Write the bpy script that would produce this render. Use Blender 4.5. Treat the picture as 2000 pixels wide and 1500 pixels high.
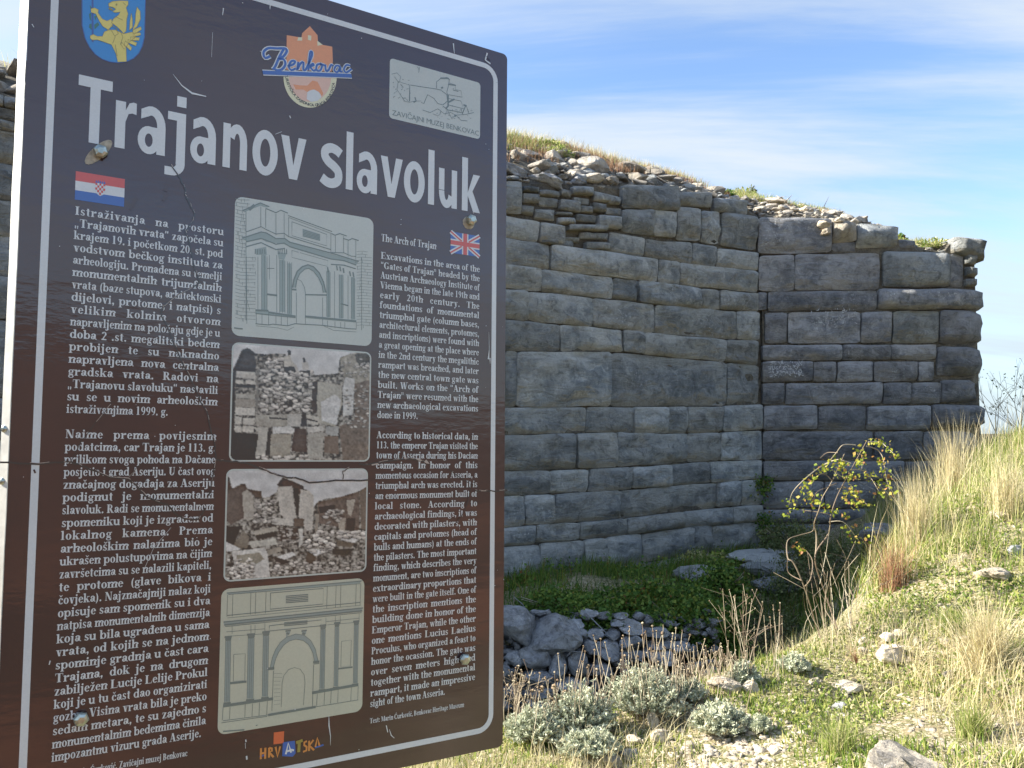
import bpy, bmesh, math, random
import numpy as np
from mathutils import Vector, noise as mn
sc = bpy.context.scene
for o in list(bpy.data.objects):
    bpy.data.objects.remove(o, do_unlink=True)
col = sc.collection
R = math.radians
random.seed(7)
rng = np.random.default_rng(7)

# ------------------------------------------------------------------ camera
F = 1540.0
EYE = 1.6
PITCH = math.atan(95 / F)
cd = bpy.data.cameras.new('camera')
cam = bpy.data.objects.new('camera', cd)
col.objects.link(cam)
cam.location = (0, 0, EYE)
cam.rotation_euler = (math.pi / 2 + PITCH, 0, 0)
cd.sensor_width = 36
cd.lens = F / 2000 * 36
cd.clip_start = 0.02
cd.clip_end = 3000
sc.camera = cam

# ------------------------------------------------------------------ sky, sun, exposure
SUN_EL = R(33)
SUN_DIR = Vector((-0.997, 0.07, 0)).normalized()          # towards the sun, on the ground
sun_vec = Vector((SUN_DIR.x * math.cos(SUN_EL), SUN_DIR.y * math.cos(SUN_EL), math.sin(SUN_EL)))
w = bpy.data.worlds.new('World')
sc.world = w
w.use_nodes = True
nt = w.node_tree
nt.nodes.clear()
N = nt.nodes.new
Lk = nt.links.new
out = N('ShaderNodeOutputWorld')
bg = N('ShaderNodeBackground')
bg.inputs[1].default_value = 0.1
sky = N('ShaderNodeTexSky')
sky.sky_type = 'NISHITA'
sky.sun_disc = False
sky.sun_elevation = SUN_EL
sky.sun_rotation = math.atan2(SUN_DIR.x, SUN_DIR.y)
sky.altitude = 200
sky.air_density = 1.0
sky.dust_density = 0.5
sky.ozone_density = 1.6
tc = N('ShaderNodeTexCoord')
sep = N('ShaderNodeSeparateXYZ')
Lk(tc.outputs['Generated'], sep.inputs[0])
zz = N('ShaderNodeMath'); zz.operation = 'MAXIMUM'; zz.inputs[1].default_value = 0.0
Lk(sep.outputs[2], zz.inputs[0])
za = N('ShaderNodeMath'); za.operation = 'ADD'; za.inputs[1].default_value = 0.22
Lk(zz.outputs[0], za.inputs[0])
dv = N('ShaderNodeVectorMath'); dv.operation = 'DIVIDE'
cb = N('ShaderNodeCombineXYZ')
for i in range(3):
    Lk(za.outputs[0], cb.inputs[i])
Lk(tc.outputs['Generated'], dv.inputs[0]); Lk(cb.outputs[0], dv.inputs[1])
mp = N('ShaderNodeMapping')
mp.inputs['Rotation'].default_value = (0, 0, R(-17))
mp.inputs['Scale'].default_value = (0.42, 2.0, 0.0)
mp.inputs['Location'].default_value = (2.2, 9.1, 0)
Lk(dv.outputs[0], mp.inputs[0])
n1 = N('ShaderNodeTexNoise'); n1.inputs['Scale'].default_value = 0.8; n1.inputs['Detail'].default_value = 9
n1.inputs['Roughness'].default_value = 0.6; n1.inputs['Distortion'].default_value = 0.9
Lk(mp.outputs[0], n1.inputs['Vector'])
cr = N('ShaderNodeMapRange'); cr.interpolation_type = 'SMOOTHSTEP'
cr.inputs['From Min'].default_value = 0.34; cr.inputs['From Max'].default_value = 0.62
cr.inputs['To Max'].default_value = 0.9
Lk(n1.outputs[0], cr.inputs['Value'])
gain = N('ShaderNodeMix'); gain.data_type = 'RGBA'; gain.blend_type = 'MULTIPLY'; gain.inputs[0].default_value = 1.0
Lk(sky.outputs[0], gain.inputs[6]); gain.inputs[7].default_value = (0.86, 0.92, 1.0, 1)
mx = N('ShaderNodeMix'); mx.data_type = 'RGBA'
Lk(cr.outputs[0], mx.inputs[0]); Lk(gain.outputs[2], mx.inputs[6])
mx.inputs[7].default_value = (2.7, 2.95, 3.15, 1)
hzf = N('ShaderNodeMapRange'); hzf.interpolation_type = 'SMOOTHSTEP'
hzf.inputs['From Min'].default_value = 0.30; hzf.inputs['From Max'].default_value = -0.02; hzf.inputs['To Max'].default_value = 0.85
Lk(sep.outputs[2], hzf.inputs['Value'])
mh = N('ShaderNodeMix'); mh.data_type = 'RGBA'
Lk(hzf.outputs[0], mh.inputs[0]); Lk(mx.outputs[2], mh.inputs[6]); mh.inputs[7].default_value = (2.15, 2.65, 3.0, 1)
Lk(mh.outputs[2], bg.inputs[0]); Lk(bg.outputs[0], out.inputs[0])

sd = bpy.data.lights.new('sun', 'SUN')
sd.energy = 4.8
sd.angle = R(0.5)
sd.color = (1.0, 0.92, 0.79)
so = bpy.data.objects.new('sun', sd)
col.objects.link(so)
so.rotation_euler = (-sun_vec).to_track_quat('-Z', 'Y').to_euler()
sc.view_settings.view_transform = 'Standard'
sc.view_settings.look = 'None'
sc.view_settings.gamma = 1
sc.view_settings.use_curve_mapping = False
sc.view_settings.exposure = 1.62

# ------------------------------------------------------------------ helpers
def ray(u, v):
    x = (u - 1000) / F
    y = -(v - 750) / F
    cp, sp = math.cos(PITCH), math.sin(PITCH)
    return Vector((x, cp - y * sp, sp + y * cp))
CAM = Vector((0, 0, EYE))

def tag(o, label=None, cat=None, group=None, kind=None):
    if label: o['label'] = label
    if cat: o['category'] = cat
    if group: o['group'] = group
    if kind: o['kind'] = kind
    return o

def empty(name, loc=(0, 0, 0)):
    o = bpy.data.objects.new(name, None)
    o.empty_display_size = 0.2
    col.objects.link(o)
    o.location = loc
    return o

def link(name, me, mat=None, parent=None):
    o = bpy.data.objects.new(name, me)
    col.objects.link(o)
    if mat is not None and len(me.materials) == 0:
        me.materials.append(mat)
    if parent is not None:
        o.parent = parent
        if parent.type == 'EMPTY': o.location = -Vector(parent.location)
    return o

def mesh(name, verts, faces, mat=None, parent=None, smooth=False, rnd=None, cols=None):
    me = bpy.data.meshes.new(name)
    me.from_pydata([tuple(v) for v in verts], [], faces)
    if smooth:
        me.polygons.foreach_set('use_smooth', [True] * len(me.polygons))
    if rnd is not None:
        a = me.attributes.new('rnd', 'FLOAT', 'POINT')
        a.data.foreach_set('value', np.asarray(rnd, dtype=np.float32))
    if cols is not None:
        a = me.attributes.new('Col', 'FLOAT_COLOR', 'POINT')
        c = np.ones((len(verts), 4), dtype=np.float32)
        c[:, :3] = cols
        a.data.foreach_set('color', c.ravel())
    me.update()
    return link(name, me, mat, parent)

def npmesh(name, V, tris, mat, parent=None, rnd=None, smooth=False):
    """fast triangle mesh from numpy arrays"""
    me = bpy.data.meshes.new(name)
    V = np.asarray(V, dtype=np.float32); T = np.asarray(tris, dtype=np.int32)
    me.vertices.add(len(V)); me.vertices.foreach_set('co', V.ravel())
    me.loops.add(T.size); me.loops.foreach_set('vertex_index', T.ravel())
    me.polygons.add(len(T))
    me.polygons.foreach_set('loop_start', np.arange(0, T.size, 3, dtype=np.int32))
    me.polygons.foreach_set('loop_total', np.full(len(T), 3, dtype=np.int32))
    if smooth:
        me.polygons.foreach_set('use_smooth', np.ones(len(T), dtype=bool))
    if rnd is not None:
        a = me.attributes.new('rnd', 'FLOAT', 'POINT')
        a.data.foreach_set('value', np.asarray(rnd, dtype=np.float32))
    me.update(calc_edges=True)
    return link(name, me, mat, parent)

class MB:
    def __init__(s): s.v = []; s.f = []; s.r = []
    def add(s, vs, fs, r=0.5):
        n = len(s.v); s.v += [tuple(p) for p in vs]; s.f += [tuple(i + n for i in f) for f in fs]; s.r += [r] * len(vs)
    def box(s, c, ax, ay, az):
        """centre and three half-axis vectors"""
        c, ax, ay, az = map(Vector, (c, ax, ay, az))
        vs = [c + ax * i + ay * j + az * k for i in (-1, 1) for j in (-1, 1) for k in (-1, 1)]
        s.add(vs, [(0, 1, 3, 2), (4, 6, 7, 5), (0, 4, 5, 1), (2, 3, 7, 6), (0, 2, 6, 4), (1, 5, 7, 3)])
    def tube(s, pts, rad, n=5, r=0.5):
        pts = [Vector(p) for p in pts]; vs = []; fs = []
        if not hasattr(rad, '__len__'): rad = [rad] * len(pts)
        for i, p in enumerate(pts):
            d = (pts[min(i + 1, len(pts) - 1)] - pts[max(i - 1, 0)]).normalized()
            a = d.cross(Vector((0.3, 0.9, 0.1)))
            if a.length < 1e-3: a = d.cross(Vector((1, 0, 0)))
            a.normalize(); b = d.cross(a)
            for k in range(n):
                t = 2 * math.pi * k / n
                vs.append(p + (a * math.cos(t) + b * math.sin(t)) * rad[i])
        for i in range(len(pts) - 1):
            for k in range(n):
                k2 = (k + 1) % n
                fs.append((i * n + k, i * n + k2, (i + 1) * n + k2, (i + 1) * n + k))
        fs.append(tuple(range(n))); fs.append(tuple((len(pts) - 1) * n + k for k in reversed(range(n))))
        s.add(vs, fs, r)
    def build(s, name, mat, parent=None, smooth=False):
        return mesh(name, s.v, s.f, mat, parent, smooth, rnd=s.r)

# ------------------------------------------------------------------ materials
def newmat(name):
    m = bpy.data.materials.new(name); m.use_nodes = True
    t = m.node_tree; b = t.nodes['Principled BSDF']
    return m, t, b
def nd(t, k, **kw):
    n = t.nodes.new(k)
    for a, b in kw.items():
        if a in ('operation', 'data_type', 'blend_type', 'interpolation_type', 'feature', 'attribute_name', 'distance', 'noise_dimensions', 'wave_type', 'bands_direction'):
            setattr(n, a, b)
        else:
            n.inputs[a.replace('_', ' ')].default_value = b
    return n
def ramp(t, stops):
    n = t.nodes.new('ShaderNodeValToRGB'); e = n.color_ramp.elements
    while len(e) < len(stops): e.new(0.5)
    for i, (p, c) in enumerate(stops):
        e[i].position = p; e[i].color = (*c, 1)
    return n
def mixc(t, fac, a, b, mode='MIX'):
    n = t.nodes.new('ShaderNodeMix'); n.data_type = 'RGBA'; n.blend_type = mode
    for i, x in ((0, fac), (6, a), (7, b)):
        if hasattr(x, 'is_output'): t.links.new(x, n.inputs[i])
        elif i == 0: n.inputs[0].default_value = x
        else: n.inputs[i].default_value = (*x, 1)
    return n.outputs[2]
def mathn(t, op, a, b=0.5):
    n = t.nodes.new('ShaderNodeMath'); n.operation = op
    for i, x in ((0, a), (1, b)):
        if hasattr(x, 'is_output'): t.links.new(x, n.inputs[i])
        else: n.inputs[i].default_value = x
    return n.outputs[0]
def mrange(t, x, a, b, c=0.0, d=1.0):
    n = t.nodes.new('ShaderNodeMapRange'); n.interpolation_type = 'SMOOTHSTEP'
    t.links.new(x, n.inputs['Value'])
    for k, vv in (('From Min', a), ('From Max', b), ('To Min', c), ('To Max', d)): n.inputs[k].default_value = vv
    return n.outputs[0]
def bump(t, b, h, strength=0.5, dist=0.02):
    n = t.nodes.new('ShaderNodeBump'); n.inputs['Strength'].default_value = strength; n.inputs['Distance'].default_value = dist
    t.links.new(h, n.inputs['Height']); t.links.new(n.outputs[0], b.inputs['Normal'])

def mat_plain(name, c, rough=0.5, metal=0.0, nscale=30, var=0.15, bs=0.0, spec=0.5):
    m, t, b = newmat(name)
    g = nd(t, 'ShaderNodeNewGeometry'); n = nd(t, 'ShaderNodeTexNoise', Scale=nscale, Detail=4)
    t.links.new(g.outputs['Position'], n.inputs['Vector'])
    c2 = tuple(x * (1 - var) for x in c); c1 = tuple(min(1, x * (1 + var)) for x in c)
    r = ramp(t, [(0.3, c2), (0.7, c1)]); t.links.new(n.outputs[0], r.inputs[0])
    t.links.new(r.outputs[0], b.inputs['Base Color'])
    b.inputs['Roughness'].default_value = rough; b.inputs['Metallic'].default_value = metal
    b.inputs['Specular IOR Level'].default_value = spec
    if bs: bump(t, b, n.outputs[0], bs, 0.002)
    return m

def mat_stone(name, light, dark, ochre, lichen=0.5, scale=1.0, strat=1.0, warm=0.5, edge=False, mott=1.0):
    m, t, b = newmat(name)
    g = nd(t, 'ShaderNodeNewGeometry'); oi = nd(t, 'ShaderNodeObjectInfo')
    off = t.nodes.new('ShaderNodeVectorMath'); off.operation = 'SCALE'
    cx = t.nodes.new('ShaderNodeCombineXYZ')
    for i in range(3): t.links.new(oi.outputs['Random'], cx.inputs[i])
    t.links.new(cx.outputs[0], off.inputs[0]); off.inputs['Scale'].default_value = 17.0
    ad = t.nodes.new('ShaderNodeVectorMath'); ad.operation = 'ADD'
    t.links.new(g.outputs['Position'], ad.inputs[0]); t.links.new(off.outputs[0], ad.inputs[1])
    P = ad.outputs[0]
    def noi(s, d=5, ro=0.6, sx=1, sz=1, dist=0.0):
        mpn = t.nodes.new('ShaderNodeMapping'); mpn.inputs['Scale'].default_value = (sx, sx, sz)
        t.links.new(P, mpn.inputs[0])
        n = nd(t, 'ShaderNodeTexNoise', Scale=s * scale, Detail=d, Roughness=ro, Distortion=dist); t.links.new(mpn.outputs[0], n.inputs['Vector'])
        return n.outputs[0]
    big = noi(1.9, 8, 0.7); med = noi(7, 9, 0.72, dist=0.6); fine = noi(30, 8, 0.8); st = noi(2.4, 8, 0.72, 1, 3.6, 0.8)
    c = mixc(t, mrange(t, big, 0.38, 0.62), dark, light)
    c = mixc(t, mathn(t, 'MULTIPLY', mrange(t, med, 0.5, 0.66), 0.75 * mott), c, tuple(x * 0.5 for x in dark))
    c = mixc(t, mathn(t, 'MULTIPLY', mrange(t, med, 0.48, 0.34), 0.55), c, tuple(x * 1.35 for x in light))
    c = mixc(t, mathn(t, 'MULTIPLY', mrange(t, st, 0.53, 0.66), 0.7 * warm), c, ochre)
    c = mixc(t, mathn(t, 'MULTIPLY', mrange(t, noi(0.35, 3), 0.48, 0.62), 0.35 * warm), c, tuple(x * 0.8 for x in ochre))
    c = mixc(t, mathn(t, 'MULTIPLY', mrange(t, fine, 0.5, 0.68), 0.45 * mott), c, tuple(x * 0.4 for x in dark))
    if edge:                                              # fresh ochre stone where the lower edge has broken away, pale lichen on the upper part
        at = nd(t, 'ShaderNodeAttribute', attribute_name='rnd')
        ed = mathn(t, 'ADD', at.outputs['Fac'], mathn(t, 'MULTIPLY', mathn(t, 'SUBTRACT', st, 0.5), 1.6))
        c = mixc(t, mathn(t, 'MULTIPLY', mrange(t, ed, 0.72, 0.95), 0.8 * warm + 0.1), c, ochre)
        c = mixc(t, mathn(t, 'MULTIPLY', mrange(t, ed, 0.30, 0.02), 0.45), c, tuple(x * 1.3 for x in light))
    lp = mrange(t, noi(0.9, 3), 0.55, 0.66); ls = mrange(t, noi(26, 7, 0.7), 0.55, 0.64)
    c = mixc(t, mathn(t, 'MULTIPLY', mathn(t, 'MULTIPLY', lp, ls), lichen), c, (0.60, 0.62, 0.62))
    hs = t.nodes.new('ShaderNodeHueSaturation'); t.links.new(c, hs.inputs['Color'])
    t.links.new(mrange(t, oi.outputs['Random'], 0, 1, 0.78, 1.2), hs.inputs['Value'])
    t.links.new(hs.outputs[0], b.inputs['Base Color'])
    b.inputs['Roughness'].default_value = 0.92; b.inputs['Specular IOR Level'].default_value = 0.25
    h = mathn(t, 'ADD', mathn(t, 'MULTIPLY', st, 1.3 * strat), mathn(t, 'ADD', mathn(t, 'MULTIPLY', med, 1.2), mathn(t, 'MULTIPLY', fine, 0.4)))
    bump(t, b, h, 1.0, 0.075 / scale)
    return m

def mat_leaf(name, stops, trans=0.35, rough=0.7):
    """colour picked per leaf or blade from the attribute rnd"""
    m, t, b = newmat(name)
    a = nd(t, 'ShaderNodeAttribute', attribute_name='rnd')
    r = ramp(t, stops); t.links.new(a.outputs['Fac'], r.inputs[0])
    t.links.new(r.outputs[0], b.inputs['Base Color']); b.inputs['Roughness'].default_value = rough
    b.inputs['Specular IOR Level'].default_value = 0.2
    tr = t.nodes.new('ShaderNodeBsdfTranslucent'); t.links.new(r.outputs[0], tr.inputs[0])
    ms = t.nodes.new('ShaderNodeMixShader'); ms.inputs[0].default_value = trans
    t.links.new(b.outputs[0], ms.inputs[1]); t.links.new(tr.outputs[0], ms.inputs[2])
    t.links.new(ms.outputs[0], t.nodes['Material Output'].inputs[0])
    return m

M = {}
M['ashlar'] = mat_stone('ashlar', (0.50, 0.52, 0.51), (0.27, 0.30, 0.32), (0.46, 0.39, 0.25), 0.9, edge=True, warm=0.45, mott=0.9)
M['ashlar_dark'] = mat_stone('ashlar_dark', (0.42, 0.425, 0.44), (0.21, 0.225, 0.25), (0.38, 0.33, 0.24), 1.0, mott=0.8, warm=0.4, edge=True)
M['rubble'] = mat_stone('rubble', (0.54, 0.50, 0.43), (0.33, 0.31, 0.28), (0.48, 0.39, 0.25), 0.4, scale=2.0, strat=0.4, mott=0.6)
M['blue_rock'] = mat_stone('blue_rock', (0.50, 0.51, 0.52), (0.29, 0.295, 0.30), (0.38, 0.34, 0.26), 0.2, scale=2.4, strat=0.3, warm=0.2)
M['pale_rock'] = mat_stone('pale_rock', (0.74, 0.66, 0.53), (0.56, 0.48, 0.37), (0.6, 0.49, 0.33), 0.3, scale=4.0, strat=0.3, mott=0.35)
M['spotted_rock'] = mat_stone('spotted_rock', (0.54, 0.49, 0.40), (0.22, 0.21, 0.20), (0.42, 0.34, 0.22), 1.0, scale=5.0, strat=0.3)
M['mortar'] = mat_stone('mortar', (0.20, 0.18, 0.14), (0.09, 0.085, 0.075), (0.22, 0.17, 0.1), 0.1, scale=3.0)
# ------------------------------------------------------------------ terrain
def wp(u, v, d):
    """world point on the ray of photo point (u, v), d metres forward"""
    r = ray(u, v); return CAM + r * (d / r.y)
CP = []
for u, v, d in [(850, 1500, 3.75), (1000, 1500, 3.7), (1250, 1500, 3.65), (1500, 1500, 3.6), (1750, 1500, 3.5), (2000, 1500, 3.35),
                (1000, 1425, 4.25), (1150, 1400, 4.35), (1280, 1375, 4.5), (1400, 1330, 4.7), (1520, 1295, 4.9), (1640, 1240, 5.2),
                (1700, 1350, 4.5), (2000, 1330, 4.2), (1850, 1200, 5.2), (2000, 1130, 5.3), (1700, 1180, 5.6), (1760, 1060, 6.5),
                (1850, 985, 7.2), (1930, 905, 8.0), (2000, 862, 8.6), (2200, 850, 8.5), (2400, 860, 8.0), (2200, 1100, 5.5),
                # hollow below the wall
                (1000, 1470, 5.3), (1150, 1430, 5.4), (1300, 1400, 5.5), (1450, 1340, 5.9), (1560, 1260, 6.6), (850, 1440, 5.6),
                (1000, 1405, 6.5), (1200, 1385, 6.6), (1350, 1345, 6.9), (1500, 1270, 7.4), (1640, 1160, 8.0),
                # ledge under the wall
                (1000, 1185, 7.6), (1150, 1190, 7.7), (1300, 1150, 8.2), (1450, 1120, 9.2), (1600, 1090, 9.8), (1000, 1150, 8.7),
                (1250, 1120, 9.6), (1480, 1075, 10.8), (1700, 1010, 10.6), (1850, 930, 10.6), (1980, 865, 11.0)]:
    p = wp(u, v, d); CP.append((p.x, p.y, p.z))
CP += [(-8, 0, 0), (-5, 3, -0.1), (0, 0, 0), (0, 2.2, 0.02), (-2.5, 5, -0.7), (-5, 5.2, -0.3), (-9, 3.5, -0.1), (3, 0, 0.15), (6, 2, 0.9),
       (9, 5, 1.4), (12, 9, 1.35), (9, 12, 1.25), (12, 16, 1.1), (4, 18, 0.5), (-6, 12, 0.3), (-12, 8, 0.0), (0, 22, 0.4),
       (16, 0, 1.0), (0, -6, 0), (-12, -6, 0), (8, -8, 0.5), (18, 20, 0.8), (-14, 20, 0.1)]
CP = np.array(CP)
def tps_fit(P, z, lam=0.02):
    n = len(P); d = np.linalg.norm(P[:, None] - P[None], axis=2)
    K = np.where(d > 0, d * d * np.log(d + 1e-12), 0) + lam * np.eye(n)
    A = np.zeros((n + 3, n + 3)); A[:n, :n] = K; A[:n, n] = 1; A[:n, n + 1:] = P; A[n, :n] = 1; A[n + 1:, :n] = P.T
    return np.linalg.solve(A, np.concatenate([z, [0, 0, 0]]))
TW = tps_fit(CP[:, :2], CP[:, 2])
def h_raw(X, Y):
    Q = np.stack([X, Y], -1).reshape(-1, 2); o = np.zeros(len(Q))
    for i in range(0, len(Q), 20000):
        q = Q[i:i + 20000]; d = np.linalg.norm(q[:, None] - CP[None, :, :2], axis=2)
        o[i:i + 20000] = np.where(d > 0, d * d * np.log(d + 1e-12), 0) @ TW[:len(CP)] + TW[len(CP)] + q @ TW[len(CP) + 1:]
    return o.reshape(X.shape)
def grid1(lo, hi, step, far):
    g = list(np.arange(lo, hi + 1e-6, step)); s = step
    a = hi; b = lo
    while a < far: s *= 1.22; a += s; b -= s; g.append(a); g.insert(0, b)
    return np.array(g)
gx = grid1(-11.0, 13.0, 0.1, 900); gy = grid1(-3.0, 19.0, 0.1, 900)
GX, GY = np.meshgrid(gx, gy)
near = np.clip((np.maximum(np.abs(GX - 1), np.abs(GY - 7)) - 12) / 10, 0, 1)
CXc = np.clip(GX, -14, 18); CYc = np.clip(GY, -8, 22)
GH = h_raw(CXc, CYc) * (1 - near)
# low scrubby rise behind the viewer, open country elsewhere
def hill(cx, cy, rx, ry, hh):
    return hh * np.exp(-((GX - cx) / rx) ** 2 - ((GY - cy) / ry) ** 2)
GH += hill(26, -52, 22, 18, 9.0) + hill(-30, -70, 40, 20, 8.0) + hill(75, -30, 30, 22, 3.5)
nz = np.zeros_like(GH)
for j in range(GH.shape[0]):
    for i in range(GH.shape[1]):
        x, y = gx[i], gy[j]
        if abs(x - 1) < 14 and abs(y - 7) < 14:
            nz[j, i] = 0.10 * mn.noise((x * 0.9, y * 0.9, 3)) + 0.045 * mn.noise((x * 2.7, y * 2.7, 8)) + 0.022 * mn.noise((x * 7, y * 7, 1))
        elif abs(x) < 200 and abs(y) < 200:
            nz[j, i] = 0.5 * mn.noise((x * 0.07, y * 0.07, 3))
GH += nz
def hz(x, y):
    i = int(np.clip(np.searchsorted(gx, x) - 1, 0, len(gx) - 2)); j = int(np.clip(np.searchsorted(gy, y) - 1, 0, len(gy) - 2))
    a = (x - gx[i]) / (gx[i + 1] - gx[i]); b = (y - gy[j]) / (gy[j + 1] - gy[j])
    return float((GH[j, i] * (1 - a) + GH[j, i + 1] * a) * (1 - b) + (GH[j + 1, i] * (1 - a) + GH[j + 1, i + 1] * a) * b)
def G(u, v, dmin=2.5, dmax=30):
    """where the sight line through a photo point meets the ground"""
    r = ray(u, v); r = r / r.y; d = dmin
    while d < dmax:
        p = CAM + r * d
        if p.z < hz(p.x, p.y): return Vector((p.x, p.y, hz(p.x, p.y)))
        d += 0.03
    return None
nx_, ny_ = len(gx), len(gy)
V = np.stack([GX, GY, GH], -1).reshape(-1, 3)
idx = np.arange(nx_ * ny_).reshape(ny_, nx_)
q = np.stack([idx[:-1, :-1], idx[:-1, 1:], idx[1:, 1:], idx[1:, :-1]], -1).reshape(-1, 4)
tris = np.concatenate([q[:, [0, 1, 2]], q[:, [0, 2, 3]]])

m, t, b = newmat('earth')
g = nd(t, 'ShaderNodeNewGeometry')
def gn(s, d=6, ro=0.65):
    n = nd(t, 'ShaderNodeTexNoise', Scale=s, Detail=d, Roughness=ro); t.links.new(g.outputs['Position'], n.inputs['Vector']); return n.outputs[0]
a1, a2, a3, a4 = gn(1.1), gn(5, 8, 0.7), gn(26, 6, 0.7), gn(0.5, 3)
c = mixc(t, mrange(t, a2, 0.4, 0.6), (0.22, 0.165, 0.10), (0.50, 0.42, 0.31))
c = mixc(t, mrange(t, a3, 0.5, 0.66), c, (0.62, 0.55, 0.43))
c = mixc(t, mathn(t, 'MULTIPLY', mrange(t, a1, 0.36, 0.52), 0.85), c, (0.15, 0.165, 0.05))
c = mixc(t, mathn(t, 'MULTIPLY', mrange(t, gn(9, 5), 0.5, 0.64), 0.6), c, (0.14, 0.16, 0.04))
c = mixc(t, mrange(t, a3, 0.36, 0.46, 0.6, 0.0), c, (0.07, 0.05, 0.035))
lit_ = gn(70, 5, 0.75); c = mixc(t, mrange(t, lit_, 0.52, 0.6), c, (0.60, 0.54, 0.40)); c = mixc(t, mrange(t, lit_, 0.46, 0.38), c, (0.06, 0.05, 0.03))
c = mixc(t, mathn(t, 'MULTIPLY', mrange(t, gn(16, 6, 0.75), 0.5, 0.6), 0.7), c, (0.40, 0.32, 0.20))
# dark scrub colour added outside the ruin, cutting bounce and reflections on the board
sp_ = t.nodes.new('ShaderNodeSeparateXYZ'); t.links.new(g.outputs['Position'], sp_.inputs[0])
dd = t.nodes.new('ShaderNodeVectorMath'); dd.operation = 'DISTANCE'; t.links.new(g.outputs['Position'], dd.inputs[0]); dd.inputs[1].default_value = (1.5, 8.5, 0)
scr = mathn(t, 'ADD', dd.outputs['Value'], mathn(t, 'MULTIPLY', a4, 2.0))
c = mixc(t, mathn(t, 'MULTIPLY', mrange(t, scr, 8.2, 10.2), 0.93), c, mixc(t, mathn(t, 'MULTIPLY', mrange(t, gn(0.45, 5), 0.5, 0.6), mrange(t, sp_.outputs[1], 6.0, 2.0)), mixc(t, mrange(t, a2, 0.4, 0.6), (0.035, 0.028, 0.018), (0.075, 0.06, 0.035)), (0.30, 0.13, 0.07)))
t.links.new(c, b.inputs['Base Color']); b.inputs['Roughness'].default_value = 0.95; b.inputs['Specular IOR Level'].default_value = 0.15
bump(t, b, mathn(t, 'ADD', a2, mathn(t, 'MULTIPLY', a3, 0.6)), 0.9, 0.04)
M['earth'] = m
o = npmesh('ground', V, tris, M['earth'], smooth=True); tag(o, kind='structure')

# ------------------------------------------------------------------ rocks
def rock_mesh(name, seed, n=16, flat=0.7, sub=1, rough=0.06):
    rr = random.Random(seed); bm = bmesh.new()
    for k in range(n):
        p = Vector((rr.gauss(0, 1), rr.gauss(0, 1), rr.gauss(0, 1))).normalized()
        p = Vector((p.x * rr.uniform(0.8, 1), p.y * rr.uniform(0.8, 1), p.z * flat * rr.uniform(0.8, 1)))
        bm.verts.new(p)
    r = bmesh.ops.convex_hull(bm, input=bm.verts)
    bmesh.ops.delete(bm, geom=[e for e in bm.verts if not e.link_faces], context='VERTS')
    bmesh.ops.bevel(bm, geom=list(bm.edges), offset=0.07, segments=1, affect='EDGES', profile=0.5)
    bmesh.ops.triangulate(bm, faces=bm.faces)
    for _ in range(sub):
        bmesh.ops.subdivide_edges(bm, edges=[e for e in bm.edges if e.calc_length() > 0.3], cuts=1, use_grid_fill=True)
        bmesh.ops.triangulate(bm, faces=bm.faces)
    for v in bm.verts:
        q = v.co * 2.2 + Vector((seed * 3.1, 0, 0))
        v.co += v.co.normalized() * rough * (mn.noise(q) * 1.6 + mn.noise(q * 2.7) * 0.8)
    bmesh.ops.recalc_face_normals(bm, faces=bm.faces)
    me = bpy.data.meshes.new(name); bm.to_mesh(me); bm.free()
    return me
ROCKS = {}
def rock(name, mat, seed, loc, size, rotz=0, tilt=0, parent=None, big=False):
    key = (seed % 14, mat, big)
    if key not in ROCKS:
        me = rock_mesh('stone_shape', key[0] + (50 if big else 0), 20 if big else 13, 0.8, 2 if big else 0, 0.09 if big else 0.05)
        me.materials.append(M[mat]); ROCKS[key] = me
    o = bpy.data.objects.new(name, ROCKS[key]); col.objects.link(o)
    o.location = loc; o.scale = size; o.rotation_euler = (tilt, tilt * 0.6, rotz)
    if parent is not None:
        o.parent = parent; o.location = Vector(loc) - Vector(parent.location)
    return o
def rock_cloud(name, mat, items, parent=None):
    """many small stones joined into one piece"""
    bases = []
    for k in range(8):
        me = rock_mesh('tmp', 80 + k, 8, 0.75, 0, 0.0)
        # cheap hull: undo the bevel cost by using a plain hull
        bm = bmesh.new(); rr = random.Random(k)
        for _ in range(9):
            p = Vector((rr.gauss(0, 1), rr.gauss(0, 1), rr.gauss(0, 1))).normalized(); bm.verts.new((p.x, p.y, p.z * 0.75))
        bmesh.ops.convex_hull(bm, input=bm.verts); bmesh.ops.triangulate(bm, faces=bm.faces)
        bmesh.ops.recalc_face_normals(bm, faces=bm.faces)
        bm.verts.index_update()
        bases.append((np.array([v.co[:] for v in bm.verts]), np.array([[v.index for v in f.verts] for f in bm.faces])))
        bm.free(); bpy.data.meshes.remove(me)
    VV = []; TT = []; RR = []; n = 0
    for k, (p, s) in enumerate(items):
        bv, bt = bases[k % 8]; a = random.uniform(0, 6.28); c, sn = math.cos(a), math.sin(a)
        q = bv * np.array([s, s * random.uniform(0.6, 1), s * random.uniform(0.4, 0.8)])
        q = np.stack([q[:, 0] * c - q[:, 1] * sn, q[:, 0] * sn + q[:, 1] * c, q[:, 2]], -1) + np.array(p)
        VV.append(q); TT.append(bt + n); RR.append(np.full(len(q), random.random())); n += len(q)
    o = npmesh(name, np.concatenate(VV), np.concatenate(TT), M[mat], parent, rnd=np.concatenate(RR))
    o['kind'] = 'stuff'
    return o
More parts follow.
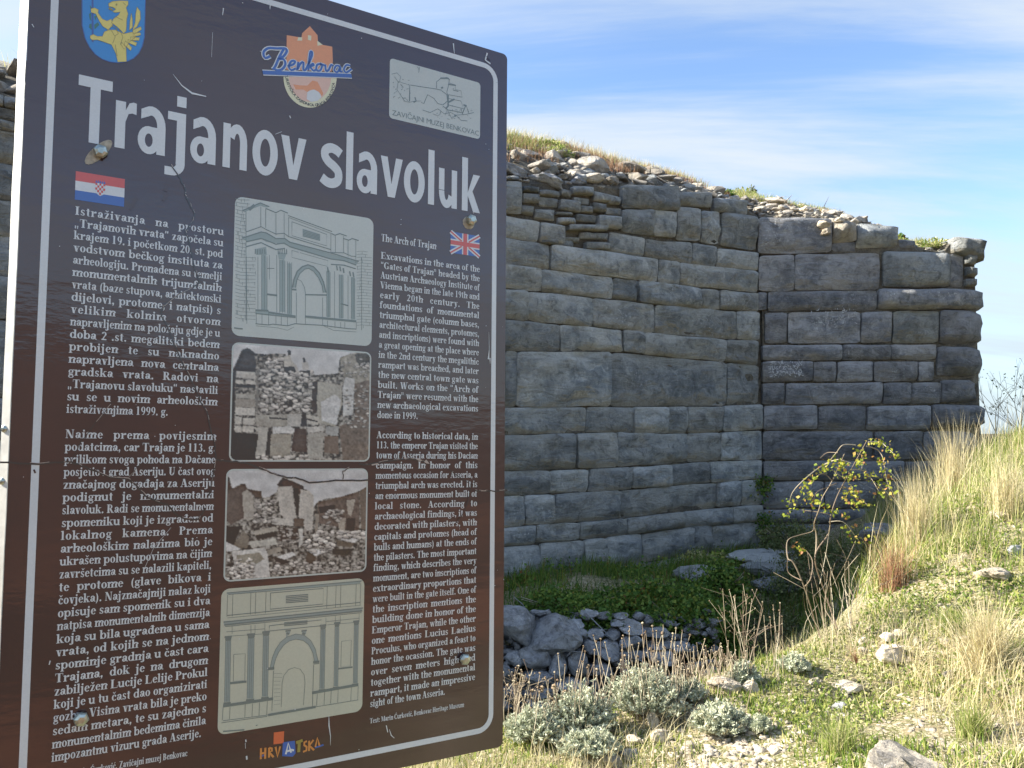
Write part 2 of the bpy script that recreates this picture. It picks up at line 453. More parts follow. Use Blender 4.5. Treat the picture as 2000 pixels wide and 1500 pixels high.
# ------------------------------------------------------------------ the two wall faces
class Plane:
    def __init__(s, p0, d):
        s.p0 = Vector((p0[0], p0[1], 0)); s.d = Vector((d[0], d[1], 0)).normalized(); s.n = Vector((s.d.y, -s.d.x, 0))
        if s.n.dot(CAM - s.p0) < 0: s.n = -s.n
    def uv(s, u, v, off=0.0):
        r = ray(u, v); c = s.p0 + s.n * off
        k = (c - CAM).dot(s.n) / r.dot(s.n); p = CAM + r * k
        return (p - s.p0).dot(s.d), p.z
    def at(s, a, z, o=0.0):
        p = s.p0 + s.d * a + s.n * o; return Vector((p.x, p.y, z))
rc = ray(1487, 800); YC = 11.0
corner = (rc.x / rc.y * YC, YC)
PL = Plane(corner, (0.858, 0.514)); PR = Plane(corner, (1.0, -0.02))

def fbm(x, y, z):
    return mn.noise((x, y, z)) + 0.5 * mn.noise((x * 2.1, y * 2.1, z * 2.1)) + 0.25 * mn.noise((x * 4.3, y * 4.3, z * 4.3))

def block(name, pl, quad, mat, parent, bulge=0.07, gap=0.006, off=0.0, rough=0.03, strata=1.0, depth=0.28, bend=None):
    """one dressed stone: TL, TR, BR, BL in wall coordinates (along, height)"""
    (a0, z0), (a1, z1), (a2, z2), (a3, z3) = quad
    w_ = ((a1 - a0) + (a2 - a3)) / 2; h_ = ((z0 - z3) + (z1 - z2)) / 2
    if w_ < 0.04 or h_ < 0.03: return None
    nx = int(min(20, max(4, round(w_ / 0.07)))); nz_ = int(min(9, max(4, round(h_ / 0.06)))); tv = []
    sd = random.uniform(0, 50); vs = []; fs = []; tiltx = random.uniform(-.02, .02); pz = random.uniform(7, 12)
    for j in range(nz_ + 1):
        # rows crowd towards the edges so that the arris reads
        tj = 0.5 - 0.5 * math.cos(math.pi * (0.12 + 0.76 * j / nz_)); tj = (tj - 0.5) / (0.5 * math.cos(math.pi * 0.12)) * 0.5 + 0.5
        for i in range(nx + 1):
            ti = i / nx
            if nx > 3: ti = 0.75 * ti + 0.25 * (0.5 - 0.5 * math.cos(math.pi * ti))
            a = (a0 * (1 - ti) + a1 * ti) * (1 - tj) + (a3 * (1 - ti) + a2 * ti) * tj
            z = (z0 * (1 - ti) + z1 * ti) * (1 - tj) + (z3 * (1 - ti) + z2 * ti) * tj
            ex = 1 - abs(2 * ti - 1); ez = 1 - abs(2 * tj - 1)
            gx_ = gap * (1 if i == 0 else -1 if i == nx else 0); gz = gap * (-1 if j == 0 else 1 if j == nz_ else 0)
            wob = 0.013 if (i in (0, nx) or j in (0, nz_)) else 0.0
            a += gx_ + wob * mn.noise((a * 3 + sd, z * 3, 1)); z += gz + wob * mn.noise((a * 2.5, z * 3 + sd, 7))
            ci = (a0 + a1 + a2 + a3) / 4; cz = (z0 + z2) / 2
            if i in (0, nx) and j in (0, nz_): a += (ci - a) * 0.015; z += (cz - z) * 0.07
            bb = bulge * (1 - abs(2 * ti - 1) ** (pz * max(1, w_ / h_ * .6))) * (1 - abs(2 * tj - 1) ** 7)
            # weathered beds: ledges that run along the stone, undercut lower edge
            s_ = fbm(a * 1.3 + sd, z * 8 * strata, 2) * rough + fbm(a * 4.5, z * 6 + sd, 5) * rough * 0.9 + abs(mn.noise((a * 2.2 + sd, z * 14, 9))) * -rough * 0.9
            under = -0.05 * strata * max(0, tj - 0.68) / 0.32 * (0.5 + mn.noise((a * 1.7, sd, 3)))
            o_ = off + bb + s_ * min(1, ex * 8 + .3) * min(1, ez * 6 + .3) + tiltx * ti + under
            if bend: a, o_, z = bend(a, z, o_)
            vs.append(pl.at(a, z, o_)); tv.append(tj)
    W1 = nx + 1
    for j in range(nz_):
        for i in range(nx): fs.append((j * W1 + i, (j + 1) * W1 + i, (j + 1) * W1 + i + 1, j * W1 + i + 1))
    ringi = [i for i in range(W1)] + [j * W1 + nx for j in range(1, nz_ + 1)] + [nz_ * W1 + i for i in range(nx - 1, -1, -1)] + [j * W1 for j in range(nz_ - 1, 0, -1)]
    base = len(vs); nr = len(ringi)                       # the sides get their own vertices, so the arris stays crisp
    for k in ringi: vs.append(vs[k].copy()); tv.append(tv[k])
    for k in ringi: vs.append(vs[k] - pl.n * depth); tv.append(tv[k])
    for k in range(nr):
        k2 = (k + 1) % nr; fs.append((base + k, base + k2, base + nr + k2, base + nr + k))
    o = mesh(name, vs, fs, M[mat], parent, smooth=True, rnd=tv)
    return o

def zl(pts, ox, oy, k):                                   # photo points of a traced line
    return [(ox + x / k, oy + y / k) for x, y in pts]
Z4 = lambda *p: zl(p, 980, 240, 3.846)
Z6 = lambda *p: zl(p, 980, 600, 3.846)
Z8 = lambda *p: zl(p, 980, 940, 3.846)
Z5 = lambda *p: zl(p, 1480, 340, 3.846)
Z7 = lambda *p: zl(p, 1480, 600, 3.846)
Z9 = lambda *p: zl(p, 1480, 840, 3.846)
def curve(pl, pts):
    c = sorted(pl.uv(u, v) for u, v in pts); A = [p[0] for p in c]; Z = [p[1] for p in c]
    return lambda a: float(np.interp(a, A, Z))

lw = empty('ruined_wall', PL.at(-4, 0.0)); tag(lw, 'long weathered grey wall face receding behind the sign, rubble and grass on top', 'wall')
rw = empty('wall_end', PR.at(2, 0.0)); tag(rw, 'darker end section of the ancient wall, with bulging rounded stones at its free edge', 'wall')
LEFT = -21.0                                              # the wall runs on behind the sign
AJ = 0.0                                                  # corner between the two faces
bounds = [
    (Z4((50, 683), (290, 742), (480, 775), (810, 812), (1080, 862), (1400, 888), (1640, 930), (1940, 972)), [290, 480], 'z4'),
    (Z4((50, 860), (290, 897), (810, 972), (1080, 1000), (1430, 1060), (1740, 1100), (1945, 1115)), None, ''),
    (Z4((50, 1065), (370, 1100), (560, 1125), (840, 1160), (1180, 1195), (1480, 1240), (1700, 1258), (1940, 1275)), None, ''),
    (Z4((50, 1250), (200, 1260), (400, 1275), (680, 1310), (850, 1325), (1150, 1360), (1500, 1400), (1950, 1420)), None, ''),
    (Z6((40, 88), (200, 100), (560, 137), (850, 160), (1080, 185), (1400, 215), (1650, 240), (1945, 248)), None, ''),
    (Z6((40, 328), (560, 335), (750, 340), (900, 330), (1080, 357), (1300, 380), (1500, 402), (1690, 412), (1950, 437)), None, ''),
    (Z6((40, 752), (230, 752), (640, 747), (830, 747), (1200, 747), (1690, 742), (1950, 727)), None, ''),
    (Z6((40, 970), (300, 960), (640, 940), (870, 937), (1000, 950), (1400, 947), (1660, 940), (1950, 922)), None, ''),
    (Z6((40, 1230), (200, 1233), (560, 1217), (870, 1205), (1280, 1185), (1400, 1167), (1700, 1157), (1950, 1147)), None, ''),
    (Z6((40, 1420), (380, 1405), (660, 1395), (980, 1370), (1280, 1345), (1590, 1318), (1950, 1290)), None, ''),
    (Z8((40, 350), (320, 322), (580, 310), (880, 285), (1240, 245), (1620, 202), (1950, 175)), None, ''),
    (Z8((40, 495), (300, 470), (600, 445), (960, 405), (1300, 370), (1450, 342), (1930, 310)), None, ''),
    (Z8((40, 745), (290, 720), (660, 672), (850, 642), (1100, 610), (1450, 560), (1950, 500)), None, ''),
    (Z8((40, 905), (400, 860), (900, 800), (1450, 715), (1950, 640)), None, ''),
    (Z8((40, 1080), (900, 960), (1950, 790)), None, ''),
]
curves = [curve(PL, b_[0]) for b_ in bounds]
joints = [None,
          ('Z4', 980, [370, 1180, 1345]), ('Z4', 1180, [300, 840, 1030, 1490, 1640]), ('Z4', 1340, [200, 690, 1155, 1770]),
          ('Z6', 250, [450, 920, 1075, 1690]), ('Z6', 550, [115, 825, 1705]), ('Z6', 850, [645, 1000, 1250, 1405, 1665]),
          ('Z6', 1080, [575, 875, 1405, 1650]), ('Z6', 1300, [370, 660, 985, 1280, 1575]), ('Z8', 220, [175, 400, 895, 1630, 1810]),
          ('Z8', 400, [265, 590, 950, 1385, 1745]), ('Z8', 560, [295, 635, 800, 1060, 1450, 1590]), ('Z8', 780, [120, 390, 800, 1200, 1600]),
          ('Z8', 930, [300, 700, 1150, 1500])]
ZF = {'Z4': Z4, 'Z6': Z6, 'Z8': Z8}
A990 = PL.uv(988, 700)[0]
def row(ci, js, a_end=AJ, a_from=None):
    top, bot = curves[ci], curves[ci + 1]
    a = A990 if a_from is None else a_from; r = random.Random(ci * 7 + 3)
    if a_from is None:
        first = js[0] if js else a_end
        lefts = [a - r.uniform(0.05, 0.5) if first - a > 0.25 else a - 0.01]
        while lefts[-1] > LEFT + 0.4: lefts.append(max(LEFT, lefts[-1] - r.uniform(0.55, 1.5)))
        js2 = sorted(lefts) + js
    else: js2 = [a] + js
    js2 = js2 + [a_end]
    for i in range(len(js2) - 1):
        x0, x1 = js2[i], js2[i + 1]
        if x1 - x0 < 0.05: continue
        sl = r.uniform(-.012, .012)
        block('stone_block', PL, [(x0 + sl, top(x0)), (x1 + sl, top(x1)), (x1 - sl, bot(x1)), (x0 - sl, bot(x0))], 'ashlar', lw,
              bulge=r.uniform(0.012, 0.04), off=r.uniform(-0.025, 0.02), rough=0.05, gap=0.004)
for ci in range(1, len(joints)):
    k, yy, xs = joints[ci]
    js = [PL.uv(*ZF[k]((x, yy))[0])[0] for x in xs]
    row(ci, js)
# course 1, broken by a patch of small stones
a4 = lambda x, y: PL.uv(*Z4((x, y))[0])
def st4(x0, x1, yt0, yt1, yb0, yb1, **kw):
    q = [a4(x0, yt0), a4(x1, yt1), a4(x1, yb1), a4(x0, yb0)]
    kw.setdefault('bulge', 0.03); kw.setdefault('off', random.uniform(-0.02, 0.02)); kw.setdefault('gap', 0.005)
    return block('stone_block', PL, q, 'ashlar', lw, **kw)
row(0, [PL.uv(*Z4((x, 830))[0])[0] for x in (290,)], a_end=a4(480, 850)[0])
st4(812, 1080, 815, 862, 970, 1000); st4(1084, 1440, 865, 900, 1000, 1062); st4(1440, 1622, 900, 925, 1062, 1080)
st4(1628, 1935, 935, 972, 1080, 1112)
# large stones above it
for q in [(905, 1150, 645, 645, 815, 848), (1150, 1312, 645, 668, 848, 862), (905, 1328, 463, 470, 640, 665), (1325, 1582, 512, 518, 620, 635),
          (1316, 1500, 630, 640, 880, 888), (1502, 1646, 650, 665, 895, 908), (1652, 1925, 668, 700, 918, 960), (1590, 1845, 560, 580, 665, 692)]:
    st4(*q, bulge=0.05, rough=0.06)
# small coursed stones left of them
small = [(20, 156, 425, 435, 680, 690), (160, 288, 522, 535, 600, 607), (292, 442, 545, 565, 625, 640), (440, 590, 565, 590, 650, 680),
         (160, 258, 610, 620, 685, 697), (258, 408, 638, 650, 725, 742), (412, 535, 660, 672, 690, 700), (425, 562, 698, 712, 755, 768),
         (590, 690, 615, 625, 675, 684), (545, 675, 548, 560, 600, 613), (680, 790, 592, 605, 665, 675), (788, 918, 622, 632, 685, 697),
         (560, 720, 683, 695, 748, 758), (722, 902, 686, 700, 790, 803), (290, 450, 492, 505, 545, 560), (450, 535, 490, 500, 545, 562),
         (525, 700, 468, 480, 540, 552), (690, 895, 505, 555, 590, 612), (800, 900, 545, 560, 605, 618), (500, 800, 758, 770, 812, 820),
         (590, 812, 812, 822, 872, 882), (625, 812, 888, 900, 950, 962), (430, 560, 868, 880, 925, 935), (300, 432, 860, 868, 905, 915),
         (480, 600, 850, 860, 895, 900), (160, 290, 470, 480, 515, 525), (20, 160, 395, 405, 425, 435)]
for q in small: st4(*q, bulge=0.04, rough=0.04, gap=0.008, off=random.uniform(-0.03, 0.03), strata=0.6)

# the part hidden behind the sign goes on with small courses up to the rubble
r_ = random.Random(77); zt0, zt1 = curves[0](A990), PL.uv(990, 352)[1]
for j in range(3):
    a = A990
    while a > LEFT + .5:
        w_ = r_.uniform(.25, .7); f0, f1 = (3 - j) / 3, (2 - j) / 3; drop = lambda x: -.018 * (A990 - x) * 1.0
        zt = lambda x, f: zt0 + (zt1 + drop(x) - zt0) * (1 - f) if zt1 + drop(x) > zt0 else zt0
        if zt(a, f1) - zt(a, f0) > .05: block('stone_block', PL, [(a - w_, zt(a - w_, f1)), (a, zt(a, f1)), (a, zt(a, f0)), (a - w_, zt(a - w_, f0))], 'ashlar', lw, bulge=.03, rough=.05, gap=.006, off=r_.uniform(-.02, .02))
        a -= w_
# right face -------------------------------------------------------
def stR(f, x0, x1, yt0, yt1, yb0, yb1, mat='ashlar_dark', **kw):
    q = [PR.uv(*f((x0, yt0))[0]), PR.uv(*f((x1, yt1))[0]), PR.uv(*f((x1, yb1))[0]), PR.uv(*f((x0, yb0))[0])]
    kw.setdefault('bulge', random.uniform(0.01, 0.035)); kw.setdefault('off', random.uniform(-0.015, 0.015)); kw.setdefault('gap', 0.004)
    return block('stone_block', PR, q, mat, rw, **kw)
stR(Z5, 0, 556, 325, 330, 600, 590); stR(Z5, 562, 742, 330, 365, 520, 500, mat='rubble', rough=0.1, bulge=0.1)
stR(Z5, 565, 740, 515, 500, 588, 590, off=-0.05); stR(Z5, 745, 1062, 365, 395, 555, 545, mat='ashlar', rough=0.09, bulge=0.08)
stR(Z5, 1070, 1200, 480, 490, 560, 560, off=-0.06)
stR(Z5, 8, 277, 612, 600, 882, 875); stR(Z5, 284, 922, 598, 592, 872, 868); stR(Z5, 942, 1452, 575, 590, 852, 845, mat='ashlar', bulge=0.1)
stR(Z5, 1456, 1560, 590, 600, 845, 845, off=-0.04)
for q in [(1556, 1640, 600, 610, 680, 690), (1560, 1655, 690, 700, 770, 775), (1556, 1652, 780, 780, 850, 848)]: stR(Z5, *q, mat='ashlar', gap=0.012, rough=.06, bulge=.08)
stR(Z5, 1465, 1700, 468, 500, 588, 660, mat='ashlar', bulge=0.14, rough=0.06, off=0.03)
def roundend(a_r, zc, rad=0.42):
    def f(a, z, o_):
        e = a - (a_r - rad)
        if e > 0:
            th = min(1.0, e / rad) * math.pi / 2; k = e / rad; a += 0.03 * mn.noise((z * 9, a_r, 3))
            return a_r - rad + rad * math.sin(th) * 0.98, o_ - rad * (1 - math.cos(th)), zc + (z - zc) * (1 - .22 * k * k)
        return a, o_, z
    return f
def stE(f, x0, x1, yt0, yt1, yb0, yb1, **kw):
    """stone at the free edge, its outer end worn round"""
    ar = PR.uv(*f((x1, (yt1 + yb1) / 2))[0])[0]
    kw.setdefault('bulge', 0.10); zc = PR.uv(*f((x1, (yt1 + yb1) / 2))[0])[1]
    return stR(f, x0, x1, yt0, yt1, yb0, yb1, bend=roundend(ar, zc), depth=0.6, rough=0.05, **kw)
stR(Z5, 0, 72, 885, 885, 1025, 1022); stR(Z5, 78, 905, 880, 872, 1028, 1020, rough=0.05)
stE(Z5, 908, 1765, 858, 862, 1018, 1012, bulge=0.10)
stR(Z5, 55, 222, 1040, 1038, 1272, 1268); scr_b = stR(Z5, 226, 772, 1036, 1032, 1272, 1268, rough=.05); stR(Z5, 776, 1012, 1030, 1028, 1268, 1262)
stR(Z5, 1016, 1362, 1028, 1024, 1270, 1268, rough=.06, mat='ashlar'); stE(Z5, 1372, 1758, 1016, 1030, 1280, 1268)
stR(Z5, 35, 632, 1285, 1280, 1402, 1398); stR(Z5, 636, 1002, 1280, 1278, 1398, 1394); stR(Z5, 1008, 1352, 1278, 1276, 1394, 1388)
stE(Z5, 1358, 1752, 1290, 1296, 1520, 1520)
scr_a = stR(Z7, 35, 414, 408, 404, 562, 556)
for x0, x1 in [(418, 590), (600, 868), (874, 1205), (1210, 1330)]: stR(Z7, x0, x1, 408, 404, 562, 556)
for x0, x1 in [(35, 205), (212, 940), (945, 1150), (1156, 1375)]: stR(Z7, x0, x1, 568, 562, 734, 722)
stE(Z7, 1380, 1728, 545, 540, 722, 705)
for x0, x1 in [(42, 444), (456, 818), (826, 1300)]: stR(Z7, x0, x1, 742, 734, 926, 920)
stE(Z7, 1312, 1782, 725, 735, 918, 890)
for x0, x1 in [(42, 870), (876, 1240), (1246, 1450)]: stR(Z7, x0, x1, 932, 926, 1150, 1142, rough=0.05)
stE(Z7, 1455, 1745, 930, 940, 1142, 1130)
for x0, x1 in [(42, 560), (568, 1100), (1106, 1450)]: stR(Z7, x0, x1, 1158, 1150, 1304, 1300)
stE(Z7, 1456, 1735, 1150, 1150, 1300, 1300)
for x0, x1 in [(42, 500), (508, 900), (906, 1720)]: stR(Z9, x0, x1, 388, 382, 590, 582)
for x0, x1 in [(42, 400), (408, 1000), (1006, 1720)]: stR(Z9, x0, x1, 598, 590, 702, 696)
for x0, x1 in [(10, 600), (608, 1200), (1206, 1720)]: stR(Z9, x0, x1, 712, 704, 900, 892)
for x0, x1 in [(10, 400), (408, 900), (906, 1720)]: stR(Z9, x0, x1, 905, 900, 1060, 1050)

# core of rubble and mortar behind the facing; its top is the overgrown bank
def px_interp(pts):
    U = [p[0] for p in pts]; VV = [p[1] for p in pts]; return lambda u: float(np.interp(u, U, VV))
vf = px_interp([(985, 352), (1100, 352), (1215, 362), (1320, 372), (1400, 378), (1440, 392), (1487, 418)])
vs_ = px_interp([(985, 285), (1060, 280), (1110, 285), (1160, 297), (1250, 313), (1300, 332), (1400, 360), (1487, 384)])
vfr = px_interp([(1487, 418), (1620, 424), (1700, 430), (1755, 450), (1765, 475), (1850, 488), (1862, 466), (1920, 490)])
vsr = px_interp([(1487, 374), (1580, 391), (1690, 417), (1745, 446), (1800, 464), (1850, 480), (1862, 472), (1915, 490)])
def a_of(pl, u, off): return pl.uv(u, 450, off)[0]
def core(pl, us, ftop, fsky, parent, extra_left=None, thick=3.2, back=1.3, name='rubble_core', end_a=None):
    prof = []
    for u in us:
        a, zf = pl.uv(u, ftop(u)); a2, zc = pl.uv(u, fsky(u), -back); prof.append((a, zf, max(zc, zf + 0.02)))
    if extra_left:
        z0, z1 = prof[0][1], prof[0][2]; lefts = []
        a = prof[0][0]
        while a > extra_left: a -= 0.35; lefts.append((a, z0 + 0.10 * mn.noise((a, 0, 0)) - 0.018 * (prof[0][0] - a), z1 + 0.2 * mn.noise((a * .6, 2, 0)) - 0.03 * (prof[0][0] - a)))
        prof = lefts[::-1] + prof
    vs = []; fs = []; rows_ = 9
    for a, zf, zc in prof:
        zf -= 0.03
        pr = [(-0.062, -1.4), (-0.062, zf)]
        for k, s_ in enumerate((0.25, 0.5, 0.75, 1.0)):
            pr.append((-0.09 - back * s_, zf + (zc - zf) * (s_ ** 0.8)))
        pr += [(-0.09 - (back + thick) / 2, zc - 0.05), (-thick, zc - 0.35), (-thick, -1.4)]
        for k, (o_, z_) in enumerate(pr):
            nn = 0.05 * fbm(a * 2.3, o_ * 2.3, 4) if 2 <= k <= 6 else 0
            vs.append(pl.at(a, z_ + nn, o_))
    for i in range(len(prof) - 1):
        for k in range(rows_ - 1):
            fs.append((i * rows_ + k, (i + 1) * rows_ + k, (i + 1) * rows_ + k + 1, i * rows_ + k + 1))
    fs.append(tuple(range(rows_))[::-1]); fs.append(tuple((len(prof) - 1) * rows_ + k for k in range(rows_)))
    mesh(name, vs, fs, M['mortar'], parent)
    return prof
profL = core(PL, list(range(985, 1490, 14)) + [1487], vf, vs_, lw, extra_left=LEFT)
profR = core(PR, list(range(1487, 1908, 12)), vfr, vsr, rw)

# loose stones on the broken top
def bank(prof, a, s_, back=1.3):
    A = [p[0] for p in prof]
    zf = float(np.interp(a, A, [p[1] for p in prof])); zc = float(np.interp(a, A, [p[2] for p in prof]))
    return zf - 0.03 + (zc - zf) * max(0, s_) ** 0.8
def top_rocks(pl, prof, parent, a0, a1, n, smin, smax, mat, seed, sr=(0, 1), skip=None):
    r = random.Random(seed)
    for k in range(n):
        a = r.uniform(a0, a1); s_ = r.uniform(*sr); sz = smin + (smax - smin) * r.random() ** 2.2
        z = bank(prof, a, s_); p = pl.at(a, z + sz * 0.12, -0.09 - 1.3 * s_)
        rock('rubble_stone', mat, r.randrange(99), p, (sz * r.uniform(.8, 1.3), sz * r.uniform(.7, 1), sz * r.uniform(.45, .7)), r.uniform(0, 6), r.uniform(-.35, .35), parent)
aL0 = PL.uv(990, 330)[0]
top_rocks(PL, profL, lw, aL0, -0.1, 105, 0.07, 0.22, 'rubble', 1, (0, 0.75))
top_rocks(PL, profL, lw, aL0, -0.1, 40, 0.08, 0.17, 'ashlar', 5, (0, 0.3))
top_rocks(PL, profL, lw, LEFT + 1, aL0, 190, 0.1, 0.35, 'rubble', 2, (0, 0.9))
top_rocks(PR, profR, rw, 0.02, PR.uv(1750, 440)[0], 105, 0.06, 0.17, 'rubble', 3, (0, 0.85))
top_rocks(PR, profR, rw, PR.uv(1755, 440)[0], PR.uv(1860, 440)[0], 14, 0.06, 0.13, 'ashlar', 4, (0, 0.6))
def on_bank(pl, prof, u, v):
    """where the sight line through (u, v) meets the overgrown bank on top of the wall"""
    for k in range(60):
        o_ = k / 59 * 1.3; a, z = pl.uv(u, v, -0.09 - o_)
        if z <= bank(prof, a, o_ / 1.3): return pl.at(a, z, -0.09 - o_)
    return pl.at(a, bank(prof, a, 1.0), -0.09 - 1.3)
def top_rock(pl, prof, u, v, sz, mat, parent, seed, rz=0.3, tilt=0.1):
    p = on_bank(pl, prof, u, v + 4); rock('rubble_stone', mat, seed, p + Vector((0, 0, sz[2] * .45)), sz, rz, tilt, parent, big=True)
for q in [(1155, 332, (0.27, 0.2, 0.2), 'rubble', 3, .3, .1), (1237, 336, (0.26, 0.2, 0.13), 'rubble', 5, .6, .25), (1068, 362, (0.3, 0.2, 0.14), 'blue_rock', 6, .5, .12), (1130, 358, (0.15, 0.14, 0.1), 'blue_rock', 7, .9, -.3),
          (1008, 336, (0.28, 0.2, 0.09), 'blue_rock', 8, .5, .5), (1100, 282, (0.2, 0.14, 0.09), 'rubble', 9, 0, .1), (1190, 355, (.16, .12, .1), 'rubble', 10, 0, .1), (1215, 350, (.12, .12, .09), 'rubble', 2, 1, .1)]: top_rock(PL, profL, q[0], q[1], q[2], q[3], lw, *q[4:])
for q in [(1512, 384, (0.22, 0.2, 0.06), 'pale_rock', 2, 0, .04), (1512, 396, (0.26, 0.2, 0.09), 'pale_rock', 4, .2, -.03), (1565, 398, (0.14, 0.12, 0.08), 'pale_rock', 5, .3, .1), (1580, 412, (0.16, 0.12, 0.09), 'pale_rock', 7, .3, .1), (1548, 410, (.14, .12, .07), 'pale_rock', 3, 1, .1),
          (1628, 418, (.12, .12, .08), 'pale_rock', 1, 0, .2), (1680, 420, (.1, .1, .06), 'pale_rock', 8, 0, .1)]: top_rock(PR, profR, q[0], q[1], q[2], q[3], rw, *q[4:])
for (u, v, s_, sd) in [(1608, 440, .12, 1), (1640, 432, .1, 9), (1615, 452, .1, 4), (1655, 440, .08, 6)]:
    a, z = PR.uv(u, v, .06); rock('rubble_stone', 'pale_rock', sd, PR.at(a, z, .05), (s_, s_, s_ * .8), sd, .2, rw, big=True)
items = []
for k in range(700):
    a = random.uniform(aL0, -0.05); s_ = random.uniform(0, 1); items.append((PL.at(a, bank(profL, a, s_) + 0.01, -0.09 - 1.3 * s_), random.uniform(0.02, 0.09)))
rock_cloud('small_rubble', 'rubble', items, lw)
items = []
for k in range(420):
    a = random.uniform(0, PR.uv(1860, 440)[0]); s_ = random.uniform(0, 1); items.append((PR.at(a, bank(profR, a, s_) + 0.01, -0.09 - 1.3 * s_), random.uniform(0.02, 0.06)))
rock_cloud('small_rubble', 'rubble', items, rw)

# pale chalky scratches and crusts on a few stones
def crust(o, pl, n, t_lo, t_hi, s_lo, s_hi, seed, slant=0.5):
    r = random.Random(seed); V = [v.co.copy() for v in o.data.vertices]; rv = [d.value for d in o.data.attributes['rnd'].data]
    A = [(v - pl.p0).dot(pl.d) for v in V]; a0, a1 = min(A), max(A); mx = max((v - pl.p0).dot(pl.n) for v in V); mb = MB()
    C = [v for v, t_, a in zip(V, rv, A) if t_lo <= t_ <= t_hi and s_lo <= (a - a0) / (a1 - a0) <= s_hi and (v - pl.p0).dot(pl.n) > mx - .12]
    for k in range(n if C else 0):
        p = r.choice(C) + pl.d * r.uniform(-.04, .04) + Vector((0, 0, r.uniform(-.04, .04))) + pl.n * .006; L_ = r.uniform(.006, .028); a = r.uniform(0, 3.1) if slant else r.uniform(0, 3)
        d = pl.d * math.cos(a) + Vector((0, 0, 1)) * math.sin(a); w_ = d.cross(pl.n) * r.uniform(.002, .006)
        mb.add([p - d * L_ - w_, p + d * L_ - w_ * .4, p + d * L_ + w_ * .4, p - d * L_ + w_, p + pl.n * .003], [(0, 1, 4), (1, 2, 4), (2, 3, 4), (3, 0, 4)])
    o2 = mb.build('pale_crust', M['crust'], rw if pl is PR else lw); o2['kind'] = 'stuff'
M['crust'] = mat_plain('pale_crust', (0.6, 0.62, 0.64), 0.9, 0, 60, .1)
crust(scr_a, PR, 150, .08, .7, .08, .8, 1); crust(scr_b, PR, 80, .0, .45, .3, .95, 2)
# ------------------------------------------------------------------ the information board
def homog(src, dst):
    A = []
    for (x, y), (u, v) in zip(src, dst):
        A.append([x, y, 1, 0, 0, 0, -u * x, -u * y, -u]); A.append([0, 0, 0, x, y, 1, -v * x, -v * y, -v])
    return np.linalg.svd(np.array(A))[2][-1].reshape(3, 3)
Hm = homog([(0, 0), (1, 0), (1, 1), (0, 1)], [(u - 1000, v - 750) for u, v in [(112, -117), (968, 134), (958.6, 1423), (40, 1605)]])
def camvec(h):                                            # camera frame -> world frame
    x, y, z = h[0] / F, -h[1] / F, h[2]; cp, sp = math.cos(PITCH), math.sin(PITCH)
    return Vector((x, z * cp - y * sp, z * sp + y * cp))
e1, e2, e3 = camvec(Hm[:, 0]), camvec(Hm[:, 1]), camvec(Hm[:, 2])
BW = 0.95
k_ = BW / e1.length * (1 if e3.y > 0 else -1)
e1, e2, e3 = e1 * k_, e2 * k_, e3 * k_
BH = e2.length
bx, by = e1.normalized(), -e2.normalized()                # right, up
bn = bx.cross(by).normalized()
B0 = CAM + e3
if bn.dot(CAM - B0) < 0: bn = -bn
def BP(x, y, o=0.0): return B0 + bx * x + by * y + bn * o  # metres from the top left corner of the printed frame line
_Mi = np.linalg.inv(np.array([bx[:], by[:], bn[:]]).T)
def Bi(u, v):
    """photo point -> board coordinates"""
    r = ray(u, v); k = (B0 - CAM).dot(bn) / r.dot(bn); q = _Mi @ np.array((CAM + r * k - B0)[:]); return float(q[0]), float(q[1])
board = empty('information_board', BP(BW / 2, -BH / 2)); tag(board, 'tall dark brown information board about the arch, cracked, printed in white in two languages', 'sign')

def mat_print(name, c, attr=False, var=0.06, rough=0.2, ao=False):
    m, t, b = newmat(name)
    g = nd(t, 'ShaderNodeNewGeometry'); n = nd(t, 'ShaderNodeTexNoise', Scale=6.0, Detail=3.0); t.links.new(g.outputs['Position'], n.inputs['Vector'])
    n2 = nd(t, 'ShaderNodeTexNoise', Scale=260.0, Detail=3.0); t.links.new(g.outputs['Position'], n2.inputs['Vector'])
    if attr:
        a = nd(t, 'ShaderNodeAttribute', attribute_name='Col'); cc = a.outputs['Color']
    else:
        cc = mixc(t, mathn(t, 'ADD', mathn(t, 'MULTIPLY', n.outputs[0], 0.5), mathn(t, 'MULTIPLY', n2.outputs[0], 0.5)), tuple(x * (1 - var * 3) for x in c), tuple(x * (1 + var * 3) for x in c))
    t.links.new(cc, b.inputs['Base Color'])
    b.inputs['Roughness'].default_value = 0.5
    b.inputs['Coat Weight'].default_value = 1.0; b.inputs['Coat Roughness'].default_value = rough; b.inputs['Coat IOR'].default_value = 1.65
    # the laminate is a little wavy
    wv = t.nodes.new('ShaderNodeMapping'); wv.inputs['Scale'].default_value = (3, 3, 9); t.links.new(g.outputs['Position'], wv.inputs[0])
    n3 = nd(t, 'ShaderNodeTexNoise', Scale=1.6, Detail=5.0, Roughness=0.6); t.links.new(wv.outputs[0], n3.inputs['Vector'])
    bp = t.nodes.new('ShaderNodeBump'); bp.inputs['Strength'].default_value = 0.14; bp.inputs['Distance'].default_value = 0.01
    t.links.new(n3.outputs[0], bp.inputs['Height']); t.links.new(bp.outputs[0], b.inputs['Coat Normal'])
    return m
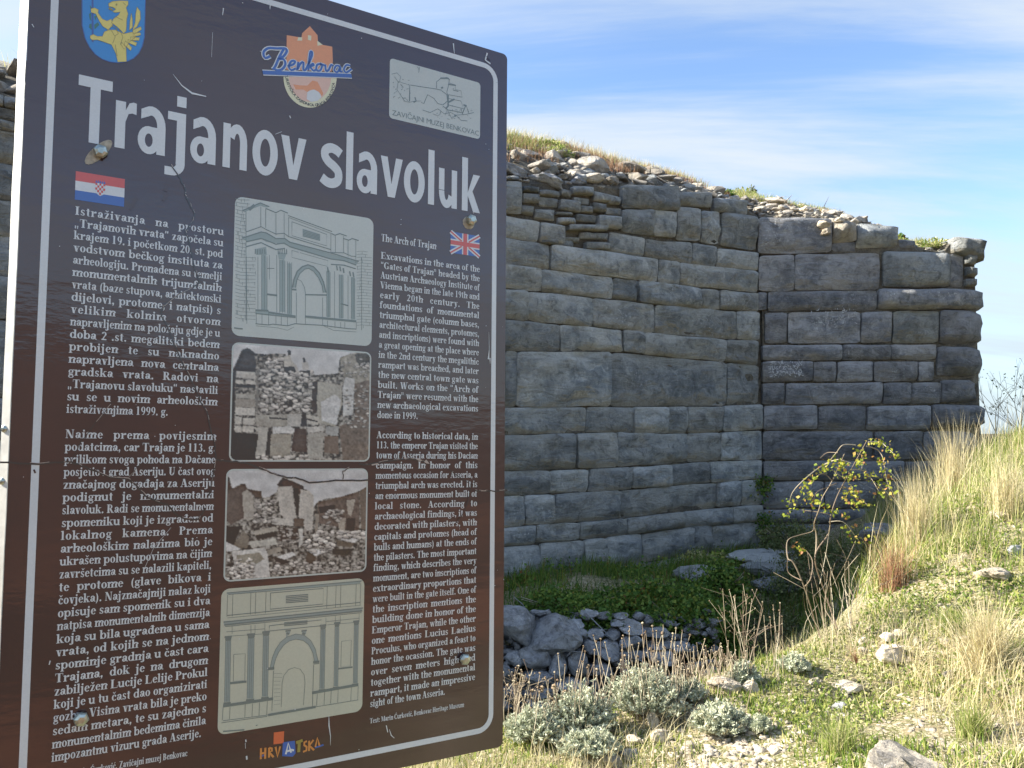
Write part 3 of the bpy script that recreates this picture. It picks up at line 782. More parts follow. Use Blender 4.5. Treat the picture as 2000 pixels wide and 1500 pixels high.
MP = {
    'brown': mat_print('print_brown', (0.037, 0.0105, 0.010), rough=0.10, var=0.10),
    'white': mat_print('print_white', (0.63, 0.68, 0.68), rough=0.22),
    'paper': mat_print('print_paper', (0.50, 0.55, 0.50), rough=0.22),
    'paper2': mat_print('print_cream', (0.50, 0.52, 0.40), rough=0.22),
    'line': mat_print('print_line', (0.15, 0.20, 0.18)),
    'shade': mat_print('print_shade', (0.27, 0.34, 0.31)),
    'blue': mat_print('print_blue', (0.01, 0.24, 0.62)), 'navy': mat_print('print_navy', (0.03, 0.09, 0.34)), 'royal': mat_print('print_royal', (0.02, 0.11, 0.42)),
    'yellow': mat_print('print_yellow', (0.72, 0.62, 0.12)), 'orange': mat_print('print_orange', (0.74, 0.30, 0.11)), 'red': mat_print('print_red', (0.58, 0.07, 0.05)),
    'black': mat_print('print_black', (0.02, 0.02, 0.02)), 'pink': mat_print('print_pale_orange', (0.72, 0.48, 0.36)), 'lemon': mat_print('print_lemon', (0.7, 0.7, 0.45)),
    'olive': mat_print('print_olive', (0.30, 0.25, 0.04)), 'photo': mat_print('print_photograph', (0, 0, 0), attr=True), 'terracotta': mat_print('print_terracotta', (0.66, 0.13, 0.04)),
    'hrv': mat_print('print_logo_orange', (0.62, 0.24, 0.05)), 'dkgreen': mat_print('print_green', (0.02, 0.16, 0.12)),
}
class Flat:
    """flat shapes in board coordinates, each a hair above the last"""
    def __init__(s, off=0.0006, step=0.0): s.v = []; s.f = []; s.o = off; s.k = 0
    def poly(s, pts, dz=0.0):
        n = len(s.v); s.k += 1
        s.v += [BP(x, y, s.o + dz + (s.k % 29) * 0.000009) for x, y in pts]; s.f.append(tuple(range(n, n + len(pts))))
    def line(s, pts, w, dz=0.0, close=False):
        P = [np.array(p, float) for p in pts]
        if close: P.append(P[0])
        n = len(s.v); s.k += 1; W = w if hasattr(w, '__len__') else [w] * len(P)
        for i, p in enumerate(P):
            d = P[min(i + 1, len(P) - 1)] - P[max(i - 1, 0)]; L_ = np.linalg.norm(d) or 1; q = np.array([-d[1], d[0]]) / L_ * W[i] / 2
            for sg in (1, -1): s.v.append(BP(*(p + q * sg), s.o + dz + (s.k % 29) * 0.000009))
        for i in range(len(P) - 1): s.f.append((n + 2 * i, n + 2 * i + 1, n + 2 * i + 3, n + 2 * i + 2))
    def build(s, name, mat, parent=None):
        return mesh(name, s.v, s.f, mat, parent or board) if s.f else None
def rrect(x0, y0, x1, y1, r, n=5):
    o = []
    for cx, cy, a in ((x1 - r, y1 - r, 0), (x0 + r, y1 - r, 90), (x0 + r, y0 + r, 180), (x1 - r, y0 + r, 270)):
        for k in range(n + 1): t_ = R(a + 90 * k / n); o.append((cx + r * math.cos(t_), cy + r * math.sin(t_)))
    return o
def bq(pts): return [Bi(u, v) for u, v in pts]

# panel body: outer edges traced from the photo
xl = Bi(30, 900)[0] - 0.004; xr = Bi(985.5, 900)[0]
yt = Bi(800, 49)[1]; yt2 = Bi(991, 107)[1]; ybt = Bi(984, 1457)[1]
xl = Bi(17.5, 900)[0]
outer = rrect(xl, ybt, xr, (yt + yt2) / 2, 0.012, 3)
vs = []; fs = []
n_ = len(outer)
jag = [(x + (0.0012 * mn.noise((x * 90, y * 90, 1)) if x > xr - 0.002 else 0), y) for x, y in outer]
vs = [BP(x, y, 0) for x, y in jag] + [BP(x, y, -0.004) for x, y in jag]
fs = [tuple(range(n_)), tuple(range(2 * n_ - 1, n_ - 1, -1))] + [(i, (i + 1) % n_, n_ + (i + 1) % n_, n_ + i) for i in range(n_)]
mesh('panel', vs, fs, MP['brown'], board)
# printed white frame line with round corners
fr = Flat(0.0004); fw = 0.0125
pts = rrect(0, -BH, BW, 0, 0.035, 7); fr.line(pts, fw, close=True); fr.build('frame_line', MP['white'])

# metal parts
M['galv'] = mat_plain('galvanised_steel', (0.62, 0.62, 0.58), 0.45, 0.35, 40, 0.12, 0.3)
M['zinc'] = mat_plain('zinc_bolt', (0.45, 0.50, 0.45), 0.28, 0.9, 90, 0.25, 0.4)
M['washer'] = mat_plain('worn_washer', (0.40, 0.36, 0.27), 0.55, 0.3, 120, 0.3, 0.4)
# folded edge strip on the sunny side
w0 = 0.021; d1 = (bx * -0.60 - bn * 0.80); yT, yB = (yt + yt2) / 2, ybt
mb = MB(); thick = 0.0015
def bar(p0, p1, wv, tv):
    mb.box((p0 + p1) / 2, (p1 - p0) / 2, wv / 2, tv / 2)
wv = d1.normalized() * w0; tv = d1.cross(by).normalized() * thick
segs = 26
cols_ = []
for i in range(segs + 1):
    y = yT + (yB - yT) * i / segs; wob = 0.0008 * mn.noise((y * 9, 3, 0))
    a_ = BP(xl - 0.0015 + wob, y, 0.0012); cols_.append((a_, a_ + wv * (1 + 0.05 * mn.noise((y * 5, 1, 1)))))
vs = []; fs = []
for a_, b_ in cols_: vs += [a_, b_, b_ + tv, a_ + tv]
for i in range(segs):
    for k in range(4): fs.append((4 * i + k, 4 * i + (k + 1) % 4, 4 * i + 4 + (k + 1) % 4, 4 * i + 4 + k))
fs += [(3, 2, 1, 0), (4 * segs, 4 * segs + 1, 4 * segs + 2, 4 * segs + 3)]
trim = mesh('edge_trim', vs, fs, M['galv'], board)
nrm = d1.cross(by).normalized()
if nrm.dot(CAM - BP(xl, -0.8)) < 0: nrm = -nrm
def dome(name, c, n, rad, ht, mat, parent, seg=12, hexh=False, rings=4):
    n = n.normalized(); a = n.cross(Vector((0.1, 0.2, 1))).normalized(); b = n.cross(a); m_ = MB(); vs = []; fs = []
    prof = [(1.0, 0), (1.0, 0.45), (0.85, 0.8), (0.45, 1.0)] if hexh else [(math.cos(R(90 * k / rings)), math.sin(R(90 * k / rings))) for k in range(rings)]
    for pr, ph in prof:
        for k in range(seg):
            t_ = 2 * math.pi * k / seg; vs.append(c + (a * math.cos(t_) + b * math.sin(t_)) * rad * pr + n * ht * ph)
    for j in range(len(prof) - 1):
        for k in range(seg): fs.append((j * seg + k, j * seg + (k + 1) % seg, (j + 1) * seg + (k + 1) % seg, (j + 1) * seg + k))
    fs.append(tuple((len(prof) - 1) * seg + k for k in range(seg)))
    return mesh(name, vs, fs, mat, parent, smooth=not hexh)
for v_ in (838, 940):
    y = Bi(30, v_)[1]; dome('rivet', BP(xl, y, 0) + wv * 0.62 + nrm * 0.002, nrm, 0.0068, 0.005, M['zinc'], board)
# bolts through the panel
for (u, v), wsh in (((196, 298), 1), ((918, 431), 0.4), ((158, 1402), 0), ((905, 1286), 0)):
    x, y = Bi(u, v)
    if wsh == 1:
        F1 = Flat(0.0012); c_, s__ = math.cos(R(52)), math.sin(R(52)); o_ = []
        for k in range(16):
            t_ = 2 * math.pi * k / 16; ex, ey = 0.034 * math.cos(t_), 0.011 * math.sin(t_); o_.append((x - .003 + ex * c_ - ey * s__, y + ex * s__ + ey * c_))
        F1.poly(o_); F1.build('washer', M['washer'])
    elif wsh:
        dome('washer', BP(x - 0.004, y - 0.006, 0.0004), bn, 0.016, 0.0015, M['washer'], board)
    dome('bolt_shaft', BP(x, y, 0.0006), bn, 0.0105, 0.008, M['zinc'], board, 14)
    dome('bolt_head', BP(x, y, 0.007), bn, 0.0135, 0.009, M['zinc'], board, 6, True)
# posts behind the panel, down to the ground
xa = Bi(190, 700)[0]; xb = Bi(910, 700)[0]
for x in (xa, xb, Bi(600, 700)[0]):
    p0 = BP(x, yT - 0.03, -0.036); p1 = BP(x, yB + .02, -0.036); dn = (p1 - p0).normalized()
    gz_ = hz(p1.x, p1.y) - 0.3 if x != xb else p1.z; p1 = p1 + dn * ((p1.z - gz_) / max(0.2, -dn.z)); m_ = MB()
    m_.box((p0 + p1) / 2, (p1 - p0) / 2, bx * 0.03, bn * 0.03); m_.build('post', M['galv'], board)
m_ = MB()
for yy in (yT - 0.12, yB + 0.12): m_.box(BP((xl + xr) / 2, yy, -0.0735), bx * ((xr - xl) / 2 - 0.02), by * 0.02, bn * 0.007)
m_.build('cross_rail', M['galv'], board)

# ---- lettering: a bold roman face, built from stems, rings and hairlines
S_, H_ = 0.14, 0.042
def rect(x0, y0, x1, y1): return [(x0, y0), (x1, y0), (x1, y1), (x0, y1)]
def ring(cx, cy, rx, ry, a0, a1, tx, ty, n=12):
    n = max(3, int(n * abs(a1 - a0) / 360 + 1)); o = []; i_ = []
    for k in range(n + 1):
        t_ = R(a0 + (a1 - a0) * k / n); o.append((cx + rx * math.cos(t_), cy + ry * math.sin(t_))); i_.append((cx + (rx - tx) * math.cos(t_), cy + (ry - ty) * math.sin(t_)))
    return [[o[k], o[k + 1], i_[k + 1], i_[k]] for k in range(n)]
def dia(x0, y0, x1, y1, w_): return [[(x0 - w_ / 2, y0), (x0 + w_ / 2, y0), (x1 + w_ / 2, y1), (x1 - w_ / 2, y1)]]
def blob(x, y, r): return [[(x + r * math.cos(R(a)), y + r * math.sin(R(a))) for a in range(0, 360, 60)]]
def stem(x, y0, y1, top=1, bot=1, w_=S_, s_=0.07):
    o = [rect(x, y0, x + w_, y1)]
    if bot: o.append(rect(x - s_, y0, x + w_ + s_, y0 + H_))
    if top == 1: o.append([(x - s_, y1 - H_ * 1.4), (x, y1 - H_ * 1.9), (x, y1), (x - s_, y1 - H_ * .5)])
    if top == 2: o.append(rect(x - s_, y1 - H_, x + w_ + s_, y1))
    return o
XH, CH, AH, DH = 0.46, 0.67, 0.69, -0.2
def arch(x, w2): return ring(x + w2 / 2 - 0.01, XH - 0.17, w2 / 2 + 0.075, 0.18, 165, 0, 0.15, 0.085)
GL = {}
def g_(c, adv, *parts): GL[c] = (adv, [p for s in parts for p in s])
g_('i', .30, stem(.07, 0, XH), blob(.15, .60, .085)); g_('l', .30, stem(.07, 0, AH)); g_('j', .31, stem(.08, -.1, XH, 1, 0), blob(.16, .60, .085), ring(.02, -.08, .215, .13, -95, 0, .15, .05), blob(-.02, -.15, .06))
g_('n', .57, stem(.06, 0, XH), stem(.36, 0, .31, 0), arch(.2, .32)); g_('m', .85, stem(.06, 0, XH), stem(.35, 0, .31, 0), stem(.64, 0, .31, 0), arch(.2, .31), arch(.49, .31))
g_('h', .57, stem(.06, 0, AH), stem(.36, 0, .31, 0), arch(.2, .32)); g_('u', .57, stem(.04, .15, XH, 1, 0), stem(.36, 0, XH, 1, 0), [rect(.5, 0, .57, H_)], ring(.235, .17, .195, .18, 180, 330, .15, .085))
g_('r', .46, stem(.06, 0, XH), ring(.36, .27, .17, .19, 75, 165, .1, .09), blob(.37, .39, .085))
o_ring = ring(.25, .23, .225, .24, 0, 360, .145, .04)
g_('o', .50, o_ring); g_('c', .45, ring(.25, .23, .225, .24, 60, 325, .145, .045), blob(.35, .36, .075)); g_('e', .46, ring(.24, .23, .215, .24, 5, 325, .14, .045), [rect(.12, .24, .42, .28)])
g_('d', .57, ring(.25, .23, .225, .24, 30, 330, .145, .045), stem(.36, 0, AH, 1, 0), [rect(.5, 0, .57, H_)]); g_('đ', .57, GL['d'][1], [rect(.22, .55, .57, .59)])
g_('b', .57, ring(.32, .23, .225, .24, -150, 150, .145, .045), stem(.06, 0, AH, 1, 0)); g_('p', .57, ring(.32, .23, .225, .24, -150, 150, .145, .045), stem(.06, DH, XH))
g_('a', .50, stem(.29, .05, .32, 0, 0), ring(.25, .30, .195, .17, 0, 150, .15, .05), blob(.13, .36, .07), ring(.2, .14, .165, .14, 20, 380, .13, .04), [rect(.4, 0, .51, H_ * 1.3)])
g_('s', .40, ring(.2, .345, .15, .13, 20, 215, .1, .045), [[(.06, .32), (.2, .29), (.36, .17), (.34, .08), (.14, .2), (.05, .26)]], ring(.2, .12, .155, .13, -160, 30, .1, .045), [rect(.31, .33, .345, .45), rect(.04, .01, .075, .14)])
g_('t', .36, stem(.1, .08, .6, 0, 0), [rect(.02, XH - H_, .33, XH)], ring(.24, .09, .14, .1, 180, 300, .1, .06)); g_('f', .37, stem(.08, 0, .56, 0), [rect(.01, XH - H_, .32, XH)], ring(.26, .54, .18, .16, 60, 180, .14, .05), blob(.33, .62, .07))
g_('v', .50, dia(.14, XH, .27, 0, .15), dia(.40, XH, .27, 0, .05), [rect(.0, XH - H_, .27, XH), rect(.3, XH - H_, .5, XH)]); g_('y', .50, GL['v'][1], dia(.27, 0.02, .15, -.17, .06), blob(.11, -.15, .07))
g_('w', .73, dia(.12, XH, .24, 0, .14), dia(.36, XH, .25, 0, .05), dia(.38, XH, .49, 0, .14), dia(.63, XH, .5, 0, .05), [rect(.0, XH - H_, .25, XH), rect(.55, XH - H_, .73, XH)])
g_('k', .58, stem(.06, 0, AH), dia(.45, XH, .2, .2, .06), dia(.28, .28, .45, 0, .16), [rect(.32, XH - H_, .55, XH), rect(.32, 0, .58, H_)])
g_('x', .5, dia(.12, XH, .38, 0, .16), dia(.4, XH, .12, 0, .05), [rect(.0, XH - H_, .22, XH), rect(.3, XH - H_, .5, XH), rect(.0, 0, .2, H_), rect(.27, 0, .5, H_)])
g_('z', .45, dia(.34, XH, .12, 0, .15), [rect(.04, XH - H_, .4, XH), rect(.04, 0, .42, H_), rect(.04, XH - .14, .07, XH), rect(.39, 0, .42, .14)])
g_('g', .50, ring(.23, .31, .19, .155, 0, 360, .12, .04), ring(.24, -.07, .215, .125, 0, 360, .09, .05), [rect(.08, .05, .4, .13), rect(.36, .4, .5, .46)], dia(.12, .16, .1, .05, .08))
for b_, c_ in (('c', 'č'), ('s', 'š'), ('z', 'ž')): g_(c_, GL[b_][0], GL[b_][1], [[(.09, .68), (.15, .68), (.24, .60), (.24, .54), (.2, .54)], [(.38, .68), (.32, .68), (.23, .60), (.23, .54), (.27, .54)]])
g_('ć', .45, GL['c'][1], [[(.2, .53), (.26, .53), (.4, .68), (.28, .68)]])
def cstem(x, top=2): return stem(x, 0, CH, top, 1, .17)
g_('I', .38, cstem(.1)); g_('T', .66, stem(.24, 0, CH, 0, 1, .17), [rect(.03, CH - H_, .62, CH), rect(.03, CH - .18, .06, CH), rect(.59, CH - .18, .62, CH)])
g_('L', .65, cstem(.08), [rect(.2, 0, .6, H_), rect(.57, 0, .6, .2)]); g_('E', .66, cstem(.08), [rect(.2, 0, .6, H_), rect(.57, 0, .6, .2), rect(.2, CH - H_, .58, CH), rect(.55, CH - .18, .58, CH), rect(.2, .32, .42, .36), rect(.4, .25, .43, .43)])
g_('P', .61, cstem(.08), ring(.27, .49, .29, .18, -90, 90, .16, .04)); g_('R', .70, cstem(.08), ring(.27, .49, .27, .18, -90, 90, .15, .04), dia(.34, .33, .55, 0, .17), [rect(.45, 0, .69, H_)])
g_('D', .70, cstem(.08), ring(.24, .335, .42, .335, -90, 90, .17, .04)); g_('B', .65, cstem(.08), ring(.25, .5, .28, .17, -90, 90, .15, .04), ring(.25, .18, .33, .18, -90, 90, .16, .04))
g_('U', .70, stem(.09, .2, CH, 2, 0, .17), stem(.52, .2, CH, 2, 0, .05), ring(.33, .21, .24, .225, 180, 360, .15, .05)); g_('N', .72, stem(.1, 0, CH, 2, 1, .05), stem(.56, 0, CH, 2, 0, .05), dia(.16, CH, .53, 0, .17))
g_('A', .70, dia(.32, CH, .53, 0, .18), dia(.3, CH, .11, 0, .05), [rect(.18, .2, .45, .24), rect(.0, 0, .22, H_), rect(.38, 0, .7, H_)]); g_('V', .70, dia(.16, CH, .36, 0, .18), dia(.58, CH, .38, 0, .05), [rect(.0, CH - H_, .32, CH), rect(.46, CH - H_, .7, CH)])
g_('W', .95, dia(.14, CH, .3, 0, .17), dia(.47, CH, .32, 0, .05), dia(.48, CH, .62, 0, .17), dia(.82, CH, .64, 0, .05), [rect(.0, CH - H_, .3, CH), rect(.7, CH - H_, .95, CH)])
g_('M', .90, stem(.1, 0, CH, 2, 1, .05), stem(.66, 0, CH, 2, 1, .17), dia(.18, CH, .43, .03, .17), dia(.7, CH, .45, .03, .05)); g_('H', .75, cstem(.08), cstem(.5), [rect(.2, .32, .55, .36)])
g_('O', .74, ring(.37, .335, .34, .345, 0, 360, .18, .045, 16)); g_('C', .70, ring(.37, .335, .34, .345, 45, 315, .18, .045, 16), [rect(.6, .45, .63, .67), rect(.6, .0, .63, .2)]); g_('G', .75, GL['C'][1][:-1], stem(.5, .02, .28, 2, 0))
g_('Ć', .70, GL['C'][1], [[(.32, .7), (.4, .7), (.55, .84), (.42, .84)]]); g_('Z', .65, dia(.5, CH, .16, 0, .17), [rect(.06, CH - H_, .6, CH), rect(.04, 0, .6, H_)])
g_('1', .5, stem(.17, 0, CH, 0, 1, .15), [[(.08, .56), (.17, .6), (.32, .67), (.17, .67)]]); g_('2', .5, ring(.25, .47, .2, .2, -20, 165, .14, .05), dia(.36, .42, .14, .07, .1), [rect(.04, 0, .44, .1)])
g_('3', .5, ring(.23, .5, .18, .17, -90, 160, .13, .045), ring(.22, .18, .21, .19, -160, 90, .14, .045)); g_('0', .5, ring(.25, .335, .22, .345, 0, 360, .13, .04)); g_('7', .5, [rect(.05, .57, .46, .67)], dia(.4, .6, .2, 0, .09))
g_('9', .5, ring(.25, .45, .21, .22, 0, 360, .13, .04), [[(.46, .45), (.33, .42), (.28, .1), (.1, 0), (.3, .02), (.42, .2)]])
g_('.', .26, blob(.12, .06, .085)); g_(',', .26, blob(.12, .06, .085), [[(.2, .06), (.14, -.1), (.06, -.14), (.12, 0)]]); g_(':', .3, blob(.14, .06, .08), blob(.14, .38, .08))
g_('(', .33, ring(.36, .25, .28, .45, 115, 245, .12, .03)); g_(')', .33, ring(-.03, .25, .28, .45, -65, 65, .12, .03)); g_(' ', .25)
def qt(x, y, up): return [[(x - .06, y + up * .1), (x + .03, y + up * .14), (x + .05, y), (x - .04, y - .02)]]
g_('„', .42, blob(.1, .05, .06), blob(.28, .05, .06), qt(.1, .0, -1), qt(.28, .0, -1)); g_('“', .42, blob(.1, .52, .06), blob(.28, .52, .06), qt(.12, .55, 1), qt(.3, .55, 1)); g_('”', .42, blob(.1, .6, .06), blob(.28, .6, .06), qt(.1, .53, -1), qt(.28, .53, -1))

def set_line(Fl, text, x0, x1, y, size, cond=1.0, justify=True, bold=1.0):
    """one line of type between x0 and x1 (board metres); y is the baseline"""
    adv = [GL[c][0] * size * cond for c in text]; nat = sum(adv)
    nsp = text.count(' '); spare = (x1 - x0) - nat; ls = ws = 0.0; k = 1.0
    if justify:
        if spare < 0: k = (x1 - x0) / nat; spare = 0
        ws = min(spare, nsp * size * cond * 0.45); ls = (spare - ws) / max(1, len(text) - 1 + nsp * 2.0)
        ws = ws / max(1, nsp) + ls * 2.0
    x = x0
    for c, a_ in zip(text, adv):
        for p in GL[c][1]: Fl.poly([(x + px * size * cond * k, y + py * size) for px, py in p])
        x += a_ * k + ls + (ws if c == ' ' else 0)
left_lines = ['Istraživanja na prostoru', '„Trajanovih vrata“ započela su', 'krajem 19. i početkom 20. st. pod', 'vodstvom bečkog instituta za', 'arheologiju. Pronađena su temelji',
 'monumentalnih trijumfalnih', 'vrata (baze stupova, arhitektonski', 'dijelovi, protome, i natpisi) s', 'velikim kolnim otvorom', 'napravljenim na položaju gdje je u', 'doba 2 .st. megalitski bedem',
 'probijen te su naknadno', 'napravljena nova centralna', 'gradska vrata. Radovi na', '„Trajanovu slavoluku“ nastavili', 'su se u novim arheološkim', 'istraživanjima 1999. g.', None,
 'Naime prema povijesnim', 'podatcima, car Trajan je 113. g.', 'prilikom svoga pohoda na Dačane', 'posjetio i grad Aseriju. U čast ovog', 'značajnog događaja za Aseriju', 'podignut je monumentalni', 'slavoluk. Radi se monumentalnom',
 'spomeniku koji je izgrađen od', 'lokalnog kamena. Prema', 'arheološkim nalazima bio je', 'ukrašen polustupovima na čijim', 'završetcima su se nalazili kapiteli,', 'te protome (glave bikova i', 'čovjeka). Najznačajniji nalaz koji',
 'opisuje sam spomenik su i dva', 'natpisa monumentalnih dimenzija', 'koja su bila ugrađena u sama', 'vrata, od kojih se na jednom', 'spominje gradnja u čast cara', 'Trajana, dok je na drugom', 'zabilježen Lucije Lelije Prokul',
 'koji je u tu čast dao organizirati', 'gozbu. Visina vrata bila je preko', 'sedam metara, te su zajedno s', 'monumentalnim bedemima činila', 'impozantnu vizuru grada Aserije.']
right_lines = ['Excavations in the area of the', '“Gates of Trajan” headed by the', 'Austrian Archaeology Institute of', 'Vienna began in the late 19th and', 'early 20th century. The', 'foundations of monumental', 'triumphal gate (column bases,',
 'architectural elements, protomes,', 'and inscriptions) were found with', 'a great opening at the place where', 'in the 2nd century the megalithic', 'rampart was breached, and later', 'the new central town gate was', 'built. Works on the “Arch of', 'Trajan” were resumed with the',
 'new archaeological excavations', 'done in 1999.', None, 'According to historical data, in', '113. the emperor Trajan visited the', 'town of Asseria during his Dacian', 'campaign. In honor of this', 'momentous occasion for Asseria, a', 'triumphal arch was erected. It is',
 'an enormous monument built of', 'local stone. According to', 'archaeological findings, it was', 'decorated with pilasters, with', 'capitals and protomes (head of', 'bulls and humans) at the ends of', 'the pilasters. The most important', 'finding, which describes the very',
 'monument, are two inscriptions of', 'extraordinary proportions that', 'were built in the gate itself. One of', 'the inscription mentions the', 'building done in honor of the', 'Emperor Trajan, while the other', 'one mentions Lucius Laelius', 'Proculus, who organized a feast to',
 'honor the ocassion. The gate was', 'over seven meters high and', 'together with the monumental', 'rampart, it made an impressive', 'sight of the town Asseria.']
OT = 0.0007
def column(lines, A, Bq, Cq, name, ends):
    """A, B: first and last baselines' left ends; C: right margin"""
    x0a, y0 = Bi(*A); x0b, y1 = Bi(*Bq); xr_a = Bi(*Cq[0])[0]; xr_b = Bi(*Cq[1])[0]; n = len(lines); Fl = Flat(OT); dy = (y1 - y0) / (n - 1)
    for i, s in enumerate(lines):
        if not s: continue
        t_ = i / (n - 1); xa_ = x0a + (x0b - x0a) * t_; xe = xr_a + (xr_b - xr_a) * t_; size = -dy * 1.02
        if i in ends: set_line(Fl, s, xa_, Bi(*ends[i])[0], y0 + dy * i, size, 0.95, True)
        else: set_line(Fl, s, xa_, xe, y0 + dy * i, size, 0.88)
    Fl.build(name, MP['white']); return -dy
dyl = column(left_lines, (146, 419), (100, 1488), ((437, 457), (405, 1300)), 'croatian_text', {16: (328, 820), 43: (393, 1438)})
dyr = column(right_lines, (743.5, 505), (722.5, 1381), ((937, 530), (928, 1290)), 'english_text', {16: (816, 822), 44: (869, 1357)})
Fl = Flat(OT); x, y = Bi(744, 471); set_line(Fl, 'The Arch of Trajan', x, Bi(852, 486)[0], y, dyr * 1.12, 0.9); Fl.build('english_heading', MP['white'])
Fl = Flat(OT); x, y = Bi(722, 1413); set_line(Fl, 'Text: Marin Ćurković, Benkovac Heritage Museum', x, Bi(906, 1380)[0], y, dyr * 0.72, 0.9)
x, y = Bi(98, 1524); set_line(Fl, 'Tekst: Marin Ćurković, Zavičajni muzej Benkovac', x, Bi(366, 1476)[0], y, dyl * 0.78, 0.9); Fl.build('credit_text', MP['white'])

# title, letter by letter
def pen(pts, wx, wy):
    P = np.array(pts, float); o = []; Q = [P[0]]
    for i in range(len(P) - 1):                           # Catmull-Rom
        p0, p1, p2, p3 = P[max(0, i - 1)], P[i], P[i + 1], P[min(len(P) - 1, i + 2)]
        for t_ in (0.25, 0.5, 0.75, 1): Q.append(0.5 * ((2 * p1) + (p2 - p0) * t_ + (2 * p0 - 5 * p1 + 4 * p2 - p3) * t_ ** 2 + (3 * p1 - p0 - 3 * p2 + p3) * t_ ** 3))
    L_ = []
    for i, p in enumerate(Q):
        d = Q[min(i + 1, len(Q) - 1)] - Q[max(i - 1, 0)]; d = d / np.array([wx, wy]); d /= np.linalg.norm(d) or 1; nn = np.array([-d[1] * wx, d[0] * wy]) / 2; L_.append((p + nn, p - nn))
    return [[tuple(L_[i][0]), tuple(L_[i + 1][0]), tuple(L_[i + 1][1]), tuple(L_[i][1])] for i in range(len(L_) - 1)]
X = .745
TG = {
 'T': [rect(0, .84, 1, 1), rect(.35, 0, .65, .84)],
 'r': [rect(0, 0, .48, .73), [(.48, .42), (.62, .55), (.8, .57), (1, .56), (1, .735), (.85, .745), (.65, .72), (.48, .6)]],
 'n': [rect(0, 0, .3, .73)] + ring(.58, .42, .42, .325, 160, 0, .3, .155, 22) + [rect(.7, 0, 1, .425)],
 'u': [rect(0, .32, .3, .73), rect(.7, 0, 1, .73)] + ring(.42, .31, .42, .325, 180, 340, .3, .155, 22),
 'o': ring(.5, .365, .5, .385, 0, 360, .3, .15, 28),
 'a': [rect(.69, 0, 1, .45)] + ring(.48, .43, .52, .315, 0, 118, .31, .145, 24) + [[(.236, .708), (.1, .675), (.1, .52), (.38, .58)]] + ring(.4, .205, .4, .22, 0, 360, .26, .115, 22) + [rect(.42, .31, .72, .42)],
 'j': [rect(.5, -.1, 1, .73), rect(.0, .60, .5, .73), rect(.48, .83, 1, 1.0), rect(-.1, -.285, .3, -.15)] + ring(.28, -.09, .72, .195, -90, 0, .48, .13, 20),
 'v': [[(0, .73), (.31, .73), (.52, .19), (.56, 0), (.34, 0)], [(1, .73), (.69, .73), (.48, .19), (.44, 0), (.66, 0)]],
 's': pen([(.93, .60), (.72, .655), (.45, .675), (.2, .62), (.17, .52), (.34, .43), (.62, .36), (.83, .27), (.82, .13), (.58, .06), (.3, .065), (.03, .13)], .37, .168),
 'l': [rect(0, 0, 1, 1.03)],
 'k': [rect(0, 0, .32, 1.03), [(.32, .36), (.62, .73), (.99, .73), (.58, .40), (1.0, 0), (.62, 0), (.32, .30)]],
}
tb0 = Bi(180, 279.5); tb1 = Bi(918, 413.5)
base_y = (tb0[1] + tb1[1]) / 2; capm = Bi(180, 151)[1] - tb0[1]
Fl = Flat(OT)
for c, ua, ub in [('T', 150, 217), ('r', 224, 265), ('a', 268.5, 322.5), ('j', 326, 361.5), ('a', 371, 421), ('n', 434.5, 482), ('o', 492, 542), ('v', 547.5, 597), ('s', 626.5, 667), ('l', 675, 688.5), ('a', 696, 736), ('v', 742.5, 785.5), ('o', 788, 829), ('l', 835.5, 847.5), ('u', 856.5, 892), ('k', 901.5, 937)]:
    vm = 260 + (ua - 180) * 0.2; xa_, xb_ = Bi(ua, vm)[0], Bi(ub, vm)[0]
    yo = tb0[1] + (tb1[1] - tb0[1]) * ((ua - 180) / 740)
    for p in TG[c]: Fl.poly([(xa_ + (xb_ - xa_) * px, yo + py * capm) for px, py in p])
Fl.build('title_text', MP['white'])
# ------------------------------------------------------------------ pictures and emblems printed on the board
def zb(pts, ox, oy, k): return [Bi(ox + x / k, oy + y / k) for x, y in pts]
def panel_px(corners, r, mat, name, off=0.0004):
    """rounded panel from four photo corners; returns its box in board metres"""
    P = bq(corners); x0 = (P[0][0] + P[3][0]) / 2; x1 = (P[1][0] + P[2][0]) / 2; y1 = (P[0][1] + P[1][1]) / 2; y0 = (P[2][1] + P[3][1]) / 2
    f_ = Flat(off); f_.poly(rrect(x0, y0, x1, y1, r)); o = f_.build(name, mat); return x0, y0, x1, y1, o
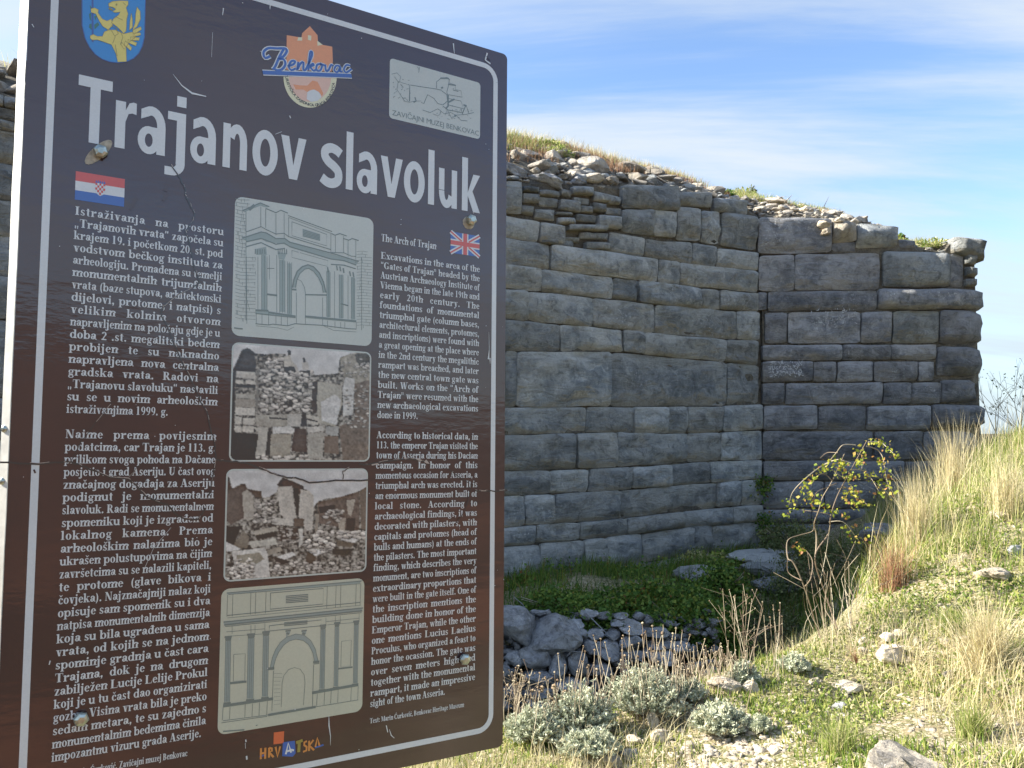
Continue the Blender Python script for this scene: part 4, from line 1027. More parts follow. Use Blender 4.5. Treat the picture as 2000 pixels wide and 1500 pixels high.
# museum card
x0, y0, x1, y1, card = panel_px([(760, 113), (938, 162), (937.5, 272), (761, 231)], 0.009, MP['paper'], 'museum_card')
A2 = lambda *p: zb(p, 500, 0, 4)
Fl = Flat(OT)
for pl_, w_ in [
    (A2((1060, 580), (1100, 570), (1130, 600), (1120, 640), (1150, 650), (1200, 665), (1195, 800), (1160, 760)), .0012), (A2((1205, 665), (1300, 680), (1400, 695), (1450, 705)), .0016),
    (A2((1450, 710), (1490, 740), (1495, 790), (1460, 820), (1420, 810), (1390, 770), (1340, 740), (1310, 810), (1290, 800)), .0018), (A2((1410, 690), (1410, 640), (1440, 615), (1490, 605), (1510, 620), (1505, 660), (1490, 720), (1500, 760)), .0016),
    (A2((1440, 612), (1500, 612), (1510, 625)), .004), (A2((1510, 650), (1560, 665), (1555, 700), (1600, 710), (1610, 760), (1500, 740)), .0014), (A2((1500, 660), (1560, 668)), .003), (A2((1500, 770), (1600, 790), (1620, 850), (1500, 820)), .0016),
    (A2((1500, 740), (1500, 830), (1480, 850)), .004), (A2((1500, 800), (1550, 775)), .004), (A2((1540, 690), (1540, 705), (1580, 715)), .002), (A2((1600, 850), (1610, 890), (1640, 820), (1660, 880)), .003), (A2((1620, 820), (1645, 830)), .004),
    (A2((1080, 600), (1110, 640), (1100, 700), (1140, 760), (1160, 790)), .0012), (A2((1150, 790), (1200, 800), (1240, 790), (1290, 790)), .0010), (A2((1200, 680), (1200, 790)), .0016), (A2((1240, 760), (1250, 790), (1230, 800)), .003),
    (A2((1300, 860), (1360, 880), (1420, 850), (1470, 890), (1520, 880), (1560, 900), (1640, 895), (1700, 880)), .0014), (A2((1460, 830), (1500, 860), (1560, 870), (1600, 880)), .002), (A2((1480, 900), (1490, 850), (1530, 930), (1560, 900), (1600, 940), (1650, 945)), .0014),
    (A2((1550, 900), (1560, 910)), .006), (A2((1450, 680), (1456, 692)), .006), (A2((1255, 520), (1275, 540), (1270, 570)), .0012), (A2((1280, 525), (1270, 545)), .0012), (A2((1530, 825), (1535, 832)), .003), (A2((1380, 890), (1420, 905), (1440, 890)), .001)]:
    Fl.line(pl_, w_)
rs = random.Random(5)
for k in range(60):
    X0 = rs.choice([rs.uniform(1070, 1200), rs.uniform(1400, 1680)]); Y0 = rs.uniform(620, 800) if X0 < 1200 else rs.uniform(840, 930)
    Fl.line(A2((X0, Y0), (X0 + rs.uniform(-18, 18), Y0 + rs.uniform(-10, 14))), .0011)
Fl.build('museum_sketch', MP['line'], card)

_font_cache = {}
def sans(Fl, text, place, size, offset=0.0, adv=None, spread=1.0):
    """built-in sans face; place(t) gives position, right and up vectors on the board for distance t along the line"""
    t_ = 0.0
    for c in text:
        key = (c, offset)
        if key not in _font_cache:
            cu = bpy.data.curves.new('f', 'FONT'); cu.body = c; cu.offset = offset; cu.resolution_u = 3
            ob = bpy.data.objects.new('f', cu); col.objects.link(ob); bpy.context.view_layer.update()
            me = bpy.data.meshes.new_from_object(ob)
            vs_ = [tuple(v.co[:2]) for v in me.vertices]; fs_ = [tuple(p.vertices) for p in me.polygons]
            wd = max([v[0] for v in vs_]) + 0.09 if vs_ else 0.3
            bpy.data.objects.remove(ob); bpy.data.curves.remove(cu); bpy.data.meshes.remove(me); _font_cache[key] = (vs_, fs_, wd)
        vs_, fs_, wd = _font_cache[key]
        (px_, py_), (rx_, ry_), (ux_, uy_) = place(t_ * spread)
        n = len(Fl.v)
        Fl.v += [BP(px_ + (x * rx_ + y * ux_) * size, py_ + (x * ry_ + y * uy_) * size, Fl.o + .0001) for x, y in vs_]
        Fl.f += [tuple(i + n for i in f) for f in fs_]; t_ += wd * size
    return t_
Fl = Flat(OT); txt = 'ZAVIČAJNI MUZEJ BENKOVAC'
pa = Bi(500 + 1062 / 4, 898 / 4); pb = Bi(500 + 1740 / 4, 1062 / 4); ln = math.hypot(pb[0] - pa[0], pb[1] - pa[1])
dr = ((pb[0] - pa[0]) / ln, (pb[1] - pa[1]) / ln); up = (-dr[1], dr[0]); sz = 0.0175
tot = sans(Flat(1), txt, lambda t: (pa, dr, up), sz); sans(Fl, txt, lambda t: ((pa[0] + dr[0] * t, pa[1] + dr[1] * t), dr, up), sz, 0.0, spread=ln / tot)
Fl.build('museum_name', MP['line'], card)

# coat of arms
A1 = lambda *p: zb(p, 0, 0, 4)
Fl = Flat(.0004); sh = [(640, -150), (642, 200), (665, 300), (700, 370), (745, 425), (800, 463), (860, 484), (925, 491), (990, 482), (1045, 455), (1085, 415), (1112, 360), (1128, 290), (1140, -150)]
Fl.poly(A1(*sh)); arms = Fl.build('shield', MP['blue'])
Fl = Flat(.0006); Fl.line(A1(*sh), .0016, close=True); Fl.line(A1((722, -150), (724, 330)), .0032); Fl.build('shield_border', MP['navy'], arms)
Fl = Flat(.0007)
for q in [[(695, 110), (712, 100), (712, 165), (700, 150)], [(735, 130), (760, 115), (745, 160)], [(700, 190), (716, 185), (716, 235), (695, 215)], [(735, 195), (765, 175), (775, 195), (740, 230)], [(700, 40), (716, 60), (714, 90)]]: Fl.poly(A1(*q))
Fl.build('olive_branch', MP['dkgreen'], arms)
Fl = Flat(.0008)
griff = [
    [(848, 28), (880, 12), (940, 6), (1000, 8), (1002, 35), (985, 62), (1000, 110), (990, 150), (988, 200), (985, 245), (965, 262), (935, 230), (900, 200), (870, 180), (885, 150), (925, 120), (940, 95), (900, 100), (880, 92), (905, 72), (880, 58), (850, 52)],
    [(710, 70), (740, 62), (770, 78), (765, 100), (800, 150), (835, 165), (870, 150), (880, 200), (845, 235), (800, 205), (775, 165), (748, 110), (712, 98)],
    [(705, 280), (730, 270), (760, 285), (800, 285), (815, 250), (850, 235), (900, 235), (965, 265), (1040, 250), (1060, 290), (1010, 330), (985, 370), (988, 482), (920, 486), (905, 420), (870, 350), (800, 325), (760, 312), (720, 315), (705, 300)],
    [(1070, 55), (1095, 90), (1098, 150), (1070, 210), (1035, 240), (1055, 180), (1060, 110)], [(1025, 105), (1035, 150), (1035, 215), (1010, 240), (1015, 170)],
    [(1040, 235), (1100, 210), (1105, 232), (1060, 262), (1035, 262)], [(1040, 262), (1095, 255), (1100, 275), (1040, 290)], [(1020, 290), (1090, 295), (1085, 318), (1020, 318)], [(1000, 310), (1070, 335), (1060, 360), (1000, 335)], [(980, 320), (1030, 375), (1020, 398), (970, 350)], [(950, 330), (985, 372), (968, 385), (945, 350)]]
for q in griff: Fl.poly(A1(*q))
Fl.build('griffin', MP['yellow'], arms)
Fl = Flat(.0010)
for q in griff: Fl.line(A1(*q), .0007, close=True)
for q in [[(905, 35), (915, 40)], [(850, 65), (880, 80)]]: Fl.line(A1(*q), .004)
for q in [[(870, 240), (900, 290), (880, 340)], [(930, 230), (960, 290), (940, 350)], [(960, 20), (980, 40)], [(900, 130), (960, 160)], [(870, 200), (920, 230)], [(900, 350), (915, 440)], [(905, 225), (925, 265), (900, 280)]]: Fl.line(A1(*q), .0009)
Fl.build('griffin_outline', MP['olive'], arms)

# town tourist logo
Fl = Flat(.0004); Fl.poly(A2((240, 275), (355, 295), (360, 260), (420, 205), (480, 275), (485, 345), (595, 365), (600, 480), (590, 560), (235, 545)))
logo = Fl.build('town_logo', MP['orange'])
def ell(cx, cy, rx, ry, a0, a1, n=28): return [(cx + rx * math.cos(R(a0 + (a1 - a0) * k / n)), cy + ry * math.sin(R(a0 + (a1 - a0) * k / n))) for k in range(n + 1)]
Fl = Flat(.0005); Fl.poly(A2((330, 292), (360, 292), (360, 318), (322, 318))); Fl.poly(A2((478, 318), (520, 350), (480, 358)))
Fl.poly(A2((405, 275), (432, 280), (430, 318), (405, 312))); Fl.poly(A2(*ell(422, 600, 208, 242, 0, 180))); Fl.build('logo_light', MP['lemon'], logo)['kind'] = 'stuff'
Fl = Flat(.0007); Fl.poly(A2(*ell(422, 600, 165, 196, 0, 180))); Fl.build('logo_disc', MP['pink'], logo)
Fl = Flat(.0008); Fl.poly(A2((395, 775), (400, 720), (440, 700), (490, 705), (510, 760), (480, 790), (430, 797))); Fl.build('logo_white', MP['white'], logo)
Fl = Flat(.0009); Fl.poly(A2((290, 660), (340, 668), (400, 670), (440, 630), (480, 640), (505, 690), (525, 730), (515, 752), (490, 720), (455, 700), (420, 705), (400, 720), (370, 700), (310, 700)))
Fl.build('logo_castle', MP['orange'], logo)
Fl = Flat(.0009)
cq = Bi(500 + 422 / 4, 150); rx_m = Bi(500 + 622 / 4, 150 + 8)[0] - cq[0]; ry_m = cq[1] - Bi(500 + 422 / 4, 150 + 238 / 4)[1]
txt = 'TURISTIČKA ZAJEDNICA GRADA BENKOVCA'
def arc_place(t, r=0.90, a0=176, L=None):
    a = R(180 + 6 + t); c_, s__ = math.cos(a), math.sin(a); tx_, ty_ = -s__ * rx_m, c_ * ry_m; l_ = math.hypot(tx_, ty_); tx_, ty_ = tx_ / l_, ty_ / l_
    return (cq[0] + rx_m * .96 * c_, cq[1] + ry_m * .96 * s__), (tx_, ty_), (-ty_, tx_)
tot = sans(Flat(1), txt, lambda t: (pa, dr, up), .0085); sans(Fl, txt, lambda t: arc_place(t), .0085, 0.02, spread=168 / tot); Fl.build('logo_ring_text', MP['black'], logo)
script = [
    [(215, 385), (180, 450), (150, 520), (130, 545)], [(110, 440), (70, 455), (58, 410), (95, 378), (160, 380), (225, 380), (240, 400), (215, 440), (175, 462), (215, 465), (228, 505), (200, 545), (160, 550), (140, 535)],
    [(245, 520), (290, 505), (305, 480), (275, 480), (255, 520), (275, 550), (310, 535)], [(330, 485), (320, 550), (345, 500), (370, 488), (368, 545), (385, 548), (400, 520)],
    [(400, 520), (435, 440), (435, 405), (420, 420), (408, 550)], [(408, 530), (440, 500), (450, 510), (425, 525), (450, 555), (470, 540)], [(505, 500), (475, 510), (472, 550), (500, 552), (515, 515), (500, 500), (540, 515)],
    [(540, 505), (545, 555), (565, 550), (585, 510), (600, 515)], [(655, 520), (625, 515), (610, 550), (635, 565), (660, 520), (655, 560), (675, 560)], [(735, 515), (705, 510), (685, 545), (705, 568), (745, 540)]]
for wd, mt, of in ((.0092, 'white', .0009), (.0050, 'royal', .0013)):
    Fl = Flat(of)
    for s_ in script:
        P = np.array(s_, float); Q = [tuple(P[0])]
        for i in range(len(P) - 1):
            p0, p1, p2, p3 = P[max(0, i - 1)], P[i], P[i + 1], P[min(len(P) - 1, i + 2)]
            for t_ in (0.33, 0.66, 1): Q.append(tuple(0.5 * ((2 * p1) + (p2 - p0) * t_ + (2 * p0 - 5 * p1 + 4 * p2 - p3) * t_ ** 2 + (3 * p1 - p0 - 3 * p2 + p3) * t_ ** 3)))
        Fl.line(A2(*Q), wd * (1 if s_[0][0] < 230 else .85))
    Fl.line(A2((52, 568), (745, 594)), .0125 if mt == 'white' else .0085)
    Fl.build('logo_script' if mt == 'royal' else 'logo_script_edge', MP[mt], logo)

# flags
def flag_box(c): P = bq(c); return (P[0][0] + P[3][0]) / 2, (P[2][1] + P[3][1]) / 2, (P[1][0] + P[2][0]) / 2, (P[0][1] + P[1][1]) / 2
x0, y0, x1, y1 = flag_box([(147, 335), (243, 349), (243, 403), (147, 391)]); h3 = (y1 - y0) / 3
Fl = Flat(.0004); Fl.poly(rect(x0, y0 + h3, x1, y1 - h3)); fl = Fl.build('croatian_flag', MP['white'])
Fl = Flat(.0005); Fl.poly(rect(x0, y1 - h3, x1, y1)); Fl.build('red_stripe', MP['red'], fl); Fl = Flat(.0005); Fl.poly(rect(x0, y0, x1, y0 + h3)); Fl.build('blue_stripe', MP['royal'], fl)
cx = (x0 + x1) / 2; cw = (x1 - x0) * .1; ch = h3 * .62; cy = (y0 + y1) / 2
Fl = Flat(.0007); Fl.poly([(cx - cw, cy + ch), (cx + cw, cy + ch), (cx + cw, cy - ch * .7), (cx, cy - ch * 1.2), (cx - cw, cy - ch * .7)]); Fl.build('flag_shield', MP['white'], fl)
Fl = Flat(.0009)
for i in range(5):
    for j in range(5):
        if (i + j) % 2 == 0 and not (j == 4 and i in (0, 4)): Fl.poly(rect(cx - cw + i * cw * .4, cy + ch - (j + 1) * ch * .4, cx - cw + (i + 1) * cw * .4, cy + ch - j * ch * .4))
Fl.build('flag_checks', MP['red'], fl)
Fl = Flat(.0009)
for i in range(5): Fl.poly([(cx - cw * 1.05 + i * cw * .42, cy + ch), (cx - cw * 1.05 + (i + 1) * cw * .42, cy + ch), (cx - cw * 1.0 + (i + .5) * cw * .4, cy + ch * 1.5)])
Fl.build('flag_crown', MP['royal'], fl)
x0, y0, x1, y1 = flag_box([(880, 452), (936, 461.5), (936.5, 501.5), (879.5, 494)]); W_, Hh = x1 - x0, y1 - y0; cx, cy = (x0 + x1) / 2, (y0 + y1) / 2
Fl = Flat(.0004); Fl.poly(rect(x0, y0, x1, y1)); fl = Fl.build('british_flag', MP['royal'])
Fl = Flat(.0006)
for q in ([(x0, y0), (x1, y1)], [(x0, y1), (x1, y0)]): Fl.line(q, Hh * .2)
Fl.line([(cx, y0), (cx, y1)], Hh * .33); Fl.line([(x0, cy), (x1, cy)], Hh * .33); Fl.build('flag_white', MP['white'], fl)
Fl = Flat(.0009)
for q in ([(x0, y0 - .0), (cx - W_ * .12, cy - Hh * .12)], [(x1, y1), (cx + W_ * .12, cy + Hh * .12)], [(x0, y1), (cx - W_ * .12, cy + Hh * .12)], [(x1, y0), (cx + W_ * .12, cy - Hh * .12)]): Fl.line(q, Hh * .07)
Fl.line([(cx, y0), (cx, y1)], Hh * .2); Fl.line([(x0, cy), (x1, cy)], Hh * .2); Fl.build('flag_red', MP['red'], fl)

# ---- drawing of the arch in perspective
x0, y0, x1, y1, dwg = panel_px([(458, 384), (728, 426), (727, 674), (453, 658)], .016, MP['paper'], 'arch_drawing')
U1 = lambda *p: zb(p, 430, 370, 6.25)
L1 = Flat(OT); S1 = Flat(.0005)
def sl(*p, w=.0012): L1.line(U1(*p), w)
for q in [[(505, 800), (560, 800), (572, 1490), (505, 1490)], [(725, 860), (785, 860), (795, 1495), (725, 1495)], [(820, 900), (865, 905), (875, 1530), (820, 1530)], [(1300, 990), (1338, 990), (1345, 1560), (1300, 1560)],
          [(1452, 1040), (1500, 1040), (1500, 1575), (1452, 1575)], [(1600, 1070), (1640, 1070), (1645, 1590), (1600, 1590)],
          [(270, 595), (500, 520), (560, 535), (680, 600), (790, 600), (850, 650), (1400, 800), (1510, 830), (1690, 880), (1660, 920), (1400, 850), (1330, 840), (850, 700), (780, 670), (560, 640), (500, 600), (315, 630)],
          [(275, 255), (490, 165), (600, 210), (560, 222), (490, 200), (315, 270)], [(420, 730), (560, 700), (570, 800), (440, 800)], [(700, 770), (815, 775), (780, 860), (715, 850)], [(1005, 480), (1220, 545), (1220, 630), (1005, 575)]]: S1.poly(U1(*q))
# shaded lower steps
for q in [[(430, 1470), (580, 1475), (590, 1495), (920, 1545), (920, 1570), (430, 1515)], [(1035, 1545), (1660, 1605), (1660, 1625), (1035, 1570)]]: S1.poly(U1(*q))
for xx in (505, 540, 572, 725, 760, 790, 820, 845, 872, 1300, 1322, 1342, 1452, 1478, 1500, 1600, 1622, 1642): sl((xx, 800 + (xx - 505) * .25), (xx, 1490 + (xx - 505) * .08), w=.0009)
for xx, a, b in [(315, 270, 1600), (495, 210, 460), (555, 230, 470), (680, 300, 560), (780, 290, 600), (835, 340, 580), (1350, 540, 770), (1405, 570, 770), (1505, 570, 770), (1560, 620, 820), (1655, 620, 900), (460, 820, 1470), (600, 800, 1100), (690, 800, 1500), (1395, 1000, 1600), (1560, 1050, 1590), (930, 1260, 1640), (1040, 1260, 1640), (1250, 1320, 1660), (440, 1500, 1640), (510, 1510, 1650), (590, 1510, 1650), (680, 1520, 1650), (745, 1530, 1660), (820, 1540, 1660), (1310, 1600, 1680), (1400, 1610, 1690), (1470, 1620, 1690), (1520, 1620, 1700), (1660, 1620, 1700)]:
    sl((xx, a), (xx, b), w=.0010)
for pts, wd in [([(275, 258), (490, 165), (600, 212)], .0022), ([(560, 235), (680, 285), (740, 255), (825, 290)], .0022), ([(830, 320), (1365, 515)], .0018), ([(840, 345), (1360, 540)], .001), ([(1360, 540), (1400, 560), (1460, 540), (1545, 570)], .0022), ([(1500, 600), (1570, 620), (1610, 600), (1690, 625)], .0022),
                ([(315, 520), (500, 455), (560, 490), (680, 545), (780, 535), (830, 575), (1350, 735)], .0018), ([(1355, 770), (1510, 775), (1600, 815), (1660, 820)], .0016), ([(270, 595), (500, 520), (560, 530), (680, 600), (790, 600), (850, 645), (1400, 790), (1690, 880)], .0024), ([(315, 640), (500, 600), (560, 620), (680, 670), (780, 655), (850, 700), (1350, 850), (1510, 870), (1660, 925)], .0026),
                ([(315, 700), (500, 650), (560, 680), (680, 735), (790, 720)], .0026), ([(1350, 915), (1510, 925), (1655, 970)], .0026), ([(875, 395), (1300, 550), (1300, 690), (875, 565), (875, 395)], .0012), ([(875, 745), (1315, 870), (1310, 940), (875, 830), (875, 745)], .0010), ([(870, 1220), (930, 1225)], .004), ([(1040, 1285), (1300, 1290)], .003), ([(570, 1280), (695, 1295)], .004), ([(570, 965), (660, 965)], .0016),
                ([(1470, 1395), (1565, 1420)], .003), ([(430, 1475), (585, 1480), (590, 1500), (920, 1550)], .004), ([(430, 1515), (920, 1565)], .0022), ([(1035, 1550), (1660, 1610)], .0045), ([(430, 1640), (590, 1655), (640, 1645), (820, 1665), (910, 1640), (1260, 1660), (1400, 1680), (1560, 1700), (1660, 1705)], .002), ([(435, 1665), (700, 1690), (820, 1720), (900, 1680)], .0009), ([(1260, 1665), (1380, 1720), (1660, 1740)], .001)]:
    sl(*pts, w=wd)
arcp = [(880, 1200), (900, 1100), (940, 1000), (1000, 945), (1070, 920), (1140, 945), (1210, 1020), (1260, 1130), (1290, 1260)]
sl(*arcp, w=.0028); arci = [(920, 1200), (935, 1110), (970, 1030), (1030, 975), (1080, 965), (1140, 1000), (1200, 1080), (1245, 1180), (1255, 1260)]; sl(*arci, w=.0016)
S1.poly(U1(*(arcp + arci[::-1]))); sl((930, 1090), (990, 1120), (1030, 1200), (1040, 1270), w=.001)
rs = random.Random(3)
for k in range(34):
    yy = 110 + k * 44; xe = 360 if k < 3 else (310 if yy < 800 else 430); y2 = yy + rs.uniform(-6, 10)
    sl((185, yy), (250, yy + 18 + rs.uniform(-4, 4)), (xe, y2 + 22), w=.0008)
    for q in range(2):
        xx = rs.uniform(195, xe); sl((xx, yy + 10), (xx + 2, yy + 50), w=.0007)
for k in range(26):
    yy = 760 + k * 36; sl((1665, yy), (1730, yy - 6), (1800 if yy < 830 else 1850, yy + 4), w=.0008)
    xx = rs.uniform(1670, 1840); sl((xx, yy), (xx, yy + 34), w=.0007)
sl((1725, 830), (1725, 1720), w=.0009); sl((320, 820), (325, 1640), w=.0009); sl((350, 250), (420, 190), w=.006); sl((170, 1690), (230, 1700), (275, 1702), w=.003)
for k in range(14):
    sl((1005, 490 + k * 0), (1006, 491)) if False else None
for yy in range(0, 5): sl((1010, 495 + yy * 18), (1215, 558 + yy * 16), w=.0016)
for xx in list(range(430, 570, 28)) + list(range(705, 815, 26)): sl((xx, 730), (xx + rs.uniform(-8, 8), 790), w=.0018)
for (xx, yy) in [(1420, 930), (1460, 940), (1500, 960), (1310, 950), (1580, 1000), (1620, 1010)]: sl((xx, yy), (xx + 10, yy + 60), w=.003)
S1.build('drawing_shade', MP['shade'], dwg); L1.build('drawing_lines', MP['line'], dwg)

# ---- front elevation of the arch
x0, y0, x1, y1, dwg2 = panel_px([(434, 1151), (714, 1128), (705, 1391), (423, 1434)], .016, MP['paper2'], 'arch_elevation')
U2 = lambda *p: zb([(x, y) for x, y in p], 410, 1110, 6.25)
L2 = Flat(OT); S2 = Flat(.0005)
def s2(*p, w=.0010): L2.line(U2(*p), w)
D = 937.5                                                 # the lower zoom starts 150 px further down
cols2 = [((190, 255), 880, 1630), ((465, 540), 850, 1590), ((650, 718), 820, 1565), ((1352, 1408), 740, 1470), ((1525, 1575), 710, 1440), ((1760, 1812), 690, 1400)]
for (xa_, xb_), a, b in cols2:
    dx = -14 * (b - a) / 750
    S2.poly(U2((xa_, a), (xb_, a), (xb_ + dx, b), (xa_ + dx, b)))
    for f_ in (0, .35, .65, 1): s2((xa_ + (xb_ - xa_) * f_, a), (xa_ + (xb_ - xa_) * f_ + dx, b), w=.0008)
    s2((xa_ - 12, a - 40), (xb_ + 12, a - 48), w=.004); s2((xa_ - 4, a - 22), (xb_ + 6, a - 28), w=.006); s2((xa_, a - 4), (xb_, a - 8), w=.003)
    s2((xa_ + dx - 12, b + 22), (xb_ + dx + 12, b + 16), w=.005)
S2.poly(U2((200, 298), (1850, 150), (1830, 182), (220, 318))); S2.poly(U2((165, 660), (1865, 485), (1850, 525), (180, 700)))
for pts, wd in [([(205, 300), (1860, 152)], .0016), ([(225, 320), (1830, 188)], .0010), ([(165, 655), (1870, 482)], .0022), ([(175, 690), (1860, 518)], .003), ([(185, 710), (1850, 540)], .0014), ([(210, 575), (1835, 415)], .0016), ([(210, 605), (1840, 450)], .0009),
                ([(740, 300), (1385, 245), (1380, 435), (735, 498), (740, 300)], .0014), ([(725, 700), (1360, 628), (1355, 700), (722, 765), (725, 700)], .0014), ([(200, 775), (665, 738)], .0011), ([(1420, 650), (1825, 608)], .0011), ([(200, 830), (650, 800)], .001), ([(1430, 690), (1820, 655)], .001),
                ([(290, 1050), (430, 1040), (425, 1365), (285, 1378), (290, 1050)], .001), ([(1605, 890), (1725, 875), (1715, 1190), (1597, 1203), (1605, 890)], .001), ([(245, 1400), (445, 1380)], .004), ([(250, 1412), (445, 1392)], .0012), ([(1565, 1225), (1740, 1205)], .0035), ([(705, 1225), (785, 1215)], .005), ([(705, 1240), (780, 1232)], .0014), ([(1260, 1145), (1335, 1138)], .005), ([(1262, 1168), (1335, 1160)], .0016),
                ([(775, 1250), (755, 1740)], .0012), ([(1265, 1180), (1250, 1690)], .0012), ([(160, 1680), (770, 1590)], .006), ([(1245, 1520), (1810, 1420)], .006), ([(155, 1860), (700, 1790), (1290, 1690), (1810, 1605)], .0012), ([(140, 1885), (700, 1805)], .0012), ([(710, 1790), (1290, 1690)], .005), ([(160, 1700), (150, 1850)], .001), ([(245, 1690), (238, 1840)], .001), ([(430, 1660), (425, 1820)], .001), ([(520, 1650), (512, 1810)], .001), ([(605, 1635), (598, 1800)], .001), ([(700, 1620), (692, 1790)], .001), ([(1310, 1530), (1300, 1680)], .001), ([(1400, 1500), (1392, 1665)], .001), ([(1480, 1490), (1472, 1650)], .001), ([(1565, 1470), (1558, 1640)], .001), ([(1725, 1450), (1718, 1620)], .001), ([(1810, 1430), (1802, 1610)], .001), ([(160, 1990), (420, 1970)], .0026), ([(560, 1920), (580, 1912)], .0018)]:
    s2(*pts, w=wd)
for xx, a in [(215, 320), (280, 315), (500, 295), (560, 290), (685, 280), (1432, 215), (1540, 205), (1598, 200), (1785, 185), (1840, 180)]: s2((xx, a), (xx - 8, a + 270), w=.0010)
for xx, a in [(270, 700), (500, 690), (550, 690), (670, 670), (1415, 600), (1530, 580), (1590, 575), (1820, 550)]: s2((xx, a), (xx, a + 100), w=.0009)
ao = [(735, 1205), (760, 1090), (800, 990), (860, 900), (940, 835), (1050, 800), (1150, 815), (1230, 880), (1285, 980), (1320, 1130)]; ai = [(775, 1205), (800, 1110), (840, 1020), (900, 935), (970, 885), (1050, 865), (1140, 880), (1210, 940), (1255, 1030), (1275, 1140)]
S2.poly(U2(*(ao + ai[::-1]))); s2(*ao, w=.0010); s2(*ai, w=.0010)
s2((870, 1690), (880, 1400), (900, 1310), (960, 1235), (1030, 1210), (1100, 1230), (1150, 1300), (1160, 1400), (1140, 1670), w=.0009)
for k in range(9): s2((780, 1280 + k * 48), (860 - (k < 2) * -20, 1285 + k * 46), w=.0006)
for k in range(5): s2((925, 340 + k * 20), (1200, 318 + k * 20), w=.0022)
for k in range(3): s2((905, 665 + k * 18), (1190, 640 + k * 18), w=.0022)
for cx_ in (925, 1120): S2.poly(U2((cx_, 765), (cx_ + 60, 755), (cx_ + 50, 800), (cx_ + 5, 840))); s2((cx_ - 5, 765), (cx_ + 62, 756), w=.003); s2((cx_ + 10, 790), (cx_ + 40, 800), w=.004)
S2.build('elevation_shade', MP['shade'], dwg2); L2.build('elevation_lines', MP['line'], dwg2)

# ---- the two old photographs, as flat colour prints
def photo_print(name, corners, ox, oy, paint, rad):
    x0, y0, x1, y1, fr_ = panel_px(corners, rad, MP['paper'], name)
    m_ = 0.0032; x0 += m_; x1 -= m_; y0 += m_; y1 -= m_
    NX, NY = 190, 160; U_ = np.zeros((NY, NX)); V_ = np.zeros((NY, NX)); vs = []
    for j in range(NY):
        for i in range(NX):
            p = BP(x0 + (x1 - x0) * i / (NX - 1), y1 - (y1 - y0) * j / (NY - 1), .0006); vs.append(p)
            q = p - CAM; cp, sp = math.cos(PITCH), math.sin(PITCH); yf = q.y * cp + q.z * sp; zu = -q.y * sp + q.z * cp
            U_[j, i] = (1000 + F * q.x / yf - ox) * 6.25; V_[j, i] = (750 - F * zu / yf - oy) * 6.25
    C = paint(U_, V_)
    for _ in range(1): C = .5 * C + .125 * (np.roll(C, 1, 0) + np.roll(C, -1, 0) + np.roll(C, 1, 1) + np.roll(C, -1, 1))
    low = C.copy()
    for _ in range(30): low = .25 * (np.roll(low, 1, 0) + np.roll(low, -1, 0) + np.roll(low, 1, 1) + np.roll(low, -1, 1))
    C = np.clip(C + .35 * (C - low), .01, 1) * (.84 + .32 * vnoise(U_, V_, 90, 31))[..., None] * (.92 + .16 * vnoise(U_, V_, 6, 32))[..., None]
    fs = []; r_ = rad * .8
    for j in range(NY - 1):
        for i in range(NX - 1):
            x = (i + .5) / (NX - 1) * (x1 - x0); y = (j + .5) / (NY - 1) * (y1 - y0); dx = max(0, r_ - min(x, x1 - x0 - x)); dy_ = max(0, r_ - min(y, y1 - y0 - y))
            if dx * dx + dy_ * dy_ <= r_ * r_: fs.append((j * NX + i, j * NX + i + 1, (j + 1) * NX + i + 1, (j + 1) * NX + i))
    mesh('photograph', vs, fs, MP['photo'], fr_, cols=C.reshape(-1, 3))
def inside(U_, V_, poly):
    r = np.zeros(U_.shape, bool); n = len(poly)
    for i in range(n):
        xa_, ya = poly[i]; xb_, yb = poly[(i + 1) % n]
        if ya == yb: continue
        c = ((ya > V_) != (yb > V_)) & (U_ < (xb_ - xa_) * (V_ - ya) / (yb - ya) + xa_); r ^= c
    return r
def vnoise(U_, V_, s, seed=0):
    g = np.random.default_rng(seed).random((160, 160)); x = (U_ / s) % 159; y = (V_ / s) % 159; i = x.astype(int); j = y.astype(int); fx, fy = x - i, y - j; fx = fx * fx * (3 - 2 * fx); fy = fy * fy * (3 - 2 * fy)
    return (g[j, i] * (1 - fx) + g[j, i + 1] * fx) * (1 - fy) + (g[j + 1, i] * (1 - fx) + g[j + 1, i + 1] * fx) * fy
SK, LT, MD, DK, BR = (.46, .52, .56), (.46, .45, .37), (.19, .17, .12), (.03, .03, .025), (.12, .07, .045)
